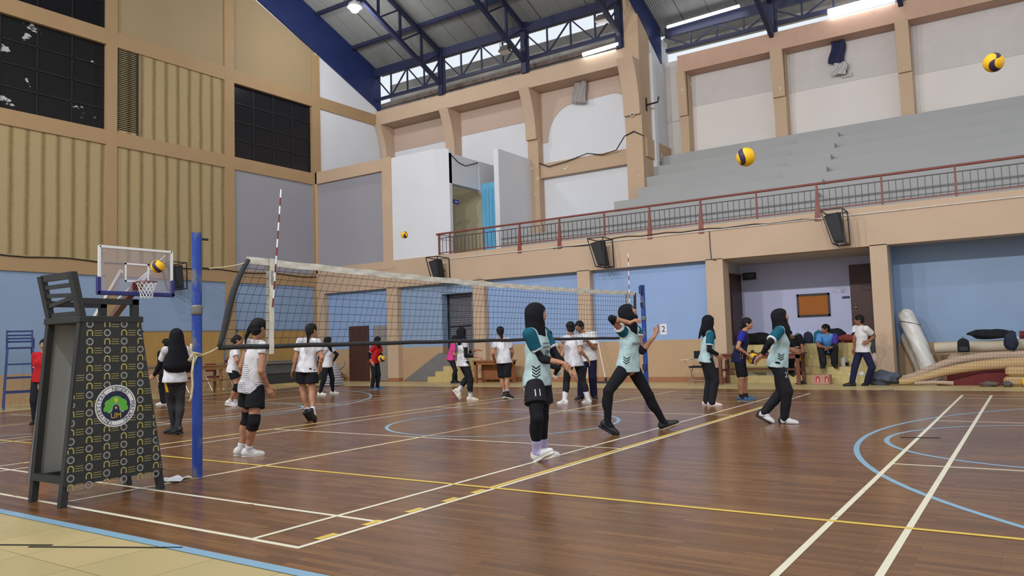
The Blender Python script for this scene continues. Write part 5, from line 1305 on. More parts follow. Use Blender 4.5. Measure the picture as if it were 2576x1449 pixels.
class Cone:
    def __init__(s, a, b, r1, r2, u=None, sc=1.0): s.a = np.asarray(a, float); s.b = np.asarray(b, float); s.r1 = r1; s.r2 = r2; s.u = u; s.sc = sc
    def bbox(s):
        r = max(s.r1, s.r2)*max(1, s.sc); return np.minimum(s.a, s.b)-r, np.maximum(s.a, s.b)+r
    def d(s, X, Y, Z):
        ba = s.b-s.a; L = ba@ba+1e-12
        px, py, pz = X-s.a[0], Y-s.a[1], Z-s.a[2]
        t = np.clip((px*ba[0]+py*ba[1]+pz*ba[2])/L, 0, 1)
        vx, vy, vz = px-t*ba[0], py-t*ba[1], pz-t*ba[2]
        if s.u is not None:
            w = (vx*s.u[0]+vy*s.u[1]+vz*s.u[2])*(1/s.sc-1); vx = vx+w*s.u[0]; vy = vy+w*s.u[1]; vz = vz+w*s.u[2]
        return np.sqrt(vx*vx+vy*vy+vz*vz)-(s.r1+t*(s.r2-s.r1))
class Ell:
    def __init__(s, c, A, r): s.c = np.asarray(c, float); s.A = np.asarray(A, float); s.r = np.asarray(r, float)
    def bbox(s):
        e = np.sqrt(((s.A*s.r[:, None])**2).sum(0)); return s.c-e, s.c+e
    def d(s, X, Y, Z):
        x, y, z = X-s.c[0], Y-s.c[1], Z-s.c[2]
        q = [x*a[0]+y*a[1]+z*a[2] for a in s.A]
        k0 = np.sqrt(sum((q[i]/s.r[i])**2 for i in range(3)))
        k1 = np.sqrt(sum((q[i]/s.r[i]**2)**2 for i in range(3)))+1e-9
        return np.where(k0 < 0.3, (k0-1)*s.r.min(), k0*(k0-1)/k1)
def ik(a, t, l1, l2, pole, stretch=1.06):
    a, t, pole = np.asarray(a, float), np.asarray(t, float), np.asarray(pole, float)
    v = t-a; L = np.linalg.norm(v); d = v/max(L, 1e-9)
    if L > (l1+l2)*0.998:
        g = min(L/((l1+l2)*0.998), stretch); l1 *= g; l2 *= g
        if L > (l1+l2)*0.999: L = (l1+l2)*0.999; t = a+d*L
    if L < abs(l1-l2)+0.02: L = abs(l1-l2)+0.02; t = a+d*L
    x = (l1*l1-l2*l2+L*L)/(2*L); h = math.sqrt(max(0, l1*l1-x*x))
    n = pole-a; n = n-d*(n@d); n = nrm(n) if np.linalg.norm(n) > 1e-6 else nrm(np.cross(d, [0.3, 0.2, 0.9]))
    return a+d*x+n*h, t
SKIN = mat('warm_brown_skin', (178,128,100), 0.55, 0.06, 8, spec=0.3); SKIN_M = mat('brown_skin', (146,100,76), 0.55, 0.06, 8, spec=0.3)
LIPM = mat('lip_skin', (150,84,78), 0.5); HAIRM = mat('black_hair', (22,20,21), 0.65, 0.3, 60, spec=0.25, bump=.6, bscale=70); EYEW = mat('eye_white', (214,206,198), 0.35)
def mk(name, vs, fs, mats, parent, base, mi=None):
    me = bpy.data.meshes.new(name)
    vs = np.asarray(vs, np.float32)-np.asarray(base, np.float32)
    me.vertices.add(len(vs)); me.vertices.foreach_set('co', vs.ravel())
    me.loops.add(4*len(fs)); me.loops.foreach_set('vertex_index', np.asarray(fs, np.int32).ravel())
    me.polygons.add(len(fs)); me.polygons.foreach_set('loop_start', np.arange(0, 4*len(fs), 4, dtype=np.int32))
    me.polygons.foreach_set('loop_total', np.full(len(fs), 4, np.int32))
    for m in (mats if isinstance(mats, (list, tuple)) else [mats]): me.materials.append(m)
    if mi is not None: me.polygons.foreach_set('material_index', np.asarray(mi, np.int32))
    me.polygons.foreach_set('use_smooth', np.ones(len(fs), bool))
    me.update(calc_edges=True); me.validate()
    o = bpy.data.objects.new(name, me); COL.objects.link(o)
    if parent is not None: o.parent = parent
    return o
def bounds(prims, m):
    lo = np.min([p.bbox()[0] for p in prims], 0)-m; hi = np.max([p.bbox()[1] for p in prims], 0)+m
    return lo, hi

class Person:
    """joints are given as (px, py, dd): where the joint is seen and how much deeper than the feet it lies"""
    def __init__(s, label, foot, H, rel, pel, neck, head, look=None, pitch=0, male=False, fine=False, z0=0.0, skin=None, group=None, slim=1.0, stand=True, ext=.985):
        s._legs = {}; s._arms = {}; s.stand = stand; s.ext = ext
        s.H = H; s.male = male; s.h = 0.0105 if fine else 0.0135; s.hf = 0.0052 if fine else 0.0075; s.fine = fine; s.w = slim
        s.base = floor_pt(foot[0], foot[1], z0); s.D = depth_of(s.base)
        s.va = math.atan2(s.base[1], s.base[0])
        s.root = thing('person', label, 'person', tuple(s.base))
        if group: s.root['group'] = group
        J = lambda q: at(q[0], q[1], s.D+(q[2] if len(q) > 2 else 0))
        s.J = J
        s.P = J(pel); s.N = J(neck)
        T = s.N-s.P; s.T = nrm(T); s.L = np.linalg.norm(T)
        s.N = s.P+s.T*min(max(s.L, 0.27*H), 0.335*H); s.L = np.linalg.norm(s.N-s.P)
        a = s.va+math.radians(rel); f = np.array([math.cos(a), math.sin(a), 0]); s.f = nrm(f-s.T*(f@s.T)); s.r = np.cross(s.f, s.T)
        s.fh = f; s.rh = np.array([math.sin(a), -math.cos(a), 0])
        hc = J(head); v = hc-s.N; ln = np.linalg.norm(v)
        s.Hc = s.N+nrm(v)*min(max(ln, 0.092*H), 0.112*H)
        la = s.va+math.radians(rel if look is None else look); pt = math.radians(pitch)
        hf = np.array([math.cos(la)*math.cos(pt), math.sin(la)*math.cos(pt), math.sin(pt)]); hr = np.array([math.sin(la), -math.cos(la), 0]); s.hA = np.array([hr, hf, np.cross(hr, hf)])
        sw = (0.112 if male else 0.100)*H
        s.S = {1: s.N-s.T*0.028*H+s.r*sw, -1: s.N-s.T*0.028*H-s.r*sw}
        s.Hp = {q: s.P-s.T*0.012*H+s.r*(q*0.050*H) for q in (1, -1)}
        s.arm = {}; s.leg = {}; s.hand = {}; s.foot = {}
        s.mats = skin or (SKIN_M if male else SKIN)
    def head_pt(s, x, y, z): return s.Hc+(s.hA[0]*x+s.hA[1]*y+s.hA[2]*z)*s.H
    def set_arm(s, side, wrist, elbow=None, hd=None, pn=None, curl=0.5, spread=0.0): s._arms[side] = (wrist, elbow, hd, pn, curl, spread)
    def _arm(s, side, wrist, elbow, hd, pn, curl, spread):
        H = s.H; S = s.S[side]
        pole = s.J(elbow) if elbow is not None else S-s.f*0.3*H-s.T*0.3*H+s.r*side*0.1*H
        E, W_ = ik(S, s.J(wrist), 0.172*H, 0.148*H, pole)
        s.arm[side] = (S, E, W_)
        fd = nrm(W_-E); hd = fd if hd is None else nrm(s.J(hd)-W_)
        pn = np.asarray(pn, float) if pn is not None else -s.r*side
        pn = nrm(pn-hd*(pn@hd)); s.hand[side] = (hd, pn, curl, spread)
    def set_leg(s, side, ankle, knee=None, toe=None, tp=0.0, lift=False):
        """toe: yaw relative to the picture like rel; tp: toe pitch in degrees, up positive; a foot that is not lifted is set down on the ground"""
        s._legs[side] = (s.J(ankle), None if knee is None else s.J(knee), toe, tp, lift)
        a = math.atan2(s.fh[1], s.fh[0]) if toe is None else s.va+math.radians(toe)
        t = math.radians(tp); d = np.array([math.cos(a)*math.cos(t), math.sin(a)*math.cos(t), math.sin(t)]); s.foot[side] = d
    def solve(s):
        H = s.H; k = H*(1.06 if s.male else 1.0); A = {}
        for q, (P_, kn, toe, tp, lift) in s._legs.items():
            B = P_.copy(); d = s.foot[q]; n = np.cross(nrm(np.cross(d, [0,0,1])), d)
            low = min((-n*.0440*k-d*.044*k)[2], (-n*.0440*k+d*.108*k)[2])
            if not lift: B[2] = s.base[2]-low+.001
            A[q] = B
        LL = .481*H
        if s.stand:
            # lift or lower the hips until the straighter leg is almost stretched
            for _ in range(30):
                ext = max(np.linalg.norm(s.Hp[q]-A[q])/LL for q in A if not s._legs[q][4])
                if ext < s.ext-.004: dz = .006
                elif ext > s.ext+.012: dz = -.006
                else: break
                s.P = s.P+np.array([0,0,dz]); s.Hp = {q: s.Hp[q]+np.array([0,0,dz]) for q in s.Hp}
            L = np.linalg.norm(s.N-s.P)
            if L < .285*H or L > .325*H:
                g = (.285*H if L < .285*H else .325*H)-L; sh_ = nrm(s.N-s.P)*g
                s.N = s.N+sh_; s.Hc = s.Hc+sh_; s.S = {q: s.S[q]+sh_ for q in s.S}
        for q in A:
            kn = s._legs[q][1]; pole = kn if kn is not None else s.Hp[q]+s.fh*.6*H-np.array([0,0,.1])
            K, B = ik(s.Hp[q], A[q], .245*H, .236*H, pole, 1.10); s.leg[q] = (s.Hp[q], K, B)
        for q, a_ in s._arms.items(): s._arm(q, *a_)
    # ---- primitive lists
    def torso(s):
        H, P, T, f, r, w = s.H, s.P, s.T, s.f, s.r, s.w; A = np.array([r, f, T]); m = s.male
        o = [Ell(P+T*0.0, A, np.array([.088 if m else .093, .066, .078])*H*w), Ell(P+T*.105*H, A, np.array([.080 if m else .072, .060 if m else .054, .085])*H*w),
             Ell(s.N-T*.105*H+f*.004*H, A, np.array([.096 if m else .084, .067 if m else .060, .100])*H*w), Cone(s.S[1]-r*.012*H, s.S[-1]+r*.012*H, .030*H, .030*H),
             Cone(s.N-T*.004*H, s.S[1], .030*H, .026*H), Cone(s.N-T*.004*H, s.S[-1], .030*H, .026*H)]
        for q in (1, -1):
            o.append(Ell(P-T*.022*H-f*.034*H+r*(q*.040*H), A, np.array([.038, .035, .045])*H))
            if not m: o.append(Ell(s.N-T*.112*H+f*.042*H+r*(q*.036*H), A, np.array([.033, .022, .034])*H))
        return o
    def armp(s, q, u=(.0275,.0225), fa=(.0235,.0150)):
        S, E, W_ = s.arm[q]; H = s.H; g = 1.12 if s.male else 1.0
        return [Cone(S, E, u[0]*H*g, u[1]*H*g), Cone(E, W_, fa[0]*H*g, fa[1]*H*g), Ell(E+(W_-E)*.28, np.eye(3), np.array([.0245]*3)*H*g)]
    def legp(s, q):
        A_, K, B = s.leg[q]; H = s.H; d = nrm(B-K); bk = nrm(-s.foot[q]-d*(-s.foot[q]@d))
        return [Cone(A_, K, .052*H, .0345*H), Cone(K, B, .0335*H, .0205*H), Ell(K+d*.075*H+bk*.010*H, np.array([nrm(np.cross(d, bk)), bk, d]), np.array([.031, .032, .075])*H), Cone(K-d*.01*H-bk*.008*H, K+d*.015*H-bk*.008*H, .026*H, .024*H)]
    def handp(s, q):
        H = s.H; W_ = s.arm[q][2]; hd, pn, curl, spr = s.hand[q]; lat = np.cross(hd, pn)*q   # towards the thumb
        k = 1.07 if s.male else 1.0; o = []
        o.append((Cone(W_-hd*.004*H, W_+hd*.050*H*k, .0125*H*k, .0115*H*k, lat, 1.85), .008))
        fl_ = (.040, .046, .043, .034); rf_ = .0056*H*k
        for i in range(4):
            off = (1.5-i)*.0112*H*k; b = W_+hd*(.050-.004*abs(i-1.2))*H*k+lat*off
            dirn = nrm(hd+lat*(1.5-i)*(.05+spr)); pnn = pn; c = curl*(0.9+.12*i); pts = [b]
            for sgm, fr in enumerate((.45, .31, .24)):
                an = c*(sgm+.6)*.75; dd = dirn*math.cos(an)+pnn*math.sin(an); pts.append(pts[-1]+dd*fl_[i]*H*k*fr*1.12)
            for j in range(3): o.append((Cone(pts[j], pts[j+1], rf_*(1-.08*j), rf_*(.92-.08*j)), .003))
        b = W_+hd*.016*H*k+lat*.016*H*k; d1 = nrm(hd*.72+lat*.62+pn*.35); m_ = b+d1*.026*H*k; d2 = nrm(hd*.9+lat*.2+pn*.40*(.4+curl)); o.append((Cone(b-d1*.008*H, m_, .0085*H*k, .0066*H*k), .006)); o.append((Cone(m_, m_+d2*.024*H*k, .0064*H*k, .0054*H*k), .003))
        return o
    def headp(s):
        H = s.H; A = s.hA; p = s.head_pt; e = lambda x, y, z, a, b, c: Ell(p(x, y, z), A, np.array([a, b, c])*H)
        return [(e(0,-.004,.017,.0455,.0565,.0500), .004), (e(0,.014,-.020,.0370,.0385,.0450), .014), (e(0,.033,-.053,.0150,.0140,.0125), .012), (e(.017,.026,-.018,.018,.022,.022), .01), (e(-.017,.026,-.018,.018,.022,.022), .01),
                (Cone(p(0,.0505,.004), p(0,.0590,-.0145), .0048*H, .0078*H), .006), (e(.0075,.0545,-.0175,.0055,.006,.005), .004), (e(-.0075,.0545,-.0175,.0055,.006,.005), .004),
                (e(0,.0515,-.0315,.0135,.0058,.0035), .004), (e(0,.0500,-.0365,.0115,.0058,.0040), .004),
                (e(.0460,-.004,-.004,.0050,.0130,.0185), .003), (e(-.0460,-.004,-.004,.0050,.0130,.0185), .003)]
    def build_body(s):
        s.solve()
        H = s.H; pr = [(p, .024) for p in s.torso()]
        nb_ = s.head_pt(0, -.012, -.030); pr.append((Cone(s.N-s.T*.02*H, nb_, .034*H, .030*H), .016))
        pr += s.headp()
        for q in (1, -1):
            pr += [(p, .014) for p in s.armp(q)]+[(p, .016) for p in s.legp(q)]
            B = s.leg[q][2]; d = s.foot[q]; dn = nrm(np.cross(np.cross(d, [0, 0, 1]), d)); pr.append((Cone(B-dn*.022*H-d*.018*H, B-dn*.026*H+d*.085*H, .021*H, .014*H), .012))
        fine = []; hp = s.head_pt(0, .02, 0); fine.append((hp-.105*H, hp+.095*H))
        hands = []
        for q in (1, -1):
            hq = s.handp(q); hands += hq; b_ = bounds([x[0] for x in hq], .01); fine.append(b_)
        pr_all = [x[0] for x in pr]+[x[0] for x in hands]
        lo, hi = bounds(pr_all, .03); F = Field(lo, hi, s.h, fine, s.hf)
        for p, k in pr: F.put(p, 0, k)
        for p, k in hands: F.put(p, 0, k)
        for q in (1, -1): F.put(Ell(s.head_pt(q*.0185, .0550, .0035), s.hA, np.array([.0110, .0060, .0062])*H), 0, .006, 's')
        for q in (1, -1): F.put(Ell(s.head_pt(q*.0180, .0445, .0030), s.hA, np.array([.0082, .0070, .0066])*H), 0, .002)
        vs, fs = F.mesh()
        c = vs[fs].mean(1); l = (c-s.Hc) @ s.hA.T / H; mi = np.zeros(len(fs), int)
        ey = (np.abs(np.abs(l[:, 0])-.0180) < .0066) & (np.abs(l[:, 2]-.0026) < .0028) & (l[:, 1] > .0455); mi[ey] = 2
        ir = ey & (np.abs(np.abs(l[:, 0])-.0180) < .0046); mi[ir] = 3
        bw = (np.abs(np.abs(l[:, 0])-.0195) < .0125) & (np.abs(l[:, 2]-(.0150-.10*np.abs(np.abs(l[:, 0])-.018))) < .0028) & (l[:, 1] > .032); mi[bw] = 3
        lp = ((l[:, 0]/.0150)**2+((l[:, 2]+.0338)/.0062)**2 < 1) & (l[:, 1] > .04); mi[lp] = 1
        s.body = mk('body', vs, fs, [s.mats, LIPM, EYEW, HAIRM], s.root, s.base, mi)
    def part(s, name, prims, m, o=0.0, k=.018, clips=(), subs=(), fold=0.0, fx=28, seed=0, h=None, mi_fn=None, label=None):
        lo, hi = bounds([p for p in prims], .035+o); F = Field(lo, hi, h or s.h*1.05)
        for p in prims: F.put(p, o, k)
        if fold: F.folds(fold, fx, seed)
        for p, n in clips: F.clip(p, n)
        for p in subs: F.put(p, 0, .006, 's')
        vs, fs = F.mesh()
        if len(fs) == 0: return None
        mi = mi_fn(vs[fs].mean(1)) if mi_fn else None
        ob = mk(name, vs, fs, m, s.root, s.base, mi)
        if label: ob['label'] = label
        s.last = (vs, fs); return ob
    # ---- garments
    def shirt(s, m, hem=.02, o=.013, fold=.0060, seed=1, flare=.012, name='shirt', r=1.0):
        H = s.H; A = np.array([s.r, s.f, s.T]); T, f = s.T, s.f; tor = s.torso(); dn = -T*.7+np.array([0,0,-1])*.3
        hemp = s.P+dn*hem*H; g = s.w*r*(1.06 if s.male else 1.0)
        pr = tor[1:6]+[t for t in tor[6:] if t.r[1] < .03*H]
        pr.append(Cone(s.N-T*.115*H+f*.004*H, s.P+T*.09*H, .061*H*g, .062*H*g, s.r, 1.34))
        pr.append(Cone(s.P+T*.09*H, s.P+dn*(hem+.05)*H-f*.004*H, .062*H*g, (.073+flare)*H*g, s.r, 1.34))
        for q in (1, -1): pr.append(Ell(s.P-T*.015*H-f*.026*H+s.r*(q*.038*H), A, np.array([.050,.048,.060])*H))
        cl = [(hemp, nrm(dn))]
        for q in (1, -1): cl.append((s.S[q]+s.r*q*.026*H, s.r*q))
        return s.part(name, pr, m, o, .022, cl, [Ell(s.N+T*.055*H, A, np.array([.042, .046, .052])*H)], fold, 26, seed)
    def sleeve(s, q, m, end=.62, r=(.0445,.0400), o=0.0, cuff=None, fold=.0014, name='sleeve'):
        S, E, W_ = s.arm[q]; H = s.H; d = nrm(E-S); e = S+(E-S)*end; g = 1.1 if s.male else 1.0
        pr = [Cone(S-s.r*q*.006*H, e+d*.02*H, r[0]*H*g, r[1]*H*g)]
        fn = (lambda c: (((c-e) @ d) > -.013*H).astype(int)) if cuff else None
        return s.part(name, pr, [m, cuff] if cuff else m, o, .015, [(e, d)], (), fold, 40, q, mi_fn=fn)
    def long_sleeve(s, q, m, end=.72, o=.0055):
        S, E, W_ = s.arm[q]; d = nrm(W_-E); return s.part('long_sleeve', s.armp(q), m, o, .014, [(E+(W_-E)*end, d)], (), .0012, 45, q)
    def pants(s, m, o=.007, end=.97, name='trousers', fold=.002, r=None, seed=2, loose=None):
        H = s.H; A = np.array([s.r, s.f, s.T]); pr = [Ell(s.P+s.T*.01*H, A, np.array([.090,.066,.075])*H*s.w)]
        for q in (1, -1):
            pr.append(Ell(s.P-s.T*.022*H-s.f*.034*H+s.r*(q*.040*H), A, np.array([.040,.038,.047])*H))
        cl = [(s.P+s.T*.045*H, s.T)] if s.stand else []
        for q in (1, -1):
            a, K, B = s.leg[q]; d = nrm(B-K)
            if loose: pr += [Cone(a, K, .052*H, loose[0]*H), Cone(K, B-d*.006*H, loose[0]*H, loose[1]*H)]
            else:
                lp = s.legp(q); pr += [lp[0], lp[3], lp[2], Cone(K, K+(B-K)*end, .0335*H, (.0335+(.0205-.0335)*end)*H)]
        return s.part(name, pr, m, o, .016, cl, (), fold, 34, seed)
    def shorts(s, m, frac=.55, o=.014, fold=.003, flare=.012, name='shorts', below=0.0):
        H = s.H; A = np.array([s.r, s.f, s.T]); pr = [Ell(s.P+s.T*.01*H, A, np.array([.092,.068,.075])*H*s.w)]; obs = None
        F_lo, F_hi = None, None
        for q in (1, -1):
            pr.append(Ell(s.P-s.T*.022*H-s.f*.034*H+s.r*(q*.040*H), A, np.array([.040,.038,.047])*H))
        ends = []
        for q in (1, -1):
            a, K, B = s.leg[q]; d = nrm(K-a)
            if frac <= 1: e = a+(K-a)*frac; pr.append(Cone(a, e, .054*H, (.054-.012*frac+flare)*H)); ends.append((e, d))
            else:
                pr.append(Cone(a, K, .054*H, .042*H+flare*H)); e = K+(B-K)*(frac-1); pr.append(Cone(K, e, .040*H+flare*H, .037*H+flare*H)); ends.append((e, nrm(B-K)))
        lo, hi = bounds(pr, .05); F = Field(lo, hi, s.h*1.05)
        G = np.full(F.F.shape, .5, np.float32)
        for p in pr[:3]: F.put(p, o, .016)
        base = F.F.copy()
        for i, q in enumerate((1, -1)):
            F.F = np.full(G.shape, .5, np.float32)
            for p in (pr[3:4] if i == 0 else pr[4:5]) if frac <= 1 else (pr[3:5] if i == 0 else pr[5:7]): F.put(p, o, .012)
            F.clip(*ends[i]); G = np.minimum(G, F.F)
        F.F = base; F.join(G, .014); F.folds(fold, 30, 3); F.clip(s.P+s.T*.045*H, s.T) if s.stand else None
        vs, fs = F.mesh(); s.last = (vs, fs)
        return mk(name, vs, fs, m, s.root, s.base)
    def kneepad(s, q, m, o=.010, a_=.10, b_=.42):
        A_, K, B = s.leg[q]; d = nrm(B-K); u = nrm(K-A_); H = s.H
        return s.part('knee_pad', s.legp(q)[:3:2]+[Cone(A_+(K-A_)*.6, K, .040*H, .035*H), Cone(K, K+d*.1*H, .035*H, .032*H), s.legp(q)[3]], m, o, .012, [(K-u*a_*.5*H, -u), (K+d*.062*H, d)], (), .001, 50, q)
    def sock(s, q, m, top=.62, o=.005, stripe=None):
        A_, K, B = s.leg[q]; d = nrm(B-K); H = s.H; e = K+(B-K)*top
        fn = (lambda c: ((((c-e) @ d) > .008) & (((c-e) @ d) < .022) | (((c-e) @ d) > .034) & (((c-e) @ d) < .044)).astype(int)) if stripe else None
        return s.part('sock', [Cone(K+(B-K)*.5, B, .029*H, .0215*H), Cone(B, B+s.foot[q]*.03*H-np.array([0,0,.018])*H, .022*H, .02*H)], [m, stripe] if stripe else m, o, .01, [(e, -d)], (), .0008, 60, q, h=.009, mi_fn=fn)
    def shoe(s, q, m, sole, accent=None, slipper=False):
        H = s.H; B = s.leg[q][2]; d = s.foot[q]; r_ = nrm(np.cross(d, [0,0,1])); n = np.cross(r_, d); k = H*(1.06 if s.male else 1.0)
        c0 = B-n*.0315*k; heel = c0-d*.030*k; toe = c0+d*.096*k; A = np.array([r_, d, n])
        hh = .0085 if s.fine else .0105
        pr = [Cone(heel+n*.010*k, toe-n*.004*k, .0205*k, .0185*k, n, .95), Ell(c0+d*.060*k+n*.002*k, A, np.array([.0265,.046,.0215])*k), Ell(c0-d*.018*k+n*.018*k, A, np.array([.0225,.030,.030])*k), Cone(c0+d*.002*k+n*.034*k, c0+d*.052*k+n*.012*k, .017*k, .0165*k)]
        bot = c0-n*.0125*k
        def fn(c):
            l = (c-c0) @ A.T / k
            return ((l[:, 1] < -.028) | ((np.abs(l[:, 0]) > .014) & (np.abs((l[:, 1]-.02)-1.1*(l[:, 2]-.01)) < .005))).astype(int)
        sh_ = s.part('shoe', pr, [m, accent] if accent else m, .002, .012, [(bot, -n)], (), 0, h=hh, mi_fn=fn if accent else None)
        so = [Cone(heel-n*.018*k, toe-n*.020*k, .0245*k, .0215*k, n, .75), Ell(c0+d*.062*k-n*.016*k, A, np.array([.0300,.046,.014])*k), Ell(c0-d*.022*k-n*.016*k, A, np.array([.0265,.030,.014])*k)]
        lo, hi = bounds(so, .02); F = Field(lo, hi, hh*.8)
        for p in so: F.put(p, 0, .008)
        F.clip(bot+n*.001, n); F.clip(c0-n*.0290*k, -n); vs, fs = F.mesh()
        if len(fs): o = mk('sole', vs, fs, sole, sh_, s.base)
    def hijab(s, m, drop=.10, back=.0, wide=1.0, tail=None, seed=4):
        H = s.H; p = s.head_pt; A = s.hA; TA = np.array([s.r, s.f, s.T])
        pr = [Ell(p(0,-.008,.017), A, np.array([.0590,.0680,.0600])*H), Ell(p(0,.000,-.020), A, np.array([.0560,.0540,.056])*H),
              Cone(p(0,-.016,-.020), s.N+s.T*.008*H-s.f*.006*H, .053*H, .054*H, s.r, 1.10),
              Cone(s.N+s.T*.02*H, s.N-s.T*.03*H, .050*H, .054*H*wide, s.r, 1.35)]
        if not back: pr.append(Cone(p(0,-.024,.0), s.N-s.T*.035*H-s.f*.030*H, .050*H, .040*H, s.r, 1.25))
        if back: pr += [Cone(p(0,-.018,-.01), s.N-s.T*.02*H-s.f*.020*H, .052*H, .062*H, s.r, 1.3), Cone(s.N-s.T*.02*H-s.f*.020*H, s.N-s.T*back*H-s.f*.030*H, .062*H, .066*H*wide, s.r, 1.55)]
        if drop > .05: pr.append(Cone(s.N+s.f*.030*H, s.N-s.T*drop*H+s.f*.050*H, .036*H, .030*H, s.r, 1.5*wide))
        else: pr.append(Cone(p(0,.012,-.050), s.N-s.T*drop*H+s.f*.046*H, .034*H, .016*H, s.r, 1.3))
        if tail is not None: pr += [Cone(p(0,-.05,-.02), s.J(tail[0]), .030*H, .020*H), Cone(s.J(tail[0]), s.J(tail[1]), .020*H, .008*H)]
        sub = [Ell(p(0,.070,-.010), A, np.array([.0345,.0440,.0470])*H)]
        return s.part('hijab', pr, m, 0, .02, (), sub, .0018, 38, seed, h=s.h*.8)
    def hair(s, kind='short', tail=None, bun=None, m=None):
        H = s.H; p = s.head_pt; A = s.hA
        pr = [Ell(p(0,-.008,.022), A, np.array([.0530,.0630,.0570])*H), Ell(p(0,-.030,-.008), A, np.array([.0470,.0370,.044])*H)]
        if kind != 'short': pr.append(Ell(p(0,-.036,-.022), A, np.array([.036,.026,.030])*H))
        if bun: pr.append(Ell(p(*bun), A, np.array([.026,.028,.026])*H))
        if tail is not None:
            pts = [p(0,-.055,.022)]+[s.J(t) for t in tail]
            for i in range(len(pts)-1): pr.append(Cone(pts[i], pts[i+1], (.022-.005*i)*H, (.020-.007*i if i < 2 else .006)*H))
        hl_ = .028 if kind == 'short' else .034
        sub = [Ell(p(0,.070,-.006), A, np.array([.043,.047,hl_+.004])*H), Ell(p(0,.03,-.05), A, np.array([.06,.05,.036])*H)]
        for q in (1, -1): sub.append(Ell(p(q*.052,.006,-.012), A, np.array([.016,.018,.022])*H))
        return s.part('hair', pr, m or HAIRM, 0, .012, (), sub, .0012, 70, 5, h=s.h*.75)
    def decal(s, name, mesh, o, u, v, dirn, polys, m, parent, lift=.003):
        """lay flat marks on a garment: each mark point is dropped along dirn on to the cloth"""
        vs, fs = mesh; bvh = BVHTree.FromPolygons([tuple(x) for x in vs], [tuple(int(i) for i in f) for f in fs])
        u, v, dirn = nrm(u), nrm(v), nrm(dirn); q = MB()
        for pts, faces in polys:
            out = []; ok = True
            for x, y in pts:
                st_ = np.asarray(o)+u*x+v*y-dirn*.25
                hit = bvh.ray_cast(V(st_), V(dirn), 0.5)
                if hit[0] is None: ok = False; break
                out.append(V(hit[0])-V(dirn)*lift)
            if ok: q.add([tuple(p-V(s.base)) for p in out], faces)
        if q.f: return q.build(name, m, parent)
def strip_poly(pts, w, n=6):
    out = []
    for (x0, y0), (x1, y1) in zip(pts[:-1], pts[1:]):
        for k in range(n):
            a, b = k/n, (k+1)/n; xa, ya, xb, yb = x0+(x1-x0)*a, y0+(y1-y0)*a, x0+(x1-x0)*b, y0+(y1-y0)*b
            out.append(([(xa, ya-w/2), (xb, yb-w/2), (xb, yb+w/2), (xa, ya+w/2)], [(0,1,2,3)]))
    return out
def chevrons(n, w, hgt, gap, th):
    out = []
    for i in range(n):
        y = -i*gap
        out += strip_poly([(-w/2, y), (0, y-hgt), (w/2, y)], th)
    return out
def word_poly(t, size):
    vs, fs = text_mb(t, size); return [([(vs[i][0], vs[i][1]) for i in f], [tuple(range(len(f)))]) for f in fs]
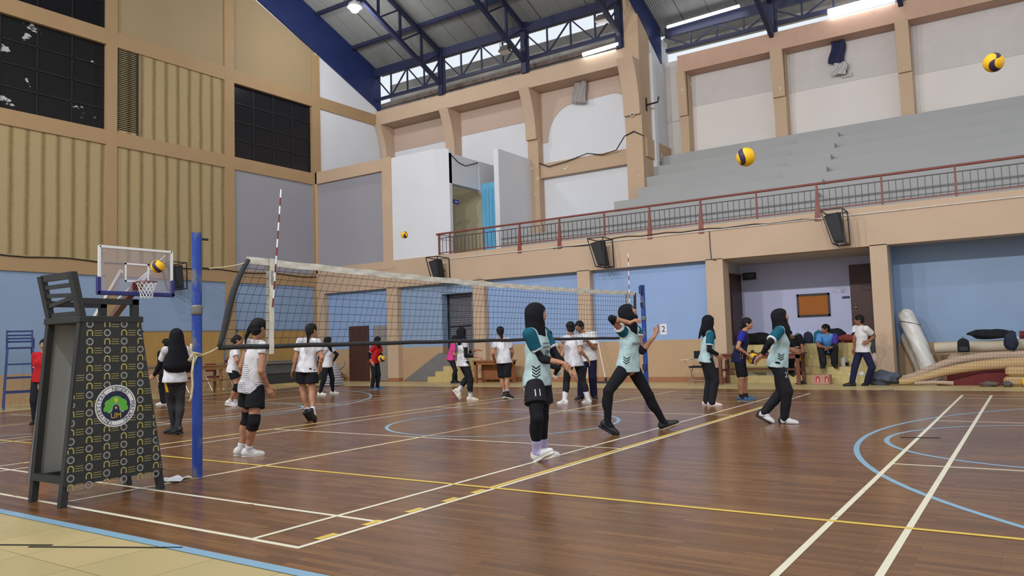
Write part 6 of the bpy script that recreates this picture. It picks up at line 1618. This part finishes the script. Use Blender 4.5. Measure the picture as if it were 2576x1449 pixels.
# =================================================================== THE CAST
def wrinkle(m, strength=.30, scale=6.0):
    N = m.node_tree.nodes; L = m.node_tree.links; tc = N.new('ShaderNodeTexCoord'); nz = N.new('ShaderNodeTexNoise')
    nz.inputs['Scale'].default_value = scale; nz.inputs['Detail'].default_value = 5; nz.inputs['Distortion'].default_value = 1.4; nz.inputs['Roughness'].default_value = .55
    L.new(tc.outputs['Object'], nz.inputs['Vector']); bp = N.new('ShaderNodeBump'); bp.inputs['Strength'].default_value = strength; bp.inputs['Distance'].default_value = .035
    L.new(nz.outputs['Fac'], bp.inputs['Height']); L.new(bp.outputs['Normal'], N['Principled BSDF'].inputs['Normal']); return m
def jersey_mat(name, kind):
    m = bpy.data.materials.new(name); m.use_nodes = True; N = m.node_tree.nodes; L = m.node_tree.links; b = N['Principled BSDF']
    b.inputs['Roughness'].default_value = 0.8; b.inputs['Specular IOR Level'].default_value = 0.2
    tc = N.new('ShaderNodeTexCoord')
    if kind == 'teal':
        nz = N.new('ShaderNodeTexNoise'); nz.inputs['Scale'].default_value = 6; nz.inputs['Detail'].default_value = 4; L.new(tc.outputs['Object'], nz.inputs['Vector'])
        rp = N.new('ShaderNodeValToRGB'); L.new(nz.outputs['Fac'], rp.inputs['Fac'])
        rp.color_ramp.elements[0].position = .4; rp.color_ramp.elements[0].color = rgb((166,186,186)); rp.color_ramp.elements[1].position = .62; rp.color_ramp.elements[1].color = rgb((186,214,216))
        L.new(rp.outputs['Color'], b.inputs['Base Color'])
    elif kind == 'stripe':
        sp = N.new('ShaderNodeSeparateXYZ'); L.new(tc.outputs['Object'], sp.inputs[0])
        nz = N.new('ShaderNodeTexNoise'); nz.inputs['Scale'].default_value = 5; nz.inputs['Detail'].default_value = 3; L.new(tc.outputs['Object'], nz.inputs['Vector'])
        ws = math_node(N, L, 'FRACT', math_node(N, L, 'MULTIPLY', sp.outputs['Z'], 44))
        big = N.new('ShaderNodeTexVoronoi'); big.inputs['Scale'].default_value = 8; L.new(tc.outputs['Object'], big.inputs['Vector'])
        sel = math_node(N, L, 'GREATER_THAN', big.outputs['Color'], .42)
        line = math_node(N, L, 'MULTIPLY', math_node(N, L, 'LESS_THAN', ws, .3), sel)
        mx = N.new('ShaderNodeMixRGB'); mx.inputs[1].default_value = rgb((222,220,222)); mx.inputs[2].default_value = rgb((104,100,106)); L.new(line, mx.inputs[0])
        rp = N.new('ShaderNodeValToRGB'); L.new(nz.outputs['Fac'], rp.inputs['Fac']); rp.color_ramp.elements[0].position = .42; rp.color_ramp.elements[0].color = (.72,.70,.73,1); rp.color_ramp.elements[1].position = .5
        m2 = N.new('ShaderNodeMixRGB'); m2.blend_type = 'MULTIPLY'; m2.inputs[0].default_value = 1; L.new(mx.outputs[0], m2.inputs[1]); L.new(rp.outputs[0], m2.inputs[2]); L.new(m2.outputs[0], b.inputs['Base Color'])
    else:
        vo = N.new('ShaderNodeTexVoronoi'); vo.inputs['Scale'].default_value = 9; vo.inputs['Randomness'].default_value = 1
        mp = N.new('ShaderNodeMapping'); mp.inputs['Rotation'].default_value = (.3,.5,.6); mp.inputs['Scale'].default_value = (1,1,.7); L.new(tc.outputs['Object'], mp.inputs[0]); L.new(mp.outputs[0], vo.inputs['Vector'])
        rp = N.new('ShaderNodeValToRGB'); L.new(vo.outputs['Color'], rp.inputs['Fac'])
        rp.color_ramp.elements[0].position = .2; rp.color_ramp.elements[0].color = rgb((178,176,182)); rp.color_ramp.elements[1].position = .75; rp.color_ramp.elements[1].color = rgb((226,224,228))
        L.new(rp.outputs['Color'], b.inputs['Base Color'])
    MATS[name] = wrinkle(m); return m
TEAL = jersey_mat('pale_teal_jersey', 'teal'); STRIPE = jersey_mat('striped_grey_white_jersey', 'stripe'); GREYJ = jersey_mat('grey_white_marbled_jersey', 'grey')
def cl(name, c, r=.85, var=.12): return wrinkle(mat(name, c, r, var, 14, spec=.2), .3)
DTEAL = cl('dark_teal_sleeve', (26,88,108)); WCUFF = cl('white_cuff', (224,226,228)); BLK_T = cl('black_stretch_fabric', (27,27,32)); HIJ = cl('black_hijab_cloth', (24,23,29)); DKP = cl('charcoal_trouser_cloth', (36,36,42))
WSOCK = cl('white_sock', (222,220,226)); LSOCK = cl('lilac_sock', (186,178,220)); DSOCK = cl('dark_sock', (46,40,42)); WSHOE = mat('white_shoe_mesh', (222,218,214), .6, .08, 30); WSOLE = mat('white_rubber_sole', (226,222,216), .6)
PSHOE = mat('pale_pink_shoe', (222,196,190), .6, .08, 30); BSHOE = mat('blue_shoe', (62,98,140), .6, .1, 30); KSHOE = mat('black_shoe', (36,36,38), .6, .1, 30); CSHOE = mat('cream_shoe', (226,204,176), .6, .08, 30); DACC = mat('dark_shoe_accent', (44,38,44), .6); BROWNSOLE = mat('tan_gum_sole', (158,140,112), .6)
NAVYJ = cl('navy_jersey', (34,34,70)); ROYAL = cl('royal_blue_sleeve', (44,44,150)); REDJ = cl('red_jersey', (186,36,40)); PINKJ = cl('pink_jersey', (226,74,150)); WTEE = cl('white_tee', (226,222,224)); NAVYT = cl('navy_trousers', (34,36,66)); BTEE = cl('black_tee', (26,26,28)); BLUEP = cl('sky_blue_polo', (86,144,206)); PURP = cl('violet_sleeve', (74,58,150)); GREYK = cl('grey_black_leggings', (52,52,56))
def finish(p, **k):
    pass
def teal_kit(p, bottom='pants', sleeve_end=.75, under=.72):
    p.build_body()
    sh = p.shirt(TEAL, hem=.045); m = p.last
    for q in (1, -1):
        p.long_sleeve(q, BLK_T, under); p.sleeve(q, DTEAL, sleeve_end, cuff=WCUFF)
    return sh, m
def side_chevrons(p, sh, m, off=.0, n=4, up=.105, side=1, fx=0.0):
    d = -p.r*side*.85-p.f*.35*1; o = p.P+p.T*up*p.H-d*.12+p.f*fx
    p.decal('chevron_print', m, o, np.cross(p.T, -d), p.T, d, chevrons(n, .085, .030, .030, .014), BLK_T, sh)

# 1 main player, heel strike, arms held out
p = Person('person in black hijab and pale teal jersey number 09, hands held out', (1352,1156), 1.66, -118, (1353,950,.0), (1349,829,.02), (1350,790,.02), look=-98, pitch=2, fine=True)
p.set_arm(1, (1407,911,-.25), (1343,904,-.02), hd=(1434,917,-.33), pn=(0,0,-1), curl=.75)
p.set_arm(-1, (1431,931,-.08), (1392,905,.22), hd=(1452,948,-.12), pn=(0,0,-1), curl=.55)
p.set_leg(1, (1349,1121,-.12), (1352,1035,-.32), -120, 26); p.set_leg(-1, (1366,1118,.22), (1364,1030,-.02), -108, 0)
sh, m = teal_kit(p, under=.62, sleeve_end=.66); side_chevrons(p, sh, m, n=4, up=.085)
fwd = -p.f; o = p.N-p.T*.115*p.H; ur = -p.r
p.decal('chest_lettering', m, o-fwd*.1+p.f*.0, ur, p.T, fwd, [(a, b) for a, b in [([(x, y+.045) for x, y in q], f) for q, f in word_poly('UNIVERSITAS', .030)]], BLK_T, sh)
p.decal('chest_lettering', m, o-fwd*.1, ur, p.T, fwd, [([(x, y+.005) for x, y in q], f) for q, f in word_poly('NEGERI MLG', .030)], BLK_T, sh)
p.decal('chest_number', m, o-fwd*.1, ur, p.T, fwd, [([(x, y-.055) for x, y in q], f) for q, f in word_poly('09', .075)], BLK_T, sh)
tr = p.pants(BLK_T, o=.009); sk = p.shorts(DKP, .62, o=.014, flare=.016); ms = p.last
a_, K_, B_ = p.leg[1]; o = a_+(K_-a_)*.30; d = nrm(-p.r*.75-p.f*.65)
p.decal('thigh_number', ms, o-d*.1, np.cross(p.T, -d), p.T, d, word_poly('11', .10), WCUFF, sk)
for q in (1, -1): p.sock(q, LSOCK, .62, o=.010); p.shoe(q, WSHOE, WSOLE)
p.hijab(HIJ, .035)

# 2 reaching player, mid stride, looking up
p = Person('person in black hijab and pale teal jersey lunging with arms raised', (1605,1086), 1.74, -122, (1581,920,.0), (1584,824,.0), (1580,783,.0), look=-104, pitch=30, fine=True, stand=False)
p.set_arm(1, (1585,812,-.26), (1540,828,-.16), hd=(1603,803,-.32), pn=(0,.3,-1), curl=.9)
p.set_arm(-1, (1646,846,-.05), (1622,878,-.02), hd=(1658,824,-.08), pn=(-.6,-.6,.2), curl=.3, spread=.12)
p.set_leg(1, (1529,1071,-.25), (1541,1006,-.2), -100, -28); p.set_leg(-1, (1669,1066,.15), (1637,1004,.05), -100, 20)
sh, m = teal_kit(p, under=.22, sleeve_end=.34); side_chevrons(p, sh, m, n=3, up=.075)
fwd = -p.f; o = p.N-p.T*.12*p.H
p.decal('chest_bar', m, o-fwd*.1, -p.r, p.T, fwd, strip_poly([(-.10,0),(.10,0)], .035), mat('grey_sponsor_bar', (132,132,132), .8), sh)
p.pants(BLK_T, o=.008)
for q in (1, -1): p.sock(q, BLK_T, .80, o=.006); p.shoe(q, KSHOE, BROWNSOLE if q < 0 else KSHOE)
p.hijab(HIJ, .045)

# 3 walking player, right
p = Person('person in black hijab and pale teal jersey walking with number 2 on the thigh', (1950,1066), 1.66, -102, (1957,908,.0), (1966,832,.0), (1964,805,.0), look=-98, pitch=14, fine=True, ext=.965)
p.set_arm(1, (1914,897,-.18), (1931,872,-.2), hd=(1898,912,-.2), pn=(.3,0,0), curl=.4)
p.set_arm(-1, (1990,880,.25), (1965,880,.3), curl=.5)
p.set_leg(1, (1972,1035,-.02), (1979,983,-.1), -100, 0); p.set_leg(-1, (1921,1026,.12), (1948,980,.1), -100, -28)
sh, m = teal_kit(p, under=.80, sleeve_end=.80); side_chevrons(p, sh, m, n=3, up=.075)
tr = p.pants(DKP, o=.009, end=.80, loose=(.043,.030)); mt = p.last
a_, K_, B_ = p.leg[1]; o = a_+(K_-a_)*.38; d = nrm(-p.r*.45-p.f*.9)
p.decal('thigh_number', mt, o-d*.1, np.cross(p.T, -d), p.T, d, word_poly('2', .10), WCUFF, tr)
for q in (1, -1): p.sock(q, WSOCK, .66, o=.008); p.shoe(q, WSHOE, DACC, DACC)
p.hijab(HIJ, .09)

# 4 player with hijab tail, watching
p = Person('person in black hijab and pale teal jersey standing in pale pink shoes', (1783,1021), 1.62, -78, (1778,911,.0), (1783,833,.0), (1783,808,.0), look=-72)
p.set_arm(1, (1809,893,-.16), (1790,880,-.22), hd=(1825,908,-.2), pn=(0,0,1), curl=.3); p.set_arm(-1, (1800,892,.2), (1785,880,.25), curl=.4)
p.set_leg(1, (1790,1008,-.1), None, -92); p.set_leg(-1, (1777,1006,.08), None, -92)
sh, m = teal_kit(p, under=.88, sleeve_end=.72); side_chevrons(p, sh, m, n=4, up=.085)
p.pants(DKP, o=.014, loose=(.040,.032))
for q in (1, -1): p.sock(q, BLK_T, .86, o=.006, stripe=WCUFF); p.shoe(q, PSHOE, WSOLE)
p.hijab(HIJ, .06, tail=((1763,838,-.05),(1758,851,-.05)))

# 5 navy player with ball
p = Person('person in navy jersey with tied-back hair leaning forward and holding a volleyball', (1870,1007), 1.60, -98, (1860,906,.0), (1872,829,.0), (1882,811,.0), look=-96, pitch=2)
p.set_arm(1, (1880,891,-.18), (1853,868,-.22), hd=(1893,902,-.16), pn=(0,.4,-.6), curl=.35); p.set_arm(-1, (1884,897,.2), (1862,874,.28), hd=(1896,905,.12), pn=(0,-.4,.3), curl=.35)
p.set_leg(1, (1864,992,-.08), (1866,955,-.2), -96); p.set_leg(-1, (1875,990,.1), (1876,955,0), -96)
p.build_body(); sh = p.shirt(NAVYJ, hem=.075, flare=.018); m = p.last
for q in (1, -1): p.sleeve(q, ROYAL, .52)
d = nrm(-p.r*.9-p.f*.3); o = p.P+p.T*.03*p.H
p.decal('side_piping', m, o-d*.1, np.cross(p.T, -d), p.T, d, [([(x+.03, y) for x, y in q], f) for q, f in [([(-.004,-.08),(.004,-.08),(.004,.10),(-.004,.10)], [(0,1,2,3)]), ([(-.044,-.08),(-.036,-.08),(-.036,.10),(-.044,.10)], [(0,1,2,3)])]], mat('gold_piping', (206,178,110), .7), sh)
fwd = -p.f
p.decal('chest_number', m, p.N-p.T*.16*p.H-fwd*.1, -p.r, p.T, fwd, [([(x+.0, y) for x, y in q], f) for q, f in word_poly('5', .11)], WCUFF, sh)
p.shorts(BLK_T, .98, o=.006, flare=.0)
for q in (1, -1): p.sock(q, DSOCK, .82); p.shoe(q, BSHOE, WSOLE)
p.hair('long', bun=(0,-.066,-.030))
vball(tuple(at(1894,902,p.D-.02)), (.4,1.1,.3), 'yellow volleyball held by the player in the navy jersey')

# 6 striped player at the near side of the net
p = Person('person with black ponytail, striped jersey and knee pads standing just beside the near net post', (622,1146), 1.62, -58, (634,975,.0), (648,850,.0), (653,826,.0), look=-62, fine=True)
p.set_arm(1, (674,972,-.05), (669,918,-.08), hd=(683,992,-.05), pn=(-.5,.5,0), curl=.3); p.set_arm(-1, (622,955,.25), (611,915,.10), hd=(632,972,.3), curl=.4)
p.set_leg(1, (625,1116,-.05), (637,1050,-.1), -88); p.set_leg(-1, (605,1114,.08), (620,1050,.1), -80)
p.build_body(); p.shirt(STRIPE, hem=.055, fold=.003)
for q in (1, -1): p.sleeve(q, STRIPE, .26)
p.shorts(BLK_T, .62, o=.014, flare=.016)
for q in (1, -1): p.kneepad(q, BLK_T); p.sock(q, WSOCK, .82, o=.006); p.shoe(q, WSHOE, WSOLE)
p.hair('long', tail=((628,830,.0),(620,845,.0),(617,864,.0)))

# 7 hijab player from behind, left
p = Person('person in long black hijab seen from behind, yellow stripe on the legging', (434,1092), 1.60, 22, (440,966,.0), (443,875,.0), (443,848,.0), look=10)
p.set_arm(-1, (387,946,.10), (407,922,.05), hd=(372,955,.12), curl=.4); p.set_arm(1, (462,935,.25), (470,915,.2), curl=.5)
p.set_leg(-1, (437,1070,.10), (430,1018,.1), 62, -16); p.set_leg(1, (448,1064,-.05), (452,1015,.05), 40, -10)
p.build_body(); p.shirt(GREYJ, hem=.045)
for q in (1, -1): p.long_sleeve(q, BLK_T, .92); p.sleeve(q, GREYJ, .62, cuff=WCUFF)
tr = p.pants(GREYK, o=.010); mt = p.last
a_, K_, B_ = p.leg[-1]; d = nrm(p.r*.85+p.f*.5); o = a_+(K_-a_)*.28
p.decal('side_stripe', mt, o-d*.1, np.cross(p.T, -d), p.T, d, strip_poly([(-.02,-.09),(.02,-.09)], .0)+[([(-.022,-.10+.02*k),(.022,-.10+.02*k),(.022,-.08+.02*k),(-.022,-.08+.02*k)], [(0,1,2,3)]) for k in range(10)], mat('yellow_stripe_cloth', (240,178,24), .8), tr)
for q in (1, -1): p.shoe(q, KSHOE, KSHOE)
p.hijab(HIJ, .10, back=.16, wide=1.28)
# 8 person mostly hidden behind player 7
p = Person('person in black mostly hidden behind the one in the long black hijab', (411,1019), 1.58, 30, (420,938,.0), (418,883,.0), (417,863,.0), look=40)
p.set_arm(1, (432,935,.1)); p.set_arm(-1, (404,938,.1)); p.set_leg(1, (418,1008,.0), None, 40); p.set_leg(-1, (411,1010,.0), None, 80)
p.build_body(); p.shirt(BTEE, hem=.06)
for q in (1, -1): p.sleeve(q, BTEE, .9); p.shoe(q, WSHOE, WSOLE)
p.pants(BLK_T, o=.014, loose=(.040,.030)); p.hair('short', bun=(0,-.07,.02))

# 9 girl with bun, far left
p = Person('person with hair bun, white top and black knee pads before the tan pinboard', (585,1022), 1.62, -96, (586,931,.0), (592,872,.0), (598,857,.0), look=-96)
p.set_arm(1, (603,927,-.12), (597,908,-.2), hd=(606,938,-.15), curl=.4); p.set_arm(-1, (610,924,.2), (600,908,.25), curl=.4)
p.set_leg(1, (577,1003,-.05), (600,968,-.1), -96, -14); p.set_leg(-1, (592,1009,.15), (604,968,.1), -96, 0)
p.build_body(); p.shirt(WTEE, hem=.05)
for q in (1, -1): p.sleeve(q, WTEE, .6); p.kneepad(q, BLK_T); p.sock(q, WSOCK, .8); p.shoe(q, WSHOE, WSOLE)
p.shorts(BLK_T, .5, o=.010, flare=.010); p.hair('long', bun=(0,-.068,.002))

# 10 ponytail player walking away
p = Person('person with long ponytail and black shorts walking away in black shoes behind the net', (776,1060), 1.62, -22, (773,938,.0), (777,853,.0), (784,836,.0), look=-50)
p.set_arm(-1, (737,932,.05), (744,902,.0), hd=(733,946,.1), curl=.4); p.set_arm(1, (802,928,.0), (803,900,-.03), hd=(800,944,.0), curl=.4)
p.set_leg(-1, (774,1030,.05), (752,988,.12), -30, -40); p.set_leg(1, (787,1034,-.25), (784,986,.05), -40, -50, lift=True)
p.build_body(); p.shirt(GREYJ, hem=.06, flare=.02)
for q in (1, -1): p.sleeve(q, GREYJ, .6); p.sock(q, WSOCK, .82); p.shoe(q, KSHOE, KSHOE)
p.shorts(BLK_T, .68, o=.014, flare=.02); p.hair('long', tail=((776,845,-.06),(775,860,-.07),(773,874,-.07)))

# 11 hijab girl, wide stance
p = Person('person in black hijab and white tee standing legs apart near the red bucket', (824,993), 1.56, -112, (824,924,.0), (824,874,.0), (826,858,.0), look=-100)
p.set_arm(1, (804,922,-.15), (810,902,-.15), curl=.4); p.set_arm(-1, (838,910,.1), (842,895,.1), curl=.4)
p.set_leg(1, (805,985,-.2), (819,952,-.25), -110); p.set_leg(-1, (837,979,.15), (845,949,.0), -80)
p.build_body(); p.shirt(WTEE, hem=.05, fold=.005)
for q in (1, -1): p.long_sleeve(q, BLK_T, .9); p.sleeve(q, GREYJ, .62); p.shoe(q, WSHOE, WSOLE)
p.pants(BLK_T, o=.008); p.hijab(HIJ, .06)

# 12 red player holding ball
p = Person('person in black hijab and red jersey holding a volleyball before the brown door', (942,979), 1.56, -128, (942,915,.0), (948,870,.0), (951,857,.0), look=-105)
p.set_arm(1, (935,911,-.15), (930,895,-.1), hd=(941,923,-.2), curl=.4); p.set_arm(-1, (955,898,-.1), (958,890,.1), hd=(962,904,-.15), curl=.4)
p.set_leg(1, (936,966,-.05), None, -110); p.set_leg(-1, (949,963,.1), None, -95)
p.build_body(); p.shirt(REDJ, hem=.04)
for q in (1, -1): p.long_sleeve(q, BLK_T, .6); p.sleeve(q, REDJ, .62, cuff=WCUFF); p.sock(q, BLK_T, .8); p.shoe(q, BSHOE, WSOLE)
p.pants(DKP, o=.012, loose=(.038,.028)); p.hijab(HIJ, .05)
vball(tuple(at(960,902,p.D-.28)), (.9,.2,.6), 'yellow volleyball held by the player in the red jersey')

# 13 pink player partly hidden
p = Person('person in pink jersey and dark trousers bending by the beige stair', (1140,965), 1.56, -80, (1135,908,.0), (1139,869,.0), (1144,857,.0), look=-80)
p.set_arm(1, (1160,890,-.15), None); p.set_arm(-1, (1160,885,.1), None); p.set_leg(1, (1139,957,-.05), (1142,930,-.1), -85); p.set_leg(-1, (1148,957,.1), (1148,930,0), -85)
p.build_body(); p.shirt(PINKJ, hem=.04)
for q in (1, -1): p.sleeve(q, PINKJ, .6); p.shoe(q, KSHOE, WSOLE)
p.pants(DKP, o=.010); p.hair('long', bun=(0,-.068,-.03))

# 14 marbled-jersey hijab player
p = Person('person in black hijab and grey marbled jersey stepping with forearms out, in cream shoes', (1180,1008), 1.62, -66, (1166,918,.0), (1163,857,.0), (1162,837,.0), look=-60)
p.set_arm(1, (1200,897,-.2), (1183,893,-.2), hd=(1219,903,-.25), pn=(0,0,-1), curl=.5); p.set_arm(-1, (1195,881,.15), (1186,890,.2), hd=(1212,878,.15), pn=(0,0,-1), curl=.5)
p.set_leg(1, (1183,995,-.05), (1186,955,-.1), -90); p.set_leg(-1, (1153,983,.1), (1172,955,.2), -95, -55, lift=True)
p.build_body(); p.shirt(GREYJ, hem=.06, flare=.016)
for q in (1, -1): p.long_sleeve(q, BLK_T, .7); p.sleeve(q, GREYJ, .4); p.sock(q, WSOCK, .62, o=.007, stripe=BLK_T); p.shoe(q, CSHOE, WSOLE)
p.pants(DKP, o=.012, end=.6); p.hijab(HIJ, .06)

# 15 player from behind at the wooden table
p = Person('person with dark ponytail and knee-length shorts seen from behind near the wooden table', (1271,1003), 1.60, -18, (1268,913,.0), (1262,857,.0), (1259,839,.0), look=8)
p.set_arm(-1, (1243,905,.1), (1242,888,.0), curl=.4); p.set_arm(1, (1285,905,.15), (1287,888,.05), curl=.4)
p.set_leg(-1, (1271,990,.0), (1262,955,.1), -40, -8); p.set_leg(1, (1276,986,-.12), (1276,953,.05), -60, -14)
p.build_body(); p.shirt(GREYJ, hem=.05, flare=.014)
for q in (1, -1): p.sleeve(q, GREYJ, .62); p.sock(q, DSOCK, .72, stripe=WCUFF); p.shoe(q, KSHOE, WSOLE)
p.shorts(DKP, .96, o=.012, flare=.004); p.hair('long', tail=((1262,846,-.06),(1263,858,-.07),(1263,868,-.07)))

# 16 hijab player behind the main player
p = Person('person in black hijab half hidden behind the player numbered 09, one foot lifted', (1328,984), 1.60, -62, (1367,910,.0), (1381,858,.0), (1381,839,.0), look=-40)
p.set_arm(1, (1405,895,-.1), (1400,880,-.1)); p.set_arm(-1, (1390,895,.1), None)
p.set_leg(-1, (1325,972,.1), (1345,940,.15), -80); p.set_leg(1, (1396,942,.05), (1388,925,-.1), -70, 40, lift=True)
p.build_body(); p.shirt(WTEE, hem=.05)
for q in (1, -1): p.sleeve(q, WTEE, .6); p.sock(q, BLK_T, .7, stripe=WCUFF); p.shoe(q, WSHOE, WSOLE)
p.pants(BLK_T, o=.008); p.hijab(HIJ, .06)

# 17 white player, back
p = Person('person in grey-white jersey and black leggings seen from behind, close before the white-shirted coach', (1450,1016), 1.66, 8, (1443,920,.0), (1437,846,.0), (1435,828,.0), look=20)
p.set_arm(1, (1478,902,-.02), (1467,882,-.05), hd=(1486,918,.0), curl=.4); p.set_arm(-1, (1415,895,.15), (1416,880,.1), curl=.4)
p.set_leg(-1, (1420,1002,-.05), (1424,965,.1), 55); p.set_leg(1, (1480,1002,-.05), (1466,962,.1), 40)
p.build_body(); p.shirt(GREYJ, hem=.07, flare=.018, fold=.005)
for q in (1, -1): p.sleeve(q, GREYJ, .66); p.sock(q, WSOCK, .55, o=.009); p.shoe(q, WSHOE, WSOLE)
p.pants(DKP, o=.010, end=.55); p.hair('short', bun=(0,-.064,.03))

# 18 coach
p = Person('short-haired person in white tee and navy trousers with an arm folded across the chest', (1478,1004), 1.70, 168, (1480,908,.0), (1470,844,.0), (1458,826,.0), look=150, pitch=-6, male=True)
p.set_arm(-1, (1476,857,-.25), (1500,861,-.08), hd=(1464,859,-.25), pn=(0,0,-1), curl=.6); p.set_arm(1, (1455,862,-.25), (1450,868,-.1), curl=.5)
p.set_leg(1, (1461,994,-.08), None, 145); p.set_leg(-1, (1494,991,.05), None, -165)
p.build_body(); p.shirt(WTEE, hem=.05, fold=.004)
for q in (1, -1): p.sleeve(q, WTEE, .75); p.shoe(q, KSHOE, WSOLE)
p.pants(NAVYT, o=.012, loose=(.042,.036)); p.hair('short')

# 19 seated man in black
SEAT = .57
p = Person('person in black printed tee sitting behind the brown table, holding a volleyball', (2000,943), 1.68, -152, (2004,890,.42), (1997,861,.32), (1991,848,.28), look=-105, male=True, z0=.19, stand=False)
p.set_arm(-1, (2022,893,-.1), (2033,883,.0), hd=(2014,899,-.2), curl=.5); p.set_arm(1, (1985,893,-.15), (1968,885,.0), curl=.5)
p.set_leg(1, (1990,930,.0), (1985,893,-.3), -165); p.set_leg(-1, (2014,930,.05), (2019,893,-.3), -145)
p.build_body(); sh = p.shirt(BTEE, hem=.02, o=.018); m = p.last
fwd = -p.f; p.decal('chest_lettering', m, p.N-p.T*.115*p.H-fwd*.1, -p.r, p.T, fwd, word_poly('asics', .10), WCUFF, sh)
for q in (1, -1): p.sleeve(q, BTEE, .85, o=.003); p.shoe(q, KSHOE, KSHOE)
p.pants(DKP, o=.012, loose=(.042,.034)); p.hair('short')
vball(tuple(at(2011,901,p.D-.12)), (1.3,.4,.1), 'yellow volleyball held by the seated person in black')

# 20 seated man in blue
p = Person('person in sky-blue and violet polo sitting on the steps with hands clasped', (2085,923), 1.68, 178, (2083,881,.38), (2081,849,.22), (2078,834,.20), look=112, male=True, z0=.38, stand=False)
p.set_arm(1, (2076,874,-.12), (2057,872,.1), hd=(2083,876,-.15), pn=(0,0,1), curl=.7); p.set_arm(-1, (2088,874,-.12), (2106,872,.1), hd=(2080,876,-.15), pn=(0,0,-1), curl=.6)
p.set_leg(1, (2071,914,-.02), (2059,884,-.3), 165); p.set_leg(-1, (2099,914,-.02), (2104,882,-.3), -165)
p.build_body(); p.shirt(BLUEP, hem=.02, o=.016)
p.sleeve(1, BLUEP, .7, o=.003); p.sleeve(-1, PURP, .7, o=.003)
for q in (1, -1): p.shoe(q, KSHOE, KSHOE)
p.pants(DKP, o=.016, loose=(.046,.040)); p.hair('short')

# 21 standing man, white polo
p = Person('person in white polo and navy trousers standing with a hand on the belly', (2155,970), 1.64, 128, (2169,880,.0), (2165,820,.0), (2161,804,.0), look=92, male=True)
p.set_arm(-1, (2184,860,-.2), (2208,845,-.05), hd=(2170,866,-.26), pn=(0,.5,0), curl=.5); p.set_arm(1, (2149,876,.05), (2150,855,.05), hd=(2146,890,.05), curl=.4)
p.set_leg(1, (2143,957,-.08), (2146,918,-.1), 88); p.set_leg(-1, (2180,958,-.02), (2183,918,-.1), 150)
p.build_body(); p.shirt(WTEE, hem=.03, fold=.004)
for q in (1, -1): p.sleeve(q, WTEE, .68, cuff=BTEE); p.shoe(q, KSHOE, KSHOE)
p.pants(NAVYT, o=.012, loose=(.040,.030)); p.hair('short')

# 22 person behind the patterned chair
p = Person('person in red-and-white top mostly hidden behind the dark umpire chair', (92,1066), 1.60, 150, (104,962,.0), (110,890,.0), (112,868,.0), look=150)
p.set_arm(1, (98,966,-.05), (90,930,.0), hd=(98,980,-.08), curl=.4); p.set_arm(-1, (125,960,-.05), None, curl=.4)
p.set_leg(1, (90,1052,-.05), None, 150); p.set_leg(-1, (112,1050,.05), None, 170)
p.build_body(); p.shirt(REDJ, hem=.04)
for q in (1, -1): p.long_sleeve(q, BLK_T, .8); p.sleeve(q, REDJ, .8, cuff=WCUFF); p.shoe(q, KSHOE, KSHOE)
p.pants(DKP, o=.012, loose=(.040,.030)); p.hair('long')
# =================================================================== LIGHT
W = bpy.data.worlds.new('sky'); SC.world = W; W.use_nodes = True
bg = W.node_tree.nodes['Background']; bg.inputs[0].default_value = (0.86, 0.93, 1.0, 1); bg.inputs[1].default_value = 0.95
def lamp(x, y, z, target, power, size=0.6, col=(0.97,0.985,1.0)):
    d = bpy.data.lights.new('flood_or_fill_beam', 'AREA'); d.shape = 'RECTANGLE'; d.size = size; d.size_y = size*0.6; d.energy = power; d.color = col; d.spread = math.radians(150)
    o = bpy.data.objects.new('flood_or_fill_beam', d); COL.objects.link(o); o.location = (x, y, z)
    o.rotation_euler = (V(target)-V((x, y, z))).to_track_quat('-Z', 'Y').to_euler()
    return o
# floodlights hung on the opposite eave girder, and unseen fill lamps added over the court
for x in (-17, -11, -5, 1): lamp(x, -3.0, 12.0, (x, 20, 7.5), 600)
for x, y in ((-14, 8), (-4, 8)): lamp(x, y, 14.5, (x, y+3, 0), 260, 0.8)
d = bpy.data.lights.new('lamp_glow', 'POINT'); d.energy = 330; d.color = (0.95,0.98,1.0); d.shadow_soft_size = 0.2
o = bpy.data.objects.new('lamp_glow', d); COL.objects.link(o); o.location = (-18.9, 18.87, 12.7)
SC.cycles.max_bounces = 8; SC.cycles.diffuse_bounces = 3; SC.cycles.glossy_bounces = 3; SC.cycles.transmission_bounces = 4; SC.cycles.transparent_max_bounces = 12
SC.cycles.caustics_reflective = False; SC.cycles.caustics_refractive = False
SC.cycles.sample_clamp_indirect = 4.0
VS.exposure = 0.0
